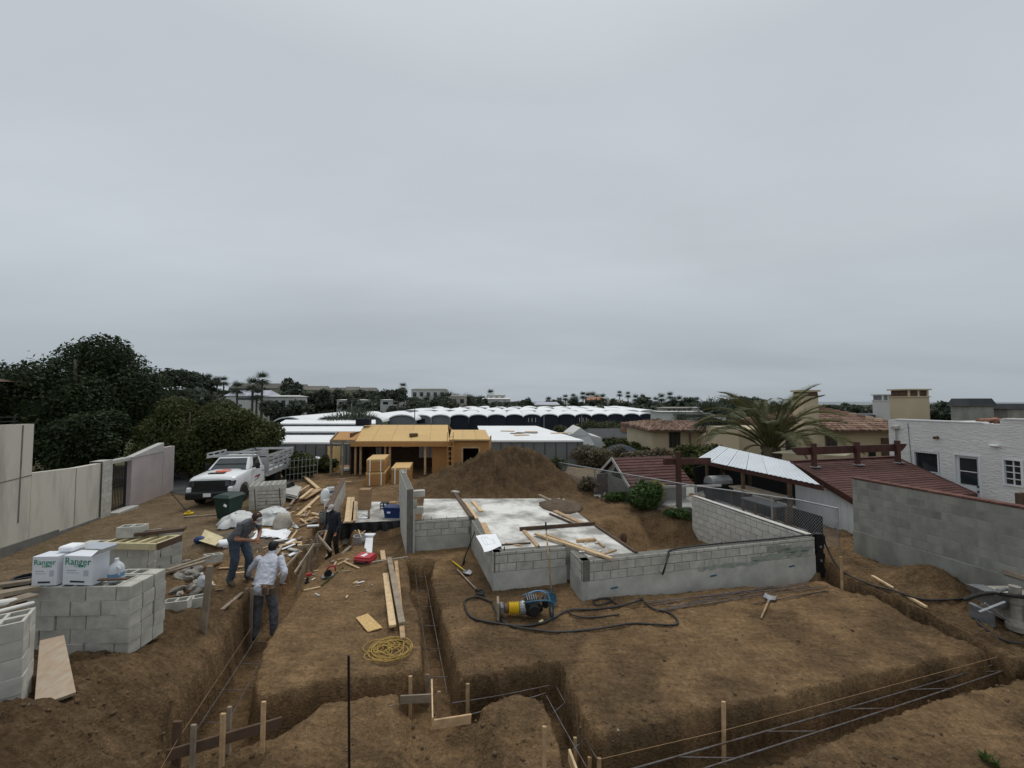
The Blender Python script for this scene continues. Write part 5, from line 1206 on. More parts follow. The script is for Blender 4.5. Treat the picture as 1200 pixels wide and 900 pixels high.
# ------------------------------------------------------------------ low white-roofed buildings behind
def flat_building(name, pts, zt, zb_, label, roofmat='white_roof', wallmat='grey_wall', cat='building', seams=0):
    c = sum((Vector((p[0], p[1], 0)) for p in pts), Vector()) / len(pts); t = empty(name, (c.x, c.y, zb_), label, cat)
    MB().prism([(p[0], p[1], zb_) for p in pts], (0, 0, zt - zb_)).build('wall', wallmat, t)
    e = [c + (Vector((p[0], p[1], 0)) - c) * 1.012 for p in pts]; MB().prism([(p.x, p.y, zt + .003) for p in e], (0, 0, .14)).build('roof', roofmat, t)
    for k in range(seams):
        u = (k + 1) / (seams + 1); a = e[0].lerp(e[1], u); b = e[3].lerp(e[2], u); MB().beam((a.x, a.y, zt + .16), (b.x, b.y, zt + .16), .08, .05).build('roof_seam', 'grey_wall', t)
    for k in range(9):
        a, b = Vector((*pts[0][:2], 0)), Vector((*pts[1][:2], 0)); p = a.lerp(b, (k + .5) / 9); MB().beam((p.x, p.y - .02, zb_), (p.x, p.y - .02, zt - .05), .06, .03, up=Vector((0, 1, 0))).build('wall_rib', 'slate', t)
    return t
def fp(px, Y): return ((px - 600) / FPX * Y, Y)
wr = flat_building('low_building', [fp(568, 33), fp(683, 33), fp(628, 52), fp(560, 52)], .92, -3, 'long low building with white flat roof and grey wall right of the new house')
for k in range(7):
    p = D(rnd.uniform(590, 640), 512, 38); o = MB().box((p.x + k * .3, 36 + rnd.uniform(0, 7), 1.1), (rnd.uniform(.8, 2.4), rnd.uniform(.4, .8), .05), rz=rnd.uniform(-.4, .4)).build('roofing_board', rnd.choice(['wood', 'wood_new', 'grey_wall'])); tag(o, 'loose board lying on the white flat roof right of the new house', 'board', 'boards on the white flat roof')
flat_building('low_building', [fp(318, 33), fp(425, 33), fp(440, 40), fp(330, 40)], .75, -3, 'low building with white roof and grey wall behind the hedge trees')
flat_building('low_building', [fp(322, 41), fp(440, 41), fp(440, 49), fp(330, 49)], 1.05, -3, 'second white flat roof just behind the first, left of the new house')
flat_building('low_building', [fp(328, 50), fp(440, 50), fp(440, 60), fp(336, 60)], 1.35, -3, 'third white flat roof farthest back left of the new house')
# arched tents
def tents():
    n = 0
    def bay(x0, x1, Y, Yd, zs, zt, zb_, wm, label, win):
        nonlocal n
        t = empty('arched_hall', ((x0 + x1) / 2, Y, zb_), label, 'hall', 'white arched halls in a row')
        m = 10; cx, hw = (x0 + x1) / 2, (x1 - x0) / 2
        fr = [(cx + hw * math.cos(math.pi * (1 - k / m)), Y, zs + (zt - zs) * math.sin(math.pi * k / m)) for k in range(m + 1)]
        MB().prism([Vector((x0, Y, zb_)), Vector((x1, Y, zb_))] + [Vector(p) for p in fr[::-1]], (0, .2, 0)).build('end_wall', wm, t)
        o = .18; ring = [Vector((cx + (hw) * math.cos(math.pi * (1 - k / m)), Y - .35, zs + (zt - zs) * math.sin(math.pi * k / m) + .22)) for k in range(m + 1)]
        low = [v - Z * .2 for v in ring]; vs = ring + [v + Vector((0, Yd, .25)) for v in ring] + low
        k_ = m + 1; MB().add(vs, [(k, k + 1, k_ + k + 1, k_ + k) for k in range(m)] + [(k, 2 * k_ + k, 2 * k_ + k + 1, k + 1) for k in range(m)]).build('arched_roof', 'white_tent', t, smooth=False)
        if win:
            MB().box((cx, Y - .03, zs - .5), (hw * .8, .05, .9)).build('window', 'glass', t)
            for s in (-.4, 0, .4): MB().box((cx + s * hw, Y - .06, zs - .5), (.07, .03, .9)).build('mullion', 'white_tent' if wm == 'navy_wall' else 'slate', t)
        n += 1
    Y = 82; w = 22.0 / FPX * Y
    labs = {}
    for k in range(15):
        x0 = (460 - 600) / FPX * Y + k * w; dy = k * .8
        wm = 'grey_wall' if k < 3 else 'navy_wall'
        bay(x0, x0 + w, Y + dy, 26, .70 - .01 * k, 1.32, -3.5, wm, 'white arched hall with grey end wall in the scalloped row' if k < 3 else 'white arched hall with navy end wall in the scalloped row', k in (1, 7, 10))
    for k in range(4):
        Y2 = 66 + 4 * k; w2 = 38 / FPX * 68; x0 = (328 - 600) / FPX * 68 + k * (w2 - .4); bay(x0, x0 + w2, Y2, 22, .0 + .1 * k, 1.5, -3.5, 'navy_wall' if k < 2 else 'grey_wall', ['white arched hall half hidden by the hedge trees', 'white arched hall second from the hedge trees', 'white arched hall behind the fan palms', 'white arched hall joining the scalloped row'][k], False)
    # roofs behind the front row
    for r in range(2):
        for k in range(13):
            x0 = (470 - 600) / FPX * 112 + k * 5.6 + r * 1.5; bay(x0, x0 + 5.6, 112 + r * 24, 20, 1.0 + .3 * r, 1.65 + .3 * r, -3.5, 'white_tent', 'white arched hall in the rows behind the scalloped front row', False)
tents()
# ------------------------------------------------------------------ shingled shed and patio behind the old wall
def courses(par, a, b, c, d, n, mat, th=.03, name='shingle_course', wid=None):
    """a-b eave, d-c ridge; stepped courses of separate shingles strips"""
    up = (b - a).cross(d - a).normalized()
    if up.z < 0: up = -up
    for i in range(n):
        v0, v1 = i / n, min(1, (i + 1.15) / n); P = lambda u, v: a.lerp(b, u).lerp(d.lerp(c, u), v)
        m = wid or 1
        mb = MB()
        for j in range(m):
            o = (.5 / m if i % 2 else 0); u0, u1 = max(0, j / m - o), min(1, (j + 1) / m - o)
            if j == m - 1: u1 = 1
            e = 1.0 * .0006; jit = rnd.uniform(0, .006)
            p = [P(u0 + e, v0), P(u1 - e, v0), P(u1 - e, v1), P(u0 + e, v1)]
            lo = [p[0] + up * .002, p[1] + up * .002, p[2] - up * .002, p[3] - up * .002]
            hi = [p[0] + up * (th + jit), p[1] + up * (th + jit), p[2] + up * .003, p[3] + up * .003]
            mb.hexa(lo + hi)
        mb.build(name, mat, par)
A = Vector((10.5, 15.0, 2.02)); B = A + E1 * 5.25; dn = -E2 * 2.35 - Z * .95; Dd, Cc = A + dn, B + dn
sh = empty('garden_shed', (11, 13.5, 0), 'white sided shed with red shingle roof behind the old block wall', 'shed')
courses(sh, Dd, Cc, B, A, 19, 'redroof', th=.018, wid=16)
MB().prism([A - Z * .01, B - Z * .01, Cc - Z * .01, Dd - Z * .01], (0, 0, -.05)).build('roof_deck', 'redwood', sh)
MB().beam(A - E1 * .04 - Z * .08, Dd - E1 * .04 - Z * .08, .05, .2).build('rake_board', 'redwood', sh); MB().beam(Dd - Z * .1 + E2 * -.03, Cc - Z * .1 + E2 * -.03, .05, .2).build('fascia', 'redwood', sh); MB().beam(Cc + E1 * .04 - Z * .08, B + E1 * .04 - Z * .08, .05, .2).build('rake_board', 'redwood', sh)
n = 11; P0, P1 = A + E1 * .12, Dd + E1 * .12 + E2 * .1
for k in range(n):
    a, b = P0.lerp(P1, k / n), P0.lerp(P1, (k + .96) / n); MB().hexa([Vector((q.x, q.y, -.2)) for q in (a, b, b + E1 * .04, a + E1 * .04)] + [q - Z * .07 for q in (a, b, b + E1 * .04, a + E1 * .04)]).build('siding_board', 'white_paint', sh)
for q in ((Dd + E1 * .2 + E2 * .1, Cc + E1 * -.2 + E2 * .1), (Cc - E1 * .2 + E2 * .1, B - E1 * .2)): MB().hexa([Vector((p.x, p.y, -.2)) for p in (q[0], q[1], q[1] + E2 * .04 + E1 * .03, q[0] + E2 * .04 + E1 * .03)] + [p - Z * .08 for p in (q[0], q[1], q[1] + E2 * .04 + E1 * .03, q[0] + E2 * .04 + E1 * .03)]).build('wall', 'white_paint', sh)
MB().beam(A + Z * .03, B + Z * .03, .16, .04).build('ridge_cap', 'redroof', sh)
tr = empty('roof_trellis', (A + E1 * .6), 'dark red timber beam on three posts standing on the shed roof', 'trellis')
bz = 2.45; T0, T1 = A - E1 * .35 - E2 * .25, A + E1 * 5.4 - E2 * .25
MB().prism([Vector((T0.x, T0.y, bz + .14)), Vector((T1.x, T1.y, bz + .14)), Vector((T1.x, T1.y, bz)) - E1 * .12, Vector((T1.x, T1.y, bz - .14)) - E1 * .3, Vector((T0.x, T0.y, bz - .14)) + E1 * .3, Vector((T0.x, T0.y, bz)) + E1 * .12], E2 * -.09).build('beam', 'redwood', tr)
for s in (.55, 2.65, 4.75):
    p = A + E1 * s - E2 * .25 - E2 * .16; MB().beam((p.x, p.y, 1.86), (p.x, p.y, 2.74), .15, .12).build('post', 'redwood', tr); MB().box((p.x, p.y, 1.885), (.34, .3, .03), rz=AX).build('flashing', 'galv', tr)
# patio cover
pcv = empty('patio_cover', D(880, 600, 16), 'open patio cover with bright white corrugated metal roof', 'patio cover')
q = [D(815.7, 538, 18.6), D(961.5, 568.5, 12.7), D(927, 545, 14.6), D(843, 522.5, 20.2)]
q[2] = D(925, 541, 15.2)
for k in range(6):
    a, b = k / 6, (k + 1) / 6 - .004; P = lambda u, v: q[0].lerp(q[1], u).lerp(q[3].lerp(q[2], u), v)
    mb = MB(); m = 10
    for j in range(m):
        u0, u1 = a + (b - a) * j / m, a + (b - a) * (j + 1) / m; zz = [.0, .014][j % 2]
        mb.hexa([P(u0, 0) + Z * zz - Z * .012, P(u1, 0) + Z * zz - Z * .012, P(u1, 1) + Z * zz - Z * .012, P(u0, 1) + Z * zz - Z * .012, P(u0, 0) + Z * zz, P(u1, 0) + Z * zz, P(u1, 1) + Z * zz, P(u0, 1) + Z * zz])
    mb.build('roof_panel', 'metal_white', pcv)
MB().beam(q[0] - Z * .1 + E1 * .1, q[1] - Z * .1 + E1 * .1, .06, .16).build('header', 'redwood', pcv)
for u in (.1, .45, .8): p = q[0].lerp(q[1], u) + E1 * .1; MB().beam((p.x, p.y, -.4), (p.x, p.y, p.z - .18), .1, .1).build('post', 'wood_dark', pcv)
for u in (0.02, .5, .98): p = q[3].lerp(q[2], u); MB().beam((p.x, p.y, -.4), (p.x, p.y, p.z - .03), .1, .1).build('post', 'wood_dark', pcv)
pw0, pw1 = q[3] + E1 * .3, q[2] + E1 * 1.2
MB().hexa([Vector((p.x, p.y, -.4)) for p in (pw0, pw1, pw1 + E1 * .08, pw0 + E1 * .08)] + [Vector((p.x, p.y, 1.95 if p is pw0 else 1.75)) for p in (pw0, pw1, pw1 + E1 * .08, pw0 + E1 * .08)]).build('back_wall', 'shade_black', pcv)  # back wall near-black: the shade under the roof painted as its colour
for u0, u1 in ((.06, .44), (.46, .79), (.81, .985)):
    a, b = q[0].lerp(q[1], u0) + E1 * .14, q[0].lerp(q[1], u1) + E1 * .14; MB().hexa([Vector((p.x, p.y, -.3)) for p in (a, b, b + E1 * .02, a + E1 * .02)] + [Vector((p.x, p.y, .62)) for p in (a, b, b + E1 * .02, a + E1 * .02)]).build('dark_screen', 'shade_black', pcv)  # dark mesh panels added to deepen the shade behind the fence
a, b = q[3] + E2 * .1, q[0] + E2 * .1; MB().hexa([Vector((p.x, p.y, -.3)) for p in (a, b, b + E2 * .05, a + E2 * .05)] + [Vector((p.x, p.y, 1.2)) for p in (a, b, b + E2 * .05, a + E2 * .05)]).build('end_wall', 'shade_black', pcv)  # black end panel added, coloured as the patio's shade
# things on the patio
fl = [D(700, 600, 17.5), (9.0, 12.9), (11.8, 15.2), (11.2, 21), (6.5, 21)]
mb = MB().prism([(6.2, 16.6, -.24), (9.0, 13.2, -.24), (10.3, 13.4, -.24), (12.0, 16, -.24), (11.2, 21, -.24), (6.9, 20, -.24)], (0, 0, .262)); tag(mb.build('patio_floor', 'concrete'), 'grey concrete patio floor beyond the wire fence', 'patio', kind='structure')
def table(c, w, d, h, mat, label, rz=0):
    t = empty('patio_table', c, label, 'table', rz=rz); ORG[t] = Vector((0, 0, 0)); MB().box((0, 0, h), (w, d, .05), b=.01).build('tabletop', mat, t)
    for sx in (-1, 1):
        for sy in (-1, 1): MB().box((sx * (w / 2 - .08), sy * (d / 2 - .08), h / 2), (.06, .06, h)).build('leg', 'wood_dark', t)
table((9.6, 15.6, .03), .8, 2.2, .75, 'wood_old', 'long weathered table in the shade of the patio cover', AX); table((8.9, 14.2, .03), .7, 1.4, .7, 'slate', 'dark low table near the wire fence under the patio cover', AX)
t = empty('barbecue_grill', (8.9, 17.3, .03), 'silver hooded barbecue grill under the patio cover', 'grill', rz=AX); ORG[t] = Vector((0, 0, 0))
MB().box((0, 0, .5), (1.1, .55, .5), b=.03).build('firebox', 'black', t); MB().lathe((-.5, 0, .78), [(0, 0), (.28, 0), (.28, 1.0), (0, 1.0)], 16, Matrix.Rotation(R(90), 3, 'Y')).build('hood', 'galv', t)
for sx in (-.45, .45): MB().box((sx, 0, .13), (.08, .45, .26)).build('leg', 'black', t)
t = empty('patio_sofa', (6.9, 18.6, .03), 'dark brown patio sofa beyond the wire fence', 'sofa', rz=R(-30)); ORG[t] = Vector((0, 0, 0))
MB().box((0, 0, .32), (1.9, .75, .25), b=.05).build('seat', 'wood_dark', t); MB().box((0, .35, .6), (1.9, .16, .5), b=.05).build('backrest', 'wood_dark', t)
for s in (-1, 1): MB().box((s * .92, 0, .45), (.14, .75, .4), b=.04).build('armrest', 'wood_dark', t); MB().box((s * .85, 0, .1), (.08, .6, .2)).build('leg', 'black', t)
for k, (x, y) in enumerate(((7.5, 15.5), (7.75, 15.25))):
    c = Vector((x, y, .025)); tag(MB().lathe(c, [(0, 0), (.12, 0), (.16, .3), (.17, .3), (.14, .28), (0, .26)], 14).build('flower_pot', 'black'), ['black flower pot at the foot of the pergola post', 'second black flower pot by the wire fence'][k], 'pot')
p = Vector((6.75, 16.1, -.3)); pg = empty('pergola_post', (p.x, p.y, -.2), 'dark red pergola post with crossbeam by the small shed', 'pergola')
pp_ = D(796, 605, 16.2); MB().beam((pp_.x, pp_.y, -.3), (pp_.x, pp_.y, 2.25), .17, .17).build('post', 'redwood', pg); MB().beam(D(778, 541, 16.2), D(832, 540, 17.2), .1, .26).build('crossbeam', 'redwood', pg)
MB().beam(D(752, 571, 16.6), D(845, 569, 16.6), .08, .07).build('rail', 'concrete', pg)
# ------------------------------------------------------------------ small gabled shed
gs_ = empty('small_shed', (5.0, 18, -.6), 'little grey plank shed with red shingle gable roof beyond the wire fence', 'shed')
cR = Vector((5.03, 16.96, 0)); wS, lS = 2.4, 2.7; cL = cR + E2 * wS; ev, apx = .84, 1.73
def sp(u, v, z): p = cR + E2 * (u * wS) + E1 * (v * lS); p.z = z; return p
for k in range(7):                        # horizontal planks of the front
    z0, z1 = -.6 + k * .2, -.6 + (k + 1) * .2 - .012; MB().hexa([sp(0, 0, z0), sp(1, 0, z0), sp(1, .02, z0), sp(0, .02, z0), sp(0, 0, z1), sp(1, 0, z1), sp(1, .02, z1), sp(0, .02, z1)]).build('plank', 'wood_old' if False else 'block_old', gs_)
MB().prism([sp(0, .0, .8), sp(1, .0, .8), sp(.5, .0, apx - .05)], E1 * .05).build('gable', 'concrete', gs_); MB().prism([sp(.3, -.004, .86), sp(.7, -.004, .86), sp(.5, -.004, apx - .32)], E1 * -.01).build('gable_window', 'glass', gs_)
MB().hexa([sp(0, .02, -.6), sp(0, 1, -.6), sp(.02, 1, -.6), sp(.02, .02, -.6), sp(0, .02, ev), sp(0, 1, ev), sp(.02, 1, ev), sp(.02, .02, ev)]).build('side_wall', 'block_old', gs_); MB().hexa([sp(.98, .02, -.6), sp(.98, 1, -.6), sp(1, 1, -.6), sp(1, .02, -.6), sp(.98, .02, ev), sp(.98, 1, ev), sp(1, 1, ev), sp(1, .02, ev)]).build('side_wall', 'block_old', gs_)
courses(gs_, sp(-.12, -.08, ev - .1), sp(-.12, 1.05, ev - .1), sp(.5, 1.05, apx), sp(.5, -.08, apx), 10, 'redroof', wid=9); courses(gs_, sp(1.12, -.08, ev - .1), sp(1.12, 1.05, ev - .1), sp(.5, 1.05, apx), sp(.5, -.08, apx), 10, 'redroof', wid=9)
for u in (-.12, 1.12): MB().beam(sp(u, -.09, ev - .12), sp(.5, -.09, apx - .02), .04, .12).build('barge_board', 'concrete', gs_)
# ------------------------------------------------------------------ wire fence
fpts = [Vector((-.4, 24.0, 0)), Vector((3.26, 19.0, 0)), Vector((6.4, 15.0, 0)), Vector((8.97, 12.6, 0)), Vector((9.42, 11.6, 0))]
wf = empty('chain_link_fence', (6.4, 15, -.3), 'galvanised chain-link fence along the dug slope in front of the patio', 'fence')
def frail(t):
    L = 0; seg = []
    for i in range(len(fpts) - 1): seg.append((fpts[i + 1] - fpts[i]).length)
    for i, l in enumerate(seg):
        if t <= l or i == len(seg) - 1: return fpts[i].lerp(fpts[i + 1], min(1, t / l))
        t -= l
FL = sum((fpts[i + 1] - fpts[i]).length for i in range(4)); ftop = 1.2
MB().tube([p + Z * ftop for p in fpts], .022, 8).build('top_rail', 'galv', wf)
t_ = 0
while t_ < FL:
    p = frail(t_); MB().tube([Vector((p.x, p.y, gz(p.x, p.y) - .3)), Vector((p.x, p.y, ftop + .03))], .028, 8).build('post', 'galv', wf); t_ += 2.35
mb = MB(); st = .075; k = 0; Hf = 1.45
def fpnt(t, z): p = frail(max(0, min(FL, t))); return Vector((p.x, p.y, z))
while k * st < FL + Hf:
    for sgn in (1, -1):
        t0 = k * st; ts = t0 - Hf * .75 if sgn > 0 else t0; te = ts + Hf * .75
        a, b = (ts, te) if sgn > 0 else (te, ts)
        pts = [fpnt(a + (b - a) * j / 4, ftop - Hf * j / 4) for j in range(5)]; mb.tube(pts, .0036, 3, cap=False)
    k += 1
mb.build('wire_mesh', 'galv', wf)
# ------------------------------------------------------------------ white stucco house
def stucco_mat():
    m = M('rough_stucco', (.80, .79, .76), .95, .06, .7, 0)
    t = m.node_tree; L = t.links.new; b = [n for n in t.nodes if n.type == 'BSDF_PRINCIPLED'][0]; tc = [n for n in t.nodes if n.type == 'TEX_COORD'][0]
    mp = N(t, 'ShaderNodeMapping'); mp.inputs['Scale'].default_value = (2.2, 2.2, 7); L(tc.outputs['Object'], mp.inputs[0])
    n1 = N(t, 'ShaderNodeTexNoise'); n1.inputs['Scale'].default_value = 1.6; n1.inputs['Detail'].default_value = 3; n1.inputs['Distortion'].default_value = 1.2; L(mp.outputs[0], n1.inputs['Vector'])
    r = N(t, 'ShaderNodeValToRGB'); r.color_ramp.elements[0].position = .42; r.color_ramp.elements[1].position = .58; L(n1.outputs[0], r.inputs[0])
    bp = N(t, 'ShaderNodeBump'); bp.inputs['Strength'].default_value = .4; bp.inputs['Distance'].default_value = .04; L(r.outputs[0], bp.inputs['Height']); L(bp.outputs[0], b.inputs['Normal'])
stucco_mat()
H0 = Vector((16.07, 17.0, 0)); wh = empty('stucco_house', H0, 'white rough-stucco house with a door and two windows behind the shed', 'house')
def hp(s, z, o=0): p = H0 - E2 * s - E1 * o; p.z = z; return p
ops = [(.82, 1.65, 1.48, 2.3), (2.06, 2.8, .1, 2.34), (3.33, 3.82, 1.42, 2.34)]
xsx = [0, .82, 1.65, 2.06, 2.8, 3.33, 3.82, 9.5]
def slab_(s0, s1, z0, z1, name='wall', mat='rough_stucco', o=0, th=.22): MB().hexa([hp(s0, z0, o), hp(s1, z0, o), hp(s1, z0, o - th), hp(s0, z0, o - th), hp(s0, z1, o), hp(s1, z1, o), hp(s1, z1, o - th), hp(s0, z1, o - th)]).build(name, mat, wh)
mbw = MB()
def addp(s0, s1, z0, z1, th=.22, o=0): mbw.hexa([hp(s0, z0, o), hp(s1, z0, o), hp(s1, z0, o - th), hp(s0, z0, o - th), hp(s0, z1, o), hp(s1, z1, o), hp(s1, z1, o - th), hp(s0, z1, o - th)])
for i in range(7):
    s0, s1 = xsx[i], xsx[i + 1]; op = [o for o in ops if abs(o[0] - s0) < .01]; zt = 3.5 if s1 <= 2.9 else (3.5 if i == 4 else 3.66)
    if op: o = op[0]; addp(s0, s1, -.3, o[2]); addp(s0, s1, o[3], zt)
    else: addp(s0, s1, -.3, zt)
mbw.build('wall', 'rough_stucco', wh)
MB().hexa([hp(0.0, -.3, -.22), hp(.2, -.3, -.22), hp(.2, -.3, -6), hp(0, -.3, -6), hp(0, 3.4, -.22), hp(.2, 3.4, -.22), hp(.2, 3.4, -6), hp(0, 3.4, -6)]).build('side_wall', 'rough_stucco', wh)
slab_(.2, 9.5, 3.25, 3.4, 'flat_roof', 'concrete', -.25, 5.6)
MB().hexa([hp(.25, 3.503, .03), hp(2.92, 3.503, .03), hp(2.92, 3.503, -.3), hp(.25, 3.503, -.3), hp(.25, 3.55, .03), hp(2.92, 3.55, .03), hp(2.92, 3.55, -.3), hp(.25, 3.55, -.3)]).build('parapet_cap', 'white_roof', wh); slab_(3.4, 9.5, 3.664, 3.71, 'parapet_cap', 'white_roof', .03, .3)
def frame(s0, s1, z0, z1, fw, glassm, name, bars=(), mid=None):
    w = MB(); 
    for a, b, c, d in ((s0, s1, z1 - fw, z1), (s0, s1, z0, z0 + fw), (s0, s0 + fw, z0 + fw, z1 - fw), (s1 - fw, s1, z0 + fw, z1 - fw)): w.hexa([hp(a, c, .03), hp(b, c, .03), hp(b, c, -.1), hp(a, c, -.1), hp(a, d, .03), hp(b, d, .03), hp(b, d, -.1), hp(a, d, -.1)])
    o = w.build(name, 'white_paint', wh); g = MB().hexa([hp(s0 + fw, z0 + fw, -.08), hp(s1 - fw, z0 + fw, -.08), hp(s1 - fw, z0 + fw, -.1), hp(s0 + fw, z0 + fw, -.1), hp(s0 + fw, z1 - fw, -.08), hp(s1 - fw, z1 - fw, -.08), hp(s1 - fw, z1 - fw, -.1), hp(s0 + fw, z1 - fw, -.1)]).build('pane', glassm, None)
    g.parent = o; g.location = g.location - ORG[wh]; ORG[g] = ORG[wh]
    for a, b in bars:
        q_ = MB().beam(hp(*a, -.06), hp(*b, -.06), .03, .03).build('muntin', 'white_paint', None); q_.parent = o; q_.location = q_.location - ORG[wh]
    return o
frame(.84, 1.63, 1.5, 2.28, .03, 'glass', 'window'); slab_(.8, 1.67, 1.42, 1.476, 'window_sill', 'white_paint', .05, .2)
sm = (3.33 + 3.82) / 2
frame(3.33, 3.82, 1.42, 2.34, .055, 'glass', 'window', [((3.36, 1.88), (3.79, 1.88)), ((sm, 1.45), (sm, 2.3)), ((3.36, 2.1), (3.79, 2.1)), ((3.36, 1.66), (3.79, 1.66))])
frame(2.06, 2.8, .1, 2.34, .05, 'white_paint', 'door')
MB().hexa([hp(2.2, 1.25, -.06), hp(2.66, 1.25, -.06), hp(2.66, 1.25, -.075), hp(2.2, 1.25, -.075), hp(2.2, 2.2, -.06), hp(2.66, 2.2, -.06), hp(2.66, 2.2, -.075), hp(2.2, 2.2, -.075)]).build('door_pane', 'glass', wh); MB().beam(hp(2.2, 1.72, -.05), hp(2.66, 1.72, -.05), .02, .03).build('door_bar', 'white_paint', wh)
for z in (1.05, 1.22): MB().beam(hp(2.70, z, .02), hp(2.70, z, -.07), .05, .05).build('door_knob', 'black', wh)
MB().tube([hp(1.62, 2.88, .16), hp(1.62, 2.9, -.05)], .06, 10).build('drain_spout', 'wood_dark', wh); MB().box(hp(3.2, 2.75, .06), (.22, .22, .07), rz=AX, b=.02).build('wall_light', 'white_paint', wh)
MB().tube([hp(.3, 2.4, .05), hp(.3, 3.2, .05)], .03, 8).build('downspout', 'concrete', wh); MB().box(hp(.3, 3.2, .06), (.22, .22, .14), rz=AX, b=.02).build('leader_head', 'concrete', wh); MB().tube([hp(.78, 1.3, .02), hp(.7, 3.4, .02)], .008, 5).build('cable', 'slate', wh)
# stair rail between shed and house, fence stub
a, b, c_ = D(1085, 578, 13.4), D(1130, 584, 12.6), D(1146, 594, 12.0); tag(MB().tube([a, b, c_, c_ - Z * 1.0], .035, 8).build('hand_rail', 'white_paint'), 'white handrail in front of the stucco house', 'rail')
fs_ = D(1196, 590, 11.2); tag(MB().box(fs_ - Z * .3, (.3, .08, 1.2), rz=AX, b=.01).build('fence_board', 'wood_dark'), 'dark fence board end in front of the stucco house', 'board')
# roof clutter
bb = hp(5.0, 3.85, -.6); o = MB().ell(bb, (1.0, .7, .28), 16, 10, jit=.09, rg=rnd).build('black_bag', 'black_plastic', smooth=True); tag(o, 'big black plastic bag on the flat roof of the stucco house', 'bag')
o = MB().ell(hp(6.0, 3.8, -.5), (.9, .6, .22), 14, 9, jit=.09, rg=rnd).build('black_bag', 'black_plastic', smooth=True); tag(o, 'second black plastic bag at the end of the stucco house roof', 'bag')
rt = empty('tile_pile', hp(2.9, 3.42, -.9), 'small pile of red roof tiles on the stucco house roof', 'tiles')
for k in range(10): p = hp(2.4 + .11 * k, 3.45, -.8 - .3 * (k % 2)); MB().tube([p + Z * .1, p + E1 * .5 + Z * (.12 + .02 * (k % 3))], .09, 8).build('tile', 'tile', rt)
for px_, y0, y1, w, lab in ((1139, 467, 486, 30, 'grey roof ventilator with dark cap behind the stucco house'), (1180, 473, 486, 26, 'second grey roof ventilator farther back behind the stucco house')):
    Yv = 21; t = empty('roof_ventilator', D(px_, y1, Yv), lab, 'ventilator'); c = D(px_, y1, Yv); W_ = w / FPX * Yv; hh = (y1 - y0) / FPX * Yv
    MB().box(c + Z * (hh * .2 - 1), (W_ * .9, .9, hh * .65 + 2)).build('shaft', 'block_old', t); MB().hexa([c + Vector((sx * W_ * .55, sy * .55, hh * .53)) for sx, sy in ((-1, -1), (1, -1), (1, 1), (-1, 1))] + [c + Vector((sx * W_ * .45, sy * .4, hh)) for sx, sy in ((-1, -1), (1, -1), (1, 1), (-1, 1))]).build('cap', 'slate', t)
# ------------------------------------------------------------------ tiled houses
def tiles(par, a, b, c, d, cols, rows, name='roof_tiles'):
    up = (b - a).cross(d - a).normalized()
    if up.z < 0: up = -up
    mb = MB()
    for j in range(cols):
        for i in range(rows):
            v0, v1 = i / rows, min(1, (i + 1.12) / rows); P = lambda u, v: a.lerp(b, u).lerp(d.lerp(c, u), v); ph = rnd.uniform(0, .025); w = (b - a).length / cols
            pr = [(0, 0), (.22, .75), (.5, 1), (.78, .75), (1, 0)]; lo = [P((j + x) / cols, v0) + up * (z * w * .42 + .03 + ph) for x, z in pr]; hi = [P((j + x) / cols, v1) + up * (z * w * .36 + .005) for x, z in pr]
            mb.add(lo + hi + [P(j / cols, v0), P((j + 1) / cols, v0)], [(k, k + 1, 6 + k, 5 + k) for k in range(4)] + [(10, 11, 4, 3, 2, 1, 0)])
    tag(mb.build(name, tilemat(), par), kind='stuff')
def tilemat():
    if 'tiles_far' in MATS: return MATS['tiles_far']
    m = bpy.data.materials.new('tiles_far'); m.use_nodes = True; t = m.node_tree; b = t.nodes['Principled BSDF']; b.inputs['Roughness'].default_value = .9
    g = N(t, 'ShaderNodeNewGeometry'); r = N(t, 'ShaderNodeValToRGB'); e = r.color_ramp.elements; e[0].color = (.10, .06, .045, 1); e[1].color = (.36, .25, .18, 1); x = e.new(.5); x.color = (.21, .12, .085, 1)
    t.links.new(g.outputs['Random Per Island'], r.inputs[0]); t.links.new(r.outputs[0], b.inputs['Base Color']); MATS['tiles_far'] = m; return m
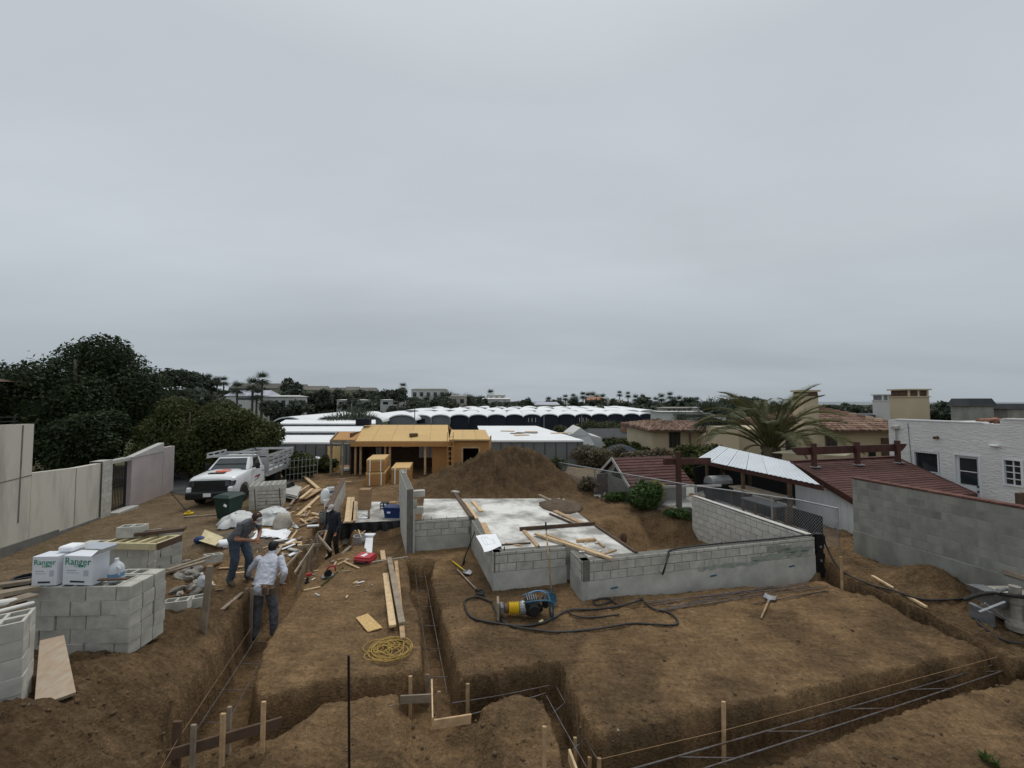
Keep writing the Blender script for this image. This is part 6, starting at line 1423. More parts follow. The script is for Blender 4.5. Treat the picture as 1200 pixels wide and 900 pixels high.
def house(name, x0, x1, Y0, Y1, zb_, ze, zr, label, wallm='tan_stucco', wins=(), cols=40, rows=9, ov=.5):
    t = empty(name, ((x0 + x1) / 2, Y0, zb_), label, 'house'); MB().box(((x0 + x1) / 2, (Y0 + Y1) / 2, (zb_ + ze) / 2), (x1 - x0, Y1 - Y0, ze - zb_)).build('wall', wallm, t)
    a, b = Vector((x0 - ov, Y0 - ov, ze)), Vector((x1 + ov, Y0 - ov, ze)); c, d = Vector((x1 + ov, Y1 + ov, ze)), Vector((x0 - ov, Y1 + ov, ze)); ym = (Y0 + Y1) / 2; hip = (Y1 - Y0) / 2; r0, r1 = Vector((x0 + hip * .6, ym, zr)), Vector((x1 - hip * .6, ym, zr))
    MB().add([a - Z * .12, b - Z * .12, c - Z * .12, d - Z * .12, a - Z * .02, b - Z * .02, c - Z * .02, d - Z * .02, r0 - Z * .03, r1 - Z * .03], [(0, 3, 2, 1), (0, 1, 5, 4), (1, 2, 6, 5), (2, 3, 7, 6), (3, 0, 4, 7), (4, 5, 9, 8), (5, 6, 9), (6, 7, 8, 9), (7, 4, 8)]).build('roof_deck', 'wood_dark', t)
    tiles(t, a, b, r1, r0, cols, rows)
    tiles(t, d, a, r0, r0, cols // 3, rows); tiles(t, b, c, r1, r1, cols // 3, rows)
    for (wx, wz, ww, wh_) in wins:
        f = MB().box((wx, Y0 - .02, wz), (ww + .16, .08, wh_ + .16)).build('window', 'wood_dark', t); g = MB().box((wx, Y0 - .066, wz), (ww, .02, wh_)).build('pane', 'glass', None); g.parent = f; g.location = Vector(g.location) - ORG[t]
        for mx in (-ww / 4, ww / 4): m_ = MB().box((wx + mx, Y0 - .085, wz), (.04, .02, wh_)).build('muntin', 'wood_dark', None); m_.parent = f; m_.location = Vector(m_.location) - ORG[t]
    return t
def xw(px, Y): return (px - 600) / FPX * Y
Yh = 36
th_ = house('tiled_house', xw(764, Yh), xw(872, Yh), Yh, Yh + 8, -3.2, 4.3 - 34 / FPX * Yh, 4.3 - 23 / FPX * (Yh + 4), 'tan stucco house with clay tile roof beyond the small shed', wins=[(xw(789.5, Yh), 4.3 - 45 / FPX * Yh, .85, 1.25)], cols=44)
gx0, gx1 = xw(828, 34.5), xw(852, 34.5); zg = 4.3 - 42 / FPX * 34.5
MB().prism([(gx0, 34.5, -3), (gx1, 34.5, -3), (gx1, 34.5, zg + .1), ((gx0 + gx1) / 2, 34.5, zg + .75), (gx0, 34.5, zg + .1)], (0, 1.6, 0)).build('porch_gable', 'tan_stucco', th_); MB().box(((gx0 + gx1) / 2, 34.47, zg - .7), (1.2, .06, .9)).build('porch_opening', 'shade_black', th_)  # porch opening is a black plate, its inner shade painted on
for s, x in ((-1, gx0), (1, gx1)): MB().beam(Vector((x + s * .2, 34.4, zg + .1)), Vector(((gx0 + gx1) / 2, 34.4, zg + .85)), .4, .08).build('porch_tiles', 'tile', th_)
MB().tube([(xw(807, Yh), Yh - .08, -3), (xw(807, Yh), Yh - .08, 1.5)], .05, 8).build('downspout', 'wood_dark', th_)
Yr = 27
rh = house('tiled_house', xw(960, Yr), xw(1062, Yr), Yr, Yr + 9, -1.5, 4.3 - 34 / FPX * Yr, 4.3 - 9.5 / FPX * (Yr + 4.5), 'larger tan house with dark clay tile roof and chimney behind the big palm', wins=[(xw(972, Yr), 4.3 - 49 / FPX * Yr, .6, .85)], cols=46, rows=12)
MB().box((xw(917, 26.5), 29, .45), (xw(968, 26.5) - xw(868, 26.5), 4.5, 3.9)).build('wing_wall', 'tan_stucco', rh); MB().box((xw(950, 26.7), 27.2, 3.1), (1.0, 1.0, 3.4)).build('chimney_stack', 'tan_stucco', rh)
cz = 4.3 + 12 / FPX * 26.7
MB().box((xw(950, 26.7), 27.2, cz), (1.2, 1.2, .12)).build('chimney_cap', 'tan_stucco', rh); MB().box((xw(950, 26.7), 27.2, cz - .17), (.9, 1.04, .36)).build('chimney_vent', 'wood_dark', rh)
for p_, z_ in ((928, 4.3 - 52 / FPX * 26.5),): MB().box((xw(p_, 26.5), 26.72, z_), (.7, .06, .9)).build('window', 'glass', rh)
# arched loggia
ar = []; cx_ = xw(1012, Yr); 
for k in range(11): a_ = math.pi * k / 10; ar.append((cx_ - .75 * math.cos(a_), Yr - .05, .95 + .55 * math.sin(a_)))
MB().prism([(cx_ - .75, Yr - .05, -1), (cx_ + .75, Yr - .05, -1)] + ar[::-1], (0, .02, 0)).build('arch_opening', 'tan_stucco', rh); MB().box((cx_ + .35, Yr - .09, .2), (.45, .04, 1.6)).build('arch_door', 'shade_black', rh); MB().box((xw(1035, Yr), Yr - .03, .5), (.55, .06, 2.6)).build('shutter_door', 'wood_dark', rh)
def chimney(px0, px1, y0, y1, Y, mat, label, vent=True):
    x0, x1 = xw(px0, Y), xw(px1, Y); zt = 4.3 - (y0 - 470) / FPX * Y; zb_ = 4.3 - (y1 - 470) / FPX * Y - 3; t = empty('chimney', ((x0 + x1) / 2, Y, zb_), label, 'chimney'); w = x1 - x0
    MB().box(((x0 + x1) / 2, Y, (zt - .45 + zb_) / 2), (w * .88, w * .88, zt - .45 - zb_)).build('stack', mat, t); MB().box(((x0 + x1) / 2, Y, zt - .04), (w, w, .08)).build('cap', mat, t); MB().box(((x0 + x1) / 2, Y, zt - .47), (w * .96, w * .96, .06)).build('band', mat, t)
    MB().box(((x0 + x1) / 2, Y, zt - .26), (w * .8, w * .8, .36)).build('vent_screen', 'wood_dark' if vent else 'steel', t)
    for sx in (-1, 0, 1): MB().box(((x0 + x1) / 2 + sx * w * .4, Y - w * .41, zt - .26), (.1, .06, .37)).build('vent_pier', mat, t)
chimney(1051.5, 1078, 456, 490, 24.5, 'tan_stucco', 'square tan stucco chimney with screened vents above the stucco house'); chimney(1027, 1042, 462, 482, 30, 'white_stucco', 'white chimney with metal cowl behind the tiled roof', False)
MB().beam((xw(1000, 30), 30.4, 3.1), (xw(1040, 30), 31.4, 3.3), 1.6, .08).build('solar_panel', 'slate', rh)
M('sail', (.44, .40, .28), .8, .1, 2, 0)
tag(MB().prism([D(905, 531, 19.5), D(990, 535, 19.5), D(1010, 528, 23), D(950, 524, 23)], (0, 0, .03)).build('shade_sail', 'sail'), 'beige shade sail stretched between the patio cover and the tan house', 'sail')
# ------------------------------------------------------------------ trees
NR = np.random.RandomState(11)
def leaves(blobs, n, size, flat=.0, shell=.55, asp=.55):
    w = np.array([b[1][0] * b[1][1] * b[1][2] for b in blobs]) ** .75; w /= w.sum(); idx = NR.choice(len(blobs), n, p=w)
    c = np.array([b[0] for b in blobs])[idx]; r = np.array([b[1] for b in blobs])[idx]
    d = NR.normal(size=(n, 3)); d /= np.linalg.norm(d, axis=1)[:, None]
    rad = shell + (1 - shell) * NR.rand(n) ** .7 + NR.normal(scale=.06, size=n)
    p = c + d * r * rad[:, None]
    nrm = d * .7 + NR.normal(size=(n, 3)) * .7 + [0, 0, .35]; nrm /= np.linalg.norm(nrm, axis=1)[:, None]
    t = np.cross(nrm, NR.normal(size=(n, 3))); t /= np.linalg.norm(t, axis=1)[:, None] + 1e-9; b = np.cross(nrm, t)
    s = size * NR.uniform(.6, 1.35, (n, 1)); t, b = t * s, b * s * asp
    v = np.stack([p - t, p - b * .9 + t * .1, p + t, p + b * .9 + t * .1], 1).reshape(-1, 3)
    return v, np.arange(n * 4).reshape(-1, 4)
def rblobs(R3, k, c=(0, 0, 0), s=.42, low=-.6):
    o = [(np.array(c), np.array(R3) * .72)]
    for _ in range(k):
        d = NR.normal(size=3); d /= np.linalg.norm(d); d[2] = max(d[2], low); f = NR.uniform(.55, .95)
        o.append((np.array(c) + d * np.array(R3) * f * .78, np.array(R3) * NR.uniform(s * .55, s)))
    return o
def tree(name, base, h, R3, n, size, leafm, label, group=None, k=14, trunk_r=.2, cat='tree', core=True, cz=None):
    base = Vector(base); t = empty(name, base, label, cat, group); ORG[t] = Vector((0, 0, 0)); cz = cz if cz is not None else h - R3[2]
    mb = MB(); top = Vector((0, 0, cz)); mb.tube([(0, 0, -.3), (.05, .02, cz * .4), (0, 0, cz)], [trunk_r * 1.2, trunk_r, trunk_r * .6], 8)
    for j in range(5):
        a = j * 1.26 + .3; e = Vector((math.cos(a) * R3[0] * .55, math.sin(a) * R3[1] * .55, cz + R3[2] * (.1 + .12 * j))); mb.tube([(0, 0, cz * .55 + .05 * j), (e.x * .5, e.y * .5, cz * .9), e], [trunk_r * .5, trunk_r * .35, trunk_r * .12], 6)
    mb.build('trunk', 'bark', t, smooth=True)
    v, q = leaves(rblobs(R3, k, (0, 0, cz)), n, size); link('crown', npmesh('crown', v, q, leafm), t)
    if core:
        c_ = MB()
        for cc, rr in rblobs(np.array(R3) * .62, 4, (0, 0, cz)): c_.ell(cc, [float(x) for x in rr], 10, 7, jit=.1, rg=rnd)
        c_.build('inner_foliage', leafm, t)
    return t
def bush(px, py, Y, R3, n, size, leafm, label, name='shrub', group=None, z=None, cat='shrub'):
    p = D(px, py, Y); g = gz(p.x, p.y) if z is None else z
    t = empty(name, (p.x, p.y, g), label, cat, group); ORG[t] = Vector((0, 0, 0))
    v, q = leaves(rblobs(R3, 9, (0, 0, R3[2] * .75)), n, size); link('foliage', npmesh('foliage', v, q, leafm), t)
    mb = MB()
    for j in range(5): a = j * 1.3; mb.tube([(0, 0, -.1), (math.cos(a) * R3[0] * .3, math.sin(a) * R3[1] * .3, R3[2] * .6), (math.cos(a) * R3[0] * .6, math.sin(a) * R3[1] * .6, R3[2] * 1.1)], [.03, .02, .008], 5)
    mb.build('stems', 'bark', t); return t
def tz(x, Y): return gz(x, Y)
# large trees on the left
tree('broadleaf_tree', (-26.5, 24.5, 0), 8.6, (4.7, 4.3, 4.6), 58000, .105, 'leaf_dark', 'tall dark rounded tree behind the cream wall', trunk_r=.35, k=22)
tree('broadleaf_tree', (-35.0, 27, 0), 8.0, (3.6, 3.5, 3.4), 16000, .11, 'leaf_dark', 'dark tree half hidden by the brown eave', trunk_r=.3)
tree('broadleaf_tree', (-22.2, 20.8, 0), 4.2, (2.2, 2.0, 2.2), 16000, .10, 'leaf_dark', 'low dark tree filling the gap above the iron gate', trunk_r=.2)
tree('broadleaf_tree', (-18.3, 22.5, 0), 4.75, (3.3, 2.7, 2.6), 46000, .085, 'leaf_mid', 'broad rounded olive-green tree behind the pink wall', trunk_r=.25, k=20)
tree('broadleaf_tree', (-15.2, 23.2, 0), 4.1, (1.9, 1.8, 2.2), 24000, .085, 'leaf_mid', 'smaller rounded green tree behind the truck rack', trunk_r=.2, k=14)
bush(352, 548, 22.5, (1.3, .9, 1.0), 5000, .1, 'leaf_mid', 'green bush growing by the wire panel behind the truck')
bush(380, 545, 24.5, (.8, .7, .6), 2000, .1, 'leaf_mid', 'low green bush beside the pale bundles')
# wire panel behind the truck
wp0, wp1 = D(335, 552, 21), D(372, 549, 22); wp_ = empty('wire_fence', wp0, 'thin wire fence panel in front of the green bush', 'fence')
for k in range(9): p = wp0.lerp(wp1, k / 8); g_ = gz(p.x, p.y); MB().tube([(p.x, p.y, g_), (p.x, p.y, g_ + 1.3)], .012, 5).build('upright', 'galv', wp_)
for z in (.1, .45, .8, 1.15): MB().tube([(wp0.x, wp0.y, gz(wp0.x, wp0.y) + z), (wp1.x, wp1.y, gz(wp1.x, wp1.y) + z)], .006, 5).build('wire', 'galv', wp_)
# shrubs on the right slope
bush(757, 600, 15.9, (.85, .6, .75), 4200, .085, 'leaf_weed', 'dense green shrub against the wire fence by the small shed')
bush(772, 580, 16.6, (.42, .4, .7), 500, .09, 'leaf_yellow', 'yellow-leaved sapling beside the small shed')
bush(800, 605, 15.1, (.9, .4, .22), 1500, .07, 'leaf_weed', 'low green creeper along the foot of the wire fence')
bush(725, 590, 17.2, (.8, .4, .25), 1200, .07, 'leaf_weed', 'low weeds in front of the small shed')
bush(690, 575, 18.6, (.7, .5, .4), 900, .08, 'leaf_dry', 'dry weeds at the bend of the wire fence')
bush(652, 560, 20.5, (.8, .5, .45), 900, .08, 'leaf_olive', 'scraggy grey-green weed bush behind the dirt heap')
bush(815, 565, 22, (1.5, 1.2, 1.3), 5000, .12, 'leaf_mid', 'leafy green shrub beyond the pergola post')
bush(835, 545, 25, (1.4, 1.2, 1.3), 4000, .12, 'leaf_mid', 'green shrub in front of the porch of the tan house')
for k, (px, Y, rx, rz, m) in enumerate(((695, 31, 2.0, 1.25, 'leaf_dry'), (718, 32, 1.8, 1.2, 'leaf_dry'), (745, 31, 2.0, 1.0, 'leaf_dry'), (772, 30, 1.6, 1.0, 'leaf_dry'))):
    bush(px, 540, Y, (rx, 1.2, rz), 2600, .12, m, ['dry brown hedge bush beside the white gabled building', 'dry brown hedge bush in front of the dark roof', 'dry brown hedge bush below the blue parasol', 'dry brown hedge bush by the corner of the tan house'][k])
for k, (px, Y, h, r) in enumerate(((722, 38, 3.6, 1.5), (748, 40, 3.2, 1.8), (660, 52, 4.2, 2.2), (690, 60, 4.6, 3.0), (716, 62, 4.8, 3.4), (755, 37, 3.0, 1.2))):
    x = xw(px, Y); tree('garden_tree', (x, Y, tz(x, Y)), h, (r, r * .9, h * .42), 4200, .16, 'leaf_mid' if k in (0, 1, 5) else 'leaf_olive', ['small olive tree left of the blue parasol', 'bushy tree right of the blue parasol', 'dark tree left of the white gabled building', 'broad dark tree behind the white gabled building', 'broad dark tree beneath the scalloped roofs', 'low tree against the wall of the tan house'][k], core=False)
# weeds
def weed(px, py, s, n, label, m='leaf_weed', z=0.1):
    p = on(px, py, z); t = empty('weed', p, label, 'weed'); ORG[t] = Vector((0, 0, 0)); mb = MB()
    for j in range(n):
        a = rnd.uniform(0, 6.28); e = Vector((math.cos(a) * s * rnd.uniform(.2, 1), math.sin(a) * s * rnd.uniform(.2, 1), s * rnd.uniform(.3, 1.1))); w = Vector((-math.sin(a), math.cos(a), 0)) * s * .1
        mb.add([Vector((0, 0, 0)), e * .5 - w + Z * s * .1, e, e * .5 + w + Z * s * .1], [(0, 1, 2, 3)])
    mb.build('leaf_tuft', m, t)
weed(1010, 643, .35, 60, 'low green weed at the near end of the old wall', z=.35); weed(1025, 641, .3, 50, 'second low green weed at the foot of the old wall', z=.35); weed(1055, 646, .25, 40, 'small weed tuft beside the grey board', z=.35); weed(1115, 668, .22, 14, 'dark dead twig plant by the old wall', 'leaf_dark', z=.35); weed(1155, 893, .12, 26, 'tiny bright green weed on the soil at the front', z=-.1); weed(1165, 899, .1, 18, 'second tiny green weed on the soil at the front', z=-.1); weed(960, 625, .2, 24, 'small weed by the black wrapped post', 'leaf_olive', z=.3)
# ------------------------------------------------------------------ palms
def frond(L, droop, lean, nl, lw, ll):
    pts = []; ang = lean
    x = z = 0.0; n = 12
    for i in range(n + 1):
        pts.append(Vector((x, 0, z))); ang -= droop / n * (1 + .8 * i / n); x += math.cos(ang) * L / n; z += math.sin(ang) * L / n
    mb = MB().tube(pts, [.035 * (1 - i / n) + .006 for i in range(n + 1)], 5)
    for k in range(nl):
        t = .16 + .84 * k / nl; f = t * n; i = min(int(f), n - 1); p = pts[i].lerp(pts[i + 1], f - i); d = (pts[i + 1] - pts[i]).normalized(); up = Vector((-d.z, 0, d.x))
        l = ll * math.sin(math.pi * (t * .86 + .1)) ** .6
        for s in (-1, 1):
            e = (d * .75 + Vector((0, s, 0)) * .85 + up * .3).normalized() * l * rnd.uniform(.85, 1.1); w = d * lw
            mb.add([p - w, p + w, p + e * .6 + w * .6 - Z * .02, p + e - Z * .12 * l, p + e * .55 - w * .5], [(0, 1, 2, 3, 4)])
    return mb
def big_palm():
    c = D(904, 527, 22.5); base = Vector((c.x, c.y, gz(c.x, c.y))); t = empty('palm_tree', base, 'large feather palm with arching fronds behind the patio cover', 'palm tree'); ORG[t] = Vector((0, 0, 0)); hz = c.z - base.z + .1
    mb = MB().tube([(0, 0, -.2), (0, 0, hz * .5), (0, 0, hz)], [.42, .38, .45], 14)
    for k in range(26): a = k * 2.4; z = hz * (.4 + .6 * k / 26); mb.beam((math.cos(a) * .36, math.sin(a) * .36, z - .12), (math.cos(a) * .52, math.sin(a) * .52, z + .16), .14, .06)
    mb.build('trunk', 'bark', t)
    for k in range(31):
        a = k * 2.39996; q = k / 30; lean = R(92 - 44 * q ** 1.1); me = frond(rnd.uniform(3.8, 5.0), rnd.uniform(.7, 1.15) + .3 * q, lean, 62, .02, .72).mesh('frond'); me.materials.append(MATS['leaf_palm'])
        link('frond', me, t, (math.cos(a) * .15, math.sin(a) * .15, hz - .25 + .2 * (1 - q)), (rnd.uniform(-.15, .15), 0, a))
    for k in range(3):
        a = 2.0 + k * 2.0; me = frond(2.0, 1.2, R(30), 26, .02, .4).mesh('dead_frond'); me.materials.append(MATS['leaf_dry']); link('dead_frond', me, t, (0, 0, hz - .1), (0, 0, a))
big_palm()
def fanpalm_meshes(kind):
    mb = MB(); n = 46
    for k in range(n):
        a = k * 2.4; e = R(75 - 125 * (k / n)); L = 1.5 if kind == 0 else 1.9; d = Vector((math.cos(a) * math.cos(e), math.sin(a) * math.cos(e), math.sin(e))); sd = Vector((-math.sin(a), math.cos(a), 0)); up = sd.cross(d)
        for j in range(-3, 4):
            f = (d + sd * j * .22).normalized() * L * (1 - .05 * abs(j)) * rnd.uniform(.85, 1.1); p0 = d * .5; w = sd * .055
            mb.add([p0 - w, p0 + w, f + w * .3 - Z * .25 * L * abs(math.cos(e)) * .6, f - w * .3 - Z * .25 * L * abs(math.cos(e)) * .6], [(0, 1, 2, 3)])
    return mb.mesh('crown')
FP = [fanpalm_meshes(0), fanpalm_meshes(1)]
for m_ in FP: m_.materials.append(MATS['leaf_far'])
tkm = MB().tube([(0, 0, 0), (.01, 0, .5), (0, 0, 1)], [1.15, .95, .85], 7).mesh('trunk'); tkm.materials.append(MATS['bark'])
def palm(px, ytop, Y, label, group=None, s=1.0, k=0, hmin=4):
    x = xw(px, Y); zt = 4.3 - (ytop - 470) / FPX * Y - 1.4 * s; g = gz(x, Y); g = min(g, zt - hmin)
    t = empty('palm_tree', (x, Y, g), label, 'palm tree', group); c = link('crown', FP[k], t, (0, 0, zt - g), (rnd.uniform(-.1, .1), rnd.uniform(-.1, .1), rnd.uniform(0, 6))); c.scale = (s, s, s * rnd.uniform(.9, 1.1))
    tr_ = link('trunk', tkm, t); tr_.scale = (.16 * max(.8, s), .16 * max(.8, s), zt - g); return t
palm(307, 433, 95, 'tallest fan palm above the lavender-roofed white building', s=1.7); palm(296, 440, 95, 'fan palm beside the tallest one above the white building', s=1.7); palm(278, 445, 92, 'fan palm in front of the lavender-roofed white building', s=1.5); palm(301, 452, 90, 'short fan palm below the tallest one', s=1.5)
palm(472, 447, 190, 'lone slim palm standing above the hillside condominiums', s=2.0); palm(575, 455, 200, 'taller of two slim palms by the cream villa', s=2.0); palm(578, 463, 190, 'shorter of two slim palms by the cream villa', s=1.7)
for px, y in ((244, 437), (254, 440), (262, 440), (158, 434), (163, 437), (181, 445), (201, 440), (232, 441)): palm(px, y, 150, 'small far fan palm on the left ridge', 'far palms on the left ridge', s=1.7)
for px, y in [(642, 464), (655, 464), (662, 461), (672, 460), (675, 464), (684, 458), (688, 459), (694, 459), (699, 462), (705, 461), (726, 457), (735, 458), (745, 462), (752, 461), (760, 464), (769, 464), (776, 461), (784, 459), (790, 464), (797, 464), (803, 465), (811, 465), (817, 465), (832, 466), (668, 467), (711, 466), (719, 467)]: palm(px + rnd.uniform(-1, 1), y, rnd.uniform(190, 230), 'far fan palm in the skyline behind the scalloped roofs', 'far palms behind the scalloped roofs', s=rnd.uniform(1.5, 2.1), k=rnd.randrange(2))
for px, y in [(520, 460), (526, 459), (534, 461), (540, 463), (548, 461), (556, 464), (563, 464), (512, 463), (569, 466), (545, 466), (500, 463)]: palm(px, y, rnd.uniform(150, 180), 'far palm in the clump on the hillside behind the new house', 'far palms behind the new house', s=rnd.uniform(1.6, 2.2), k=1)
for k, (px, y, Y) in enumerate(((405, 480, 62), (420, 477, 60), (392, 485, 58), (430, 483, 63))): palm(px, y, Y, ['feathery palm in front of the arched halls', 'tallest feathery palm in front of the arched halls', 'low feathery palm nearest the white roofs', 'feathery palm at the right of its clump before the halls'][k], s=1.9, k=1, hmin=2)
for k, (px, y, Y) in enumerate(((798, 484, 60), (818, 487, 58))): palm(px, y, Y, ['short palm above the tan house roof', 'second short palm above the tan house roof'][k], s=1.5, k=1, hmin=2)
palm(829, 462, 32, 'slender palm standing in front of the tan house', s=1.3, hmin=3); palm(843, 468, 33, 'second slender palm in front of the tan house', s=1.2, hmin=3)
# ------------------------------------------------------------------ far trees
CR = []
for k in range(5):
    R3 = [(3.6, 3.4, 2.6), (3.0, 3.0, 3.2), (4.6, 4.2, 2.4), (2.4, 2.4, 3.6), (5.2, 4.6, 2.6)][k]; v, q = leaves(rblobs(R3, 14, (0, 0, 0), .5), 1300, .55, shell=.4); CR.append((npmesh('crown', v, q, 'leaf_far'), R3))
def ftree(px, ytop, Y, label, group, s=1.0, k=0):
    x = xw(px, Y); me, R3 = CR[k]; zt = 4.3 - (ytop - 470) / FPX * Y; g = min(gz(x, Y), zt - R3[2] * 1.6 * s)
    t = empty('far_tree', (x, Y, g), label, 'tree', group); c = link('crown', me, t, (0, 0, zt - g - R3[2] * s), (0, 0, rnd.uniform(0, 6))); c.scale = (s, s, s)
    tr_ = link('trunk', tkm, t); tr_.scale = (.3 * s, .3 * s, max(.5, zt - g - R3[2] * s))
for px, y, k, s in ((205, 431, 4, 1.5), (220, 434, 4, 1.3), (190, 436, 2, 1.3), (235, 438, 2, 1.3)): ftree(px, y, 140, 'umbrella-shaped tree in the clump on the left ridge', 'umbrella trees on the left ridge', s, k)
ftree(341, 443, 140, 'dark domed tree on the ridge right of the white building', None, 1.5, 1); ftree(350, 455, 130, 'dark tree below the domed one on the ridge', None, 1.4, 0)
for k in range(80):
    px = 150 + 320 * (k + rnd.random()) / 80; y = rnd.uniform(452, 472) + (0 if px < 330 else 2); ftree(px, y, rnd.uniform(105, 210), 'far tree on the wooded left hillside', 'far trees on the left hillside', rnd.uniform(.9, 1.5), rnd.randrange(5))
for k in range(46):
    px = 430 + 180 * (k + rnd.random()) / 46; y = rnd.uniform(463, 476); ftree(px, y, rnd.uniform(130, 190), 'far tree on the slope behind the arched halls', 'far trees behind the arched halls', rnd.uniform(1.0, 1.6), rnd.randrange(5))
for k in range(70):
    px = 612 + 270 * (k + rnd.random()) / 70; y = rnd.uniform(466, 479) - (2 if px > 690 else 0); ftree(px, y, rnd.uniform(140, 230), 'far tree in the wooded band on the coast', 'far trees along the coast', rnd.uniform(1.0, 1.6), rnd.randrange(5))
for k in range(22):
    px = 880 + 330 * (k + rnd.random()) / 22; y = rnd.uniform(471, 476); ftree(px, y, rnd.uniform(90, 140), 'far dark tree top above the tiled roofs', 'far trees above the tiled roofs', rnd.uniform(.7, 1.1), rnd.randrange(5))
for px, y in ((1108, 470), (1098, 474), (1117, 475), (976, 474), (990, 475), (1003, 474)): ftree(px, y, 90, 'dark tree showing between the chimneys', 'trees between the chimneys', .8, 0)
for px, y, k in ((318, 469, 0), (330, 471, 3), (341, 470, 1), (262, 468, 2), (352, 468, 0)): ftree(px, y, 88, 'leafy tree standing before the white stepped house', 'trees before the white stepped house', .75, k)
# ------------------------------------------------------------------ far buildings
M('far_tan', (.25, .23, .20), .9, .1, .2, 0, rv=.1); M('far_white', (.55, .55, .53), .9, .1, .2, 0, rv=.08); M('far_roof', (.16, .145, .13), .9, .1, .2, 0, rv=.15); M('lavender', (.42, .43, .50), .7, .1, .2, 0)
def far_house(px0, px1, y0, y1, Y, label, wall='far_white', roof='far_roof', rh=.25, wins=3, group=None, name='far_house'):
    x0, x1 = xw(px0, Y), xw(px1, Y); z1, z0 = 4.3 - (y0 - 470) / FPX * Y, 4.3 - (y1 - 470) / FPX * Y; ze = z1 - (z1 - z0) * rh; zb_ = min(z0 - 3, gz((x0 + x1) / 2, Y)); dpt = max(6, (x1 - x0) * .4)
    t = empty(name, ((x0 + x1) / 2, Y, zb_), label, 'house', group); MB().box(((x0 + x1) / 2, Y + dpt / 2, (zb_ + ze) / 2), (x1 - x0, dpt, ze - zb_)).build('wall', wall, t); o = .4; ym = Y + dpt / 2
    MB().add([(x0 - o, Y - o, ze), (x1 + o, Y - o, ze), (x1 + o, Y + dpt + o, ze), (x0 - o, Y + dpt + o, ze), (x0 + (x1 - x0) * .06, ym, z1), (x1 - (x1 - x0) * .06, ym, z1)], [(0, 3, 2, 1), (0, 1, 5, 4), (1, 2, 5), (2, 3, 4, 5), (3, 0, 4)]).build('roof', roof, t)
    for k in range(wins):
        cx = x0 + (x1 - x0) * (k + .5) / wins; h = (ze - z0) * .42; MB().box((cx, Y - .03, z0 + (ze - z0) * .5), ((x1 - x0) / wins * .5, .06, h)).build('window', 'glass', t)
    return t
far_house(265, 312, 457, 470.5, 100, 'white building with lavender roof in front of the left ridge', 'far_white', 'lavender', .5, 1); far_house(312, 345, 463, 480, 95, 'white stepped house right of the lavender roof', 'far_white', 'far_white', .1, 4)
for k, (a, b, y) in enumerate(((356, 383, 452), (385, 402, 454), (402, 420, 453), (420, 440, 454), (330, 358, 450), (268, 300, 449), (300, 332, 449))): far_house(a, b, y, 466, 215 + 3 * k, 'tan condominium block with hipped roof on the ridge', 'far_tan', 'far_roof', .35, 4, 'hillside condominium blocks')
far_house(482, 522, 455, 468, 210, 'long pale flat-topped building beyond the palms', 'far_white', 'far_tan', .1, 5); far_house(528, 546, 463, 476, 150, 'small grey house among the far trees', 'far_tan', 'far_tan', .1, 2)
far_house(565, 598, 466, 480, 170, 'cream villa with tiered terraces by two slim palms', 'far_white', 'far_white', .12, 4); far_house(572, 592, 462, 470, 176, 'upper tier of the cream villa', 'far_white', 'far_white', .1, 3); far_house(628, 655, 471, 482, 150, 'low grey house at the gap where the sea shows', 'far_tan', 'lavender', .3, 3)
far_house(688, 708, 465, 478, 200, 'pinkish-brown house under the far palms', 'tile', 'tile', .3, 2); far_house(712, 730, 468, 478, 190, 'pale house among the coast trees', 'far_white', 'far_roof', .4, 2); far_house(775, 850, 482, 492, 75, 'long white wall-like building above the tan house roof', 'far_white', 'far_white', .05, 1); far_house(781, 816, 477, 483, 90, 'pale green-grey long shed among the coast trees', 'far_tan', 'far_tan', .2, 6); far_house(822, 845, 477, 485, 85, 'white far house with flat roof beside the palm', 'far_white', 'far_white', .1, 2); far_house(395, 425, 468, 476, 120, 'low white house among trees on the left slope', 'far_white', 'far_white', .1, 3); far_house(446, 470, 468, 476, 130, 'low white house behind the arched halls', 'far_white', 'far_white', .1, 2)
# nearer roofs to the right of the long white roof
t = far_house(690, 772, 504, 519, 46, 'low house with dark slate roof and brick chimney', 'far_white', 'slate', .55, 3); cx_ = xw(737, 47); MB().box((cx_, 48, 4.3 - 34 / FPX * 47), (1.3, .8, 1.6)).build('chimney', 'tile', t)
t = empty('white_gable_building', (xw(680, 40), 40, -3), 'white gabled building end beside the grey metal shed', 'building'); zb_ = -3
MB().prism([(xw(668, 40), 40, -3), (xw(705, 40), 40, -3), (xw(705, 40), 40, 4.3 - 43 / FPX * 40), (xw(692, 40), 40, 4.3 - 40 / FPX * 40), (xw(680, 40), 40, 4.3 - 31 / FPX * 40), (xw(668, 40), 40, 4.3 - 40 / FPX * 40)], (0, 5, 0)).build('wall', 'white_stucco', t)
MB().hexa([(xw(680, 37), 37, -3), (xw(697, 37), 37, -3), (xw(697, 37), 39.9, -3), (xw(680, 37), 39.9, -3), (xw(680, 37), 37, .2), (xw(697, 37), 37, .2), (xw(697, 37), 39.9, .8), (xw(680, 37), 39.9, .8)]).build('lean_to', 'grey_wall', t)
c = D(727, 523, 33); t = empty('parasol', (c.x, c.y, gz(c.x, c.y)), 'dark blue parasol open among the brown hedges', 'parasol'); MB().tube([(c.x, c.y, gz(c.x, c.y)), (c.x, c.y, c.z)], .04, 6).build('pole', 'steel', t); MB().lathe(c - Z * .25, [(1.3, 0), (.7, .28), (.05, .45), (0, .46)], 8).build('canopy', 'navy_wall', t)
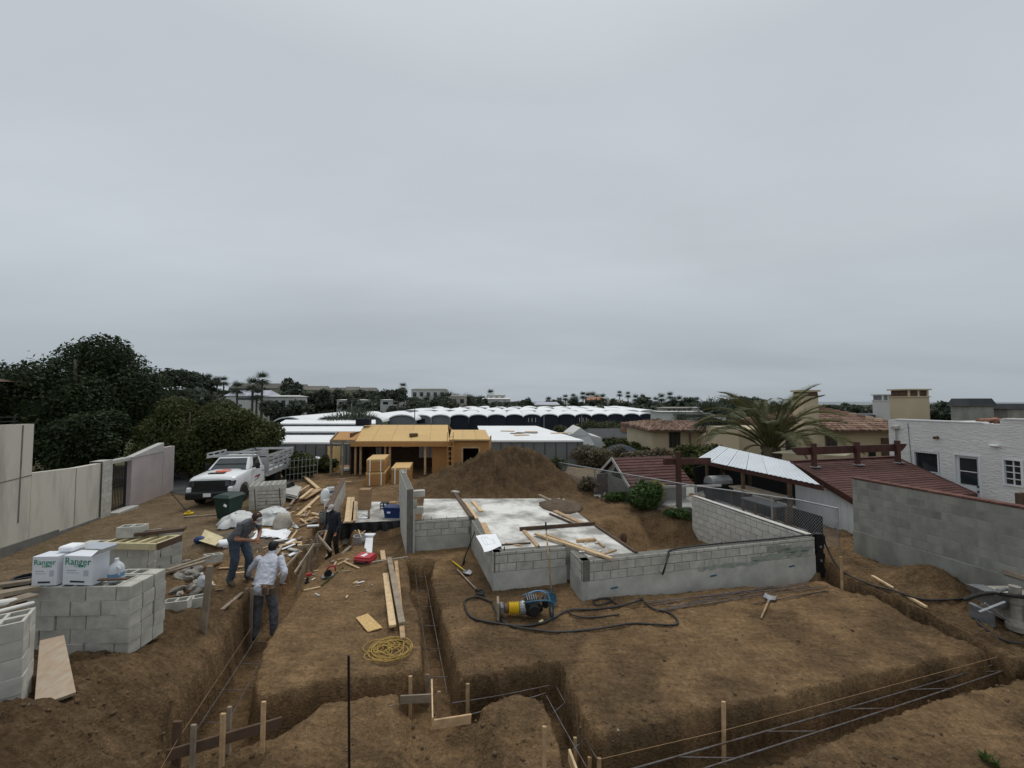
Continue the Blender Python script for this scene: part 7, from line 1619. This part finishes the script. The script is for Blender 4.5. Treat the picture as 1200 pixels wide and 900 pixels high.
for k, (px, y0, y1, Y) in enumerate(((637.5, 486, 508, 60), (412, 472, 492, 60), (681.5, 485, 500, 72), (486, 479, 500, 70))): tag(MB().tube([D(px, y1 + 8, Y), D(px, y0, Y)], [.11, .07], 8).build('utility_pole', 'grey_wall'), ['grey pole beside the long white roof', 'grey pole in front of the left arched halls', 'thin pole before the scalloped roofs', 'dark pole before the grey arched halls'][k], 'pole')

# junk beside the fence bend
p = on(706, 578, -.1); tag(MB().box(p + Z * .45, (.6, .08, .9), rz=.5, b=.01).build('old_door_panel', 'wood_dark'), 'brown panel standing by the bend of the wire fence', 'panel')
for k in range(5):
    p = on(700 + 4 * k, 584 + (k % 2) * 3, -.1); o = MB().box(p + Z * .12, (.3, .06, .06), b=.01, rot=Matrix.Rotation(k, 3, 'Z') @ Matrix.Rotation(.6 * (k % 3), 3, 'Y')).build('chair_frame_piece', 'concrete'); tag(o, 'pale broken frame piece in the junk by the fence bend', 'junk', 'pale junk by the fence bend')
p = on(731, 634, -.4); o = MB().ell(p + Z * .14, (.12, .1, .2), 10, 8, jit=.12, rg=rnd).build('crumpled_bag', 'wood_dark', smooth=True); tag(o, 'small dark crumpled bag beside the right rim of the slab', 'bag')
# rough scattering of chips and offcuts on the left work area
for k in range(60):
    px, py = rnd.uniform(240, 440), rnd.uniform(612, 700); p = on(px, py); a = rnd.uniform(0, 3.1); l = rnd.uniform(.05, .2); d = Vector((math.cos(a), math.sin(a), rnd.uniform(-.1, .2))) * l / 2
    board(p + Z * .015 - d, p + Z * .015 + d, rnd.uniform(.015, .05), .012, rnd.choice(['wood', 'wood_old', 'wood_new', 'paper', 'concrete']), 'small wood chip littering the ground round the trench forms', 'chip', 'wood_chip', 'wood chips round the trench forms', b=0)
# ------------------------------------------------------------------ truck
def truck():
    a = on(246, 594); t = empty('flatbed_truck', (-12.2, 16.2, gz(-12.0, 16.5)), 'white flatbed work truck with grey stake rack parked at the alley', 'truck', rz=R(10)); ORG[t] = Vector((0, 0, 0)); t.scale = (.87,) * 3
    # body by cross sections (front at y=0 facing -y)
    st = [(.06, .86, .62, 1.27), (.16, .97, .50, 1.36), (.45, 1.01, .45, 1.42), (1.0, 1.02, .45, 1.46), (1.5, 1.02, .42, 1.49), (1.62, 1.02, .42, 1.48), (3.25, 1.01, .42, 1.48)]
    vs, fs = [], []; K = 10
    for y, w, z0, z1 in st:
        hood = y < 1.55
        pr = [(w * .96, z0), (w, z0 + .12), (w, (z0 + z1) / 2), (w * .985, z1 - .2), (w * .95, z1 - .06), (w * (.82 if hood else .9), z1), (w * .4, z1 + (.05 if hood else 0))]
        ring = [(x, y, z) for x, z in pr] + [(-x, y, z) for x, z in pr[::-1]]; vs += ring
    K = 14
    for i in range(len(st) - 1):
        for k in range(K): k2 = (k + 1) % K; fs.append((i * K + k, i * K + k2, (i + 1) * K + k2, (i + 1) * K + k))
    fs.append(tuple(range(K))[::-1]); fs.append(tuple((len(st) - 1) * K + k for k in range(K)))
    mb = MB().add(vs, [f[::-1] for f in fs]); body = mb.build('body', 'truck_white', t)
    cut = MB()
    for s in (-1, 1): cut.lathe((s * .92, 1.0, .46), [(.0, -.3), (.50, -.3), (.50, .3), (0, .3)], 24, Matrix.Rotation(R(90), 3, 'Y'))
    co = cut.build('cutter', 'black'); co.location = cut_loc = ORG[co]
    bpy.context.view_layer.update()
    b2 = bpy.data.objects.new('tmp', body.data); C.objects.link(b2); md = b2.modifiers.new('b', 'BOOLEAN'); md.object = co; md.operation = 'DIFFERENCE'; md.solver = 'EXACT'
    bv = b2.modifiers.new('v', 'BEVEL'); bv.width = .03; bv.segments = 2; bv.limit_method = 'ANGLE'; bv.angle_limit = R(28)
    bpy.context.view_layer.update(); me = evalmesh(b2, 'body'); body.data = me; bpy.data.objects.remove(b2); bpy.data.objects.remove(co)
    if not me.materials: me.materials.append(MATS['truck_white'])
    for pl in me.polygons: pl.use_smooth = True; pl.material_index = 0
    try: me.set_sharp_from_angle(angle=R(32))
    except Exception: pass
    # cab
    cb = [(-.95, 1.5, 1.46), (.95, 1.5, 1.46), (.94, 3.22, 1.46), (-.94, 3.22, 1.46)]; rf = [(-.72, 2.15, 2.06), (.72, 2.15, 2.06), (.74, 3.1, 2.07), (-.74, 3.1, 2.07)]
    m = MB().add(cb + rf, [(0, 3, 2, 1), (4, 5, 6, 7), (0, 1, 5, 4), (1, 2, 6, 5), (2, 3, 7, 6), (3, 0, 4, 7)]); cab = m.build('cab', 'truck_white', t); bm_ = cab.modifiers.new('v', 'BEVEL'); bm_.width = .07; bm_.segments = 3
    V = [Vector(p) for p in cb + rf]
    def pane(i, j, k, l, u0, u1, v0, v1, name, par, off):
        P = lambda u, v: V[i].lerp(V[j], u).lerp(V[l].lerp(V[k], u), v); p = [P(u0, v0), P(u1, v0), P(u1, v1), P(u0, v1)]; nn = (p[1] - p[0]).cross(p[3] - p[0]).normalized()
        return MB().prism([x + nn * off for x in p], nn * .006).build(name, 'glass', t)
    pane(0, 1, 5, 4, .07, .93, .08, .88, 'windshield', t, .004); pane(1, 2, 6, 5, .30, .80, .07, .84, 'side_window', t, .004); pane(3, 0, 4, 7, .20, .70, .07, .84, 'side_window', t, .004)
    MB().box((0, 1.47, 1.50), (1.7, .12, .03), b=.01).build('wiper_cowl', 'black', t)
    # face
    MB().hexa([(-.80, -.03, .72), (.80, -.03, .72), (.82, .1, .72), (-.82, .1, .72), (-.84, .03, 1.24), (.84, .03, 1.24), (.84, .2, 1.24), (-.84, .2, 1.24)]).build('grille', 'black', t)
    for k in range(4): MB().box((0, -.03 + .013 * k, .82 + .11 * k), (1.25, .03, .03)).build('grille_bar', 'rubber', t)
    for s in (-1, 1):
        h = MB().hexa([(s * .64, -.05, .98), (s * .95, .04, .98), (s * .97, .2, .98), (s * .64, .1, .98), (s * .64, -.01, 1.2), (s * .97, .08, 1.2), (s * .985, .25, 1.2), (s * .64, .15, 1.2)]).build('headlight', 'glass', t)
        MB().box((s * .86, -.02, .83), (.2, .16, .26), b=.05).build('bumper_corner', 'truck_white', t)
        MB().box((s * .5, -.10, .62), (.10, .06, .08), b=.02).build('tow_hook', 'black', t)
    MB().box((0, -.06, .58), (1.92, .26, .34), b=.06).build('bumper', 'black', t); MB().box((0, -.02, .76), (1.5, .1, .06), b=.02).build('bumper_strip', 'rubber', t)
    MB().box((-.02, -.205, .62), (.32, .012, .16), b=.004).build('license_plate', 'paper', t)
    MB().box((0, .55, 1.485), (.7, .22, .06), b=.025).build('hood_scoop', 'black', t)
    d = Matrix.Rotation(R(4), 3, 'X')
    MB().lathe((.05, 1.02, 1.522), [(.24, 0), (.32, 0), (.32, .006), (.24, .006)], 28, d).build('hood_emblem', 'ink_red', t); MB().box((.05, 1.0, 1.529), (.16, .07, .006), rot=d).build('hood_emblem', 'ink_red', t); MB().box((.05, 1.07, 1.533), (.5, .06, .006), rot=d).build('hood_emblem', 'paper', t)
    for s in (-1, 1):
        MB().box((s * 1.0, 2.0, 1.55), (.16, .06, .06)).build('mirror_arm', 'black', t); MB().box((s * 1.17, 2.0, 1.6), (.2, .1, .3), b=.03).build('mirror', 'black', t)
        dr_ = MB().box((s * 1.021, 2.42, 1.03), (.012, 1.45, .8), b=.004).build('door', 'truck_white', t); hd = MB().box((s * 1.035, 2.95, 1.2), (.03, .2, .04), b=.01).build('handle', 'black', None); hd.parent = dr_
        for k, (y, z, l, m_) in enumerate(((2.2, 1.02, .3, 'ink_red'), (2.45, 1.0, .35, 'ink_dark'), (2.3, .86, .55, 'ink_dark'))): MB().box((s * 1.029, y, z), (.006, l, .1 if k < 2 else .04), rot=Matrix.Rotation(.15 * s, 3, 'X')).build('door_lettering', m_, t)
    def wheel(x, y, r=.41, w=.27):
        RY = Matrix.Rotation(R(90), 3, 'Y'); o = MB().lathe((x, y, r), [(.24, -w / 2), (r * .93, -w / 2), (r, -w * .35), (r, w * .35), (r * .93, w / 2), (.24, w / 2)], 26, RY).build('wheel', 'rubber', t)
        g = MB().lathe((x, y, r), [(0, -w * .3), (.24, -w * .42), (.25, 0), (.24, w * .42), (.1, w * .32), (0, w * .34)], 20, RY).build('rim', 'galv', None); g.parent = o; g.location = ORG[g]
    for s in (-1, 1): wheel(s * .88, 1.0); wheel(s * .85, 5.2); wheel(s * .56, 5.2)
    for s in (-.4, .4): MB().box((s, 4.6, .62), (.1, 4.0, .2)).build('chassis_rail', 'black', t)
    # flatbed with stake rack
    MB().box((0, 5.2, .86), (2.3, 3.75, .14), b=.02).build('flatbed', 'alu', t); MB().box((0, 3.38, 1.35), (2.2, .06, .95)).build('headboard', 'alu', t)
    for s in (-1, 1):
        for k in range(6): MB().box((s * 1.12, 3.42 + k * .71, 1.42), (.06, .09, 1.05)).build('rack_stake', 'alu', t)
        for z in (1.02, 1.26, 1.5, 1.72, 1.93): MB().box((s * 1.16, 5.2, z), (.03, 3.7, .13)).build('rack_slat', 'alu', t)
    for z in (1.5, 1.93): MB().box((0, 7.05, z), (2.25, .03, .13)).build('rear_slat', 'alu', t)
    # cab-over ladder rack
    for s in (-1, 1):
        MB().box((s * 1.05, 2.6, 2.10), (.07, 1.75, .1)).build('overhead_rail', 'alu', t); MB().box((s * 1.05, 2.6, 2.28), (.06, 1.75, .06)).build('overhead_rail', 'alu', t); MB().box((s * 1.05, 3.42, 1.75), (.08, .08, 1.1)).build('rack_upright', 'alu', t)
        for y in (1.75, 2.3, 2.9): MB().box((s * 1.05, y, 2.19), (.05, .06, .13)).build('rail_spacer', 'alu', t)
    for y in (1.75, 3.42): MB().box((0, y, 2.14), (2.1, .07, .1)).build('cross_member', 'alu', t)
truck()
# ------------------------------------------------------------------ people
def person(label, pos, heading, J, mats, cap=None, capm=None, belt=None, head_pitch=0.0, head_yaw=0.0, height=1.0, hair=False):
    """J: joints in a local frame, x right, y forward, z up; one continuous remeshed body"""
    t = empty('person', pos, label, 'person', rz=heading); ORG[t] = Vector((0, 0, 0)); t.scale = (height,) * 3
    v = lambda k: Vector(J[k]); mb = MB(); bones = []
    def limb(a, b, r0, r1, mat, nseg=4):
        a, b = Vector(a), Vector(b); pts = [a.lerp(b, i / nseg) for i in range(nseg + 1)]; rs = [r0 + (r1 - r0) * i / nseg for i in range(nseg + 1)]; mb.tube(pts, rs, 12); mb.ell(a, (r0,) * 3, 12, 8); mb.ell(b, (r1,) * 3, 12, 8); bones.append((a, b, mat, (r0 + r1) / 2))
    up = (v('neck') - v('pelvis')).normalized(); xr = (v('sr') - v('sl')).normalized(); fw = up.cross(xr).normalized(); rotm = Matrix((xr, fw, up)).transposed(); mid = v('pelvis').lerp(v('neck'), .62); low = v('pelvis').lerp(v('neck'), .25)
    mb.ell(mid, (.188, .135, .25), 16, 12, rotm); mb.ell(low, (.18, .14, .24), 16, 12, rotm); mb.ell(v('pelvis').lerp(v('neck'), .42), (.185, .14, .25), 16, 12, rotm); mb.ell(v('pelvis'), (.182, .14, .15), 16, 10); mb.ell(v('neck') - up * .075, (.165, .095, .075), 14, 8, rotm)
    bones.append((v('pelvis') - up * .02, v('neck') - up * .03, 'top', .16)); bones.append((v('pelvis') - Z * .16, v('pelvis') - Z * .13, 'pants', .12))
    limb(v('neck') - up * .02, v('head') - Z * .03, .06, .058, 'skin')
    for s in 'lr':
        sh, el, wr, hi, kn, an = [v(k + s) for k in ('s', 'e', 'w', 'h', 'k', 'a')]; mb.ell(sh, (.066, .066, .062), 12, 8)
        e1 = sh.lerp(el, .62) if mats.get('short') else el; limb(sh, e1, .062, .056, 'top')
        if mats.get('short'): limb(e1, el, .043, .040, 'skin'); limb(el, wr, .042, .029, 'skin')
        else: limb(el, wr, .052, .036, 'top')
        limb(hi, kn, .105, .078, 'pants'); limb(kn, an, .078, .066, 'pants')
        fd = Vector(J.get('f' + s, (0, 1, 0))).normalized(); limb(an - Z * .03, an + fd * .17 - Z * .055, .052, .04, 'boot'); mb.ell(an + fd * .02 - Z * .05, (.048, .06, .04), 10, 8)
        # hand: palm, four fingers, thumb
        hd = (wr - el).normalized(); sd = hd.cross(Vector((0, 1, .2))).normalized(); nd = sd.cross(hd); pc = wr + hd * .055
        hm = Matrix((sd, nd, hd)).transposed(); mb.ell(pc, (.042, .02, .055), 10, 8, hm); bones.append((wr, pc + hd * .12, 'skin', .02))
        for q in range(4):
            b0 = pc + sd * (.03 - .02 * q) + hd * .035; L = (.07, .08, .075, .06)[q]; k1 = b0 + hd * L * .5 + nd * .012; mb.tube([b0, k1, k1 + hd * L * .35 + nd * .03], [.0105, .010, .0085], 6)
        tb = pc + sd * .036 - hd * .02; mb.tube([tb, tb + sd * .025 + hd * .03 + nd * .01, tb + sd * .03 + hd * .06 + nd * .025], [.013, .012, .009], 6)
    # head with face
    hR = Matrix.Rotation(head_yaw, 3, 'Z') @ Matrix.Rotation(-head_pitch, 3, 'X'); hc = v('head'); hp_ = lambda x, y, z: hc + hR @ Vector((x, y, z))
    mb.ell(hp_(0, -.01, .03), (.076, .096, .10), 16, 12, hR); mb.ell(hp_(0, .02, -.05), (.058, .07, .075), 14, 10, hR); mb.ell(hp_(0, .098, -.02), (.014, .022, .026), 8, 6, hR); mb.ell(hp_(0, .085, -.085), (.03, .02, .022), 8, 6, hR)
    for s in (-1, 1): mb.ell(hp_(s * .078, -.005, -.01), (.012, .024, .032), 8, 6, hR)
    bones.append((hp_(0, 0, -.06), hp_(0, 0, .06), 'skin', .08))
    src = mb.build('body_src', mats['top']); src.location = (0, 0, 0); src.data = mb.mesh('b'); rm = src.modifiers.new('r', 'REMESH'); rm.mode = 'VOXEL'; rm.voxel_size = .0105; sm = src.modifiers.new('s', 'SMOOTH'); sm.factor = .5; sm.iterations = 3
    tx = bpy.data.textures.new('folds', 'CLOUDS'); tx.noise_scale = .07; dp = src.modifiers.new('d', 'DISPLACE'); dp.texture = tx; dp.strength = .034; dp.mid_level = .5; dp.texture_coords = 'LOCAL'
    bpy.context.view_layer.update(); me = evalmesh(src, 'body'); bpy.data.objects.remove(src)
    order = ['top', 'pants', 'skin', 'boot']; me.materials.clear()
    for k in order: me.materials.append(MATS[mats[k]])
    n = len(me.polygons); cen = np.empty(n * 3); me.polygons.foreach_get('center', cen); cen = cen.reshape(-1, 3); best = np.full(n, 1e9); mi = np.zeros(n, dtype=np.int32)
    for a, b, k, r in bones:
        a, b = np.array(a), np.array(b); e = b - a; tt = np.clip(((cen - a) @ e) / (e @ e + 1e-9), 0, 1); d = np.linalg.norm(cen - a - tt[:, None] * e, axis=1) - r; w = d < best; best[w] = d[w]; mi[w] = order.index(k)
    me.polygons.foreach_set('material_index', mi); me.polygons.foreach_set('use_smooth', np.ones(n, dtype=bool)); me.update(); link('body', me, t)
    for s in (-1, 1): MB().ell(hp_(s * .032, .083, .012), (.011, .008, .007), 8, 6, hR).build('eye', 'black', t, smooth=True)
    MB().ell(hp_(0, -.018, .028), (.082, .098, .098), 16, 10, hR).build('hair', 'hair', t, smooth=True)
    if cap:
        prof = [(.09, 0.02), (.094, .05), (.085, .09), (.06, .118), (.02, .13), (0, .131)]; c_ = MB()
        vs = []; n_ = 18
        for r, z in prof:
            for k in range(n_): a = 2 * math.pi * k / n_; vs.append(hp_(r * .92 * math.cos(a), r * 1.16 * math.sin(a) - .012, z))
        c_.add(vs, [(i * n_ + k, i * n_ + (k + 1) % n_, (i + 1) * n_ + (k + 1) % n_, (i + 1) * n_ + k) for i in range(len(prof) - 1) for k in range(n_)]); co = c_.build('cap', capm[0], t, smooth=True)
        sg = -1 if cap == 'back' else 1
        br = [hp_(.078 * math.cos(a), sg * (.07 + .105 * math.sin(a)), .03 - .02 * math.sin(a)) for a in [math.pi * k / 10 for k in range(11)]]; b_ = MB().prism(br, hR @ Vector((0, 0, .007))).build('brim', capm[1], None); b_.parent = co; b_.location = ORG[b_]
        if len(capm) > 2:
            pn = MB().ell(hp_(0, .065, .075), (.06, .045, .045), 12, 8, hR).build('cap_front', capm[2], t, smooth=True)
    if belt:
        pv = v('pelvis') + Z * .0; b_ = MB(); n_ = 20; vs = []
        for z, r in ((-.025, 1.0), (-.025, 1.06), (.025, 1.06), (.025, 1.0)):
            for k in range(n_): a = 2 * math.pi * k / n_; vs.append(pv + rotm @ Vector((.182 * r * math.cos(a), .137 * r * math.sin(a), z)))
        b_.add(vs, [(i * n_ + k, i * n_ + (k + 1) % n_, ((i + 1) % 4) * n_ + (k + 1) % n_, ((i + 1) % 4) * n_ + k) for i in range(4) for k in range(n_)]).build('tool_belt', 'leather', t)
        for x, y in ((.19, -.03), (.1, -.135)): MB().box(pv + rotm @ Vector((x, y, -.07)), (.08, .09, .15), b=.02).build('tool_pouch', 'leather', t)
    return t
# man in grey tee, bent over, looking at his hands
p1 = on(282, 684); J1 = dict(pelvis=(0, -.16, .93), neck=(0, .28, 1.33), head=(0, .42, 1.39), sl=(-.19, .21, 1.29), sr=(.19, .21, 1.29), el=(-.25, .20, 1.02), er=(.25, .20, 1.02), wl=(-.06, .40, .93), wr=(.05, .41, .95), hl=(-.09, -.1, .9), hr=(.09, -.1, .9), kl=(-.13, .06, .49), kr=(.12, -.02, .49), al=(-.15, .0, .09), ar=(.13, -.14, .09), fl=(-.2, 1, 0), fr=(.2, 1, 0))
person('man in grey T-shirt and blue jeans bending over his hands on the bank', (p1.x, p1.y, p1.z + .01), R(-112), J1, dict(top='tee_grey', pants='jeans', skin='skin_a', boot='boot', short=True), 'front', ('cap_brown', 'cap_pale', 'cap_pale'), head_pitch=.85, height=1.05)
# man in white shirt seen from behind, standing in the trench
p2 = G(309, 741, -.6); J2 = dict(pelvis=(0, -.08, .95), neck=(0, .22, 1.42), head=(.0, .30, 1.52), sl=(-.20, .17, 1.37), sr=(.20, .16, 1.36), el=(-.38, .26, 1.14), er=(.33, .02, 1.14), wl=(-.5, .44, .98), wr=(.25, .12, .95), hl=(-.095, -.03, .92), hr=(.095, -.03, .92), kl=(-.13, .05, .50), kr=(.14, .06, .50), al=(-.14, -.04, .09), ar=(.17, .0, .09), fl=(-.2, 1, 0), fr=(.25, 1, 0))
person('man in white long-sleeved shirt and black cap seen from behind in the trench', (p2.x, p2.y, gz(p2.x, p2.y) + .01), R(8), J2, dict(top='shirt_white', pants='jeans_grey', skin='skin_b', boot='boot'), 'front', ('black', 'black'), belt=True, head_pitch=.45, height=1.15)
# man in navy, facing this way in the far pit
p3 = D(391, 640, 12.6); J3 = dict(pelvis=(0, 0, .95), neck=(0, .08, 1.46), head=(0, .14, 1.57), sl=(-.20, .05, 1.40), sr=(.20, .05, 1.40), el=(-.27, .06, 1.12), er=(.26, .03, 1.12), wl=(-.26, .2, .90), wr=(.25, .17, .90), hl=(-.095, 0, .92), hr=(.095, 0, .92), kl=(-.11, .05, .50), kr=(.11, .1, .50), al=(-.12, -.03, .09), ar=(.12, .02, .09))
person('man in navy sweatshirt, dark trousers and pale cap standing by the low wall', (p3.x, p3.y, -.58), R(165), J3, dict(top='sweat_navy', pants='pants_dark', skin='skin_a', boot='pants_dark'), 'front', ('cap_pale', 'cap_pale'), head_pitch=.4, height=.98)
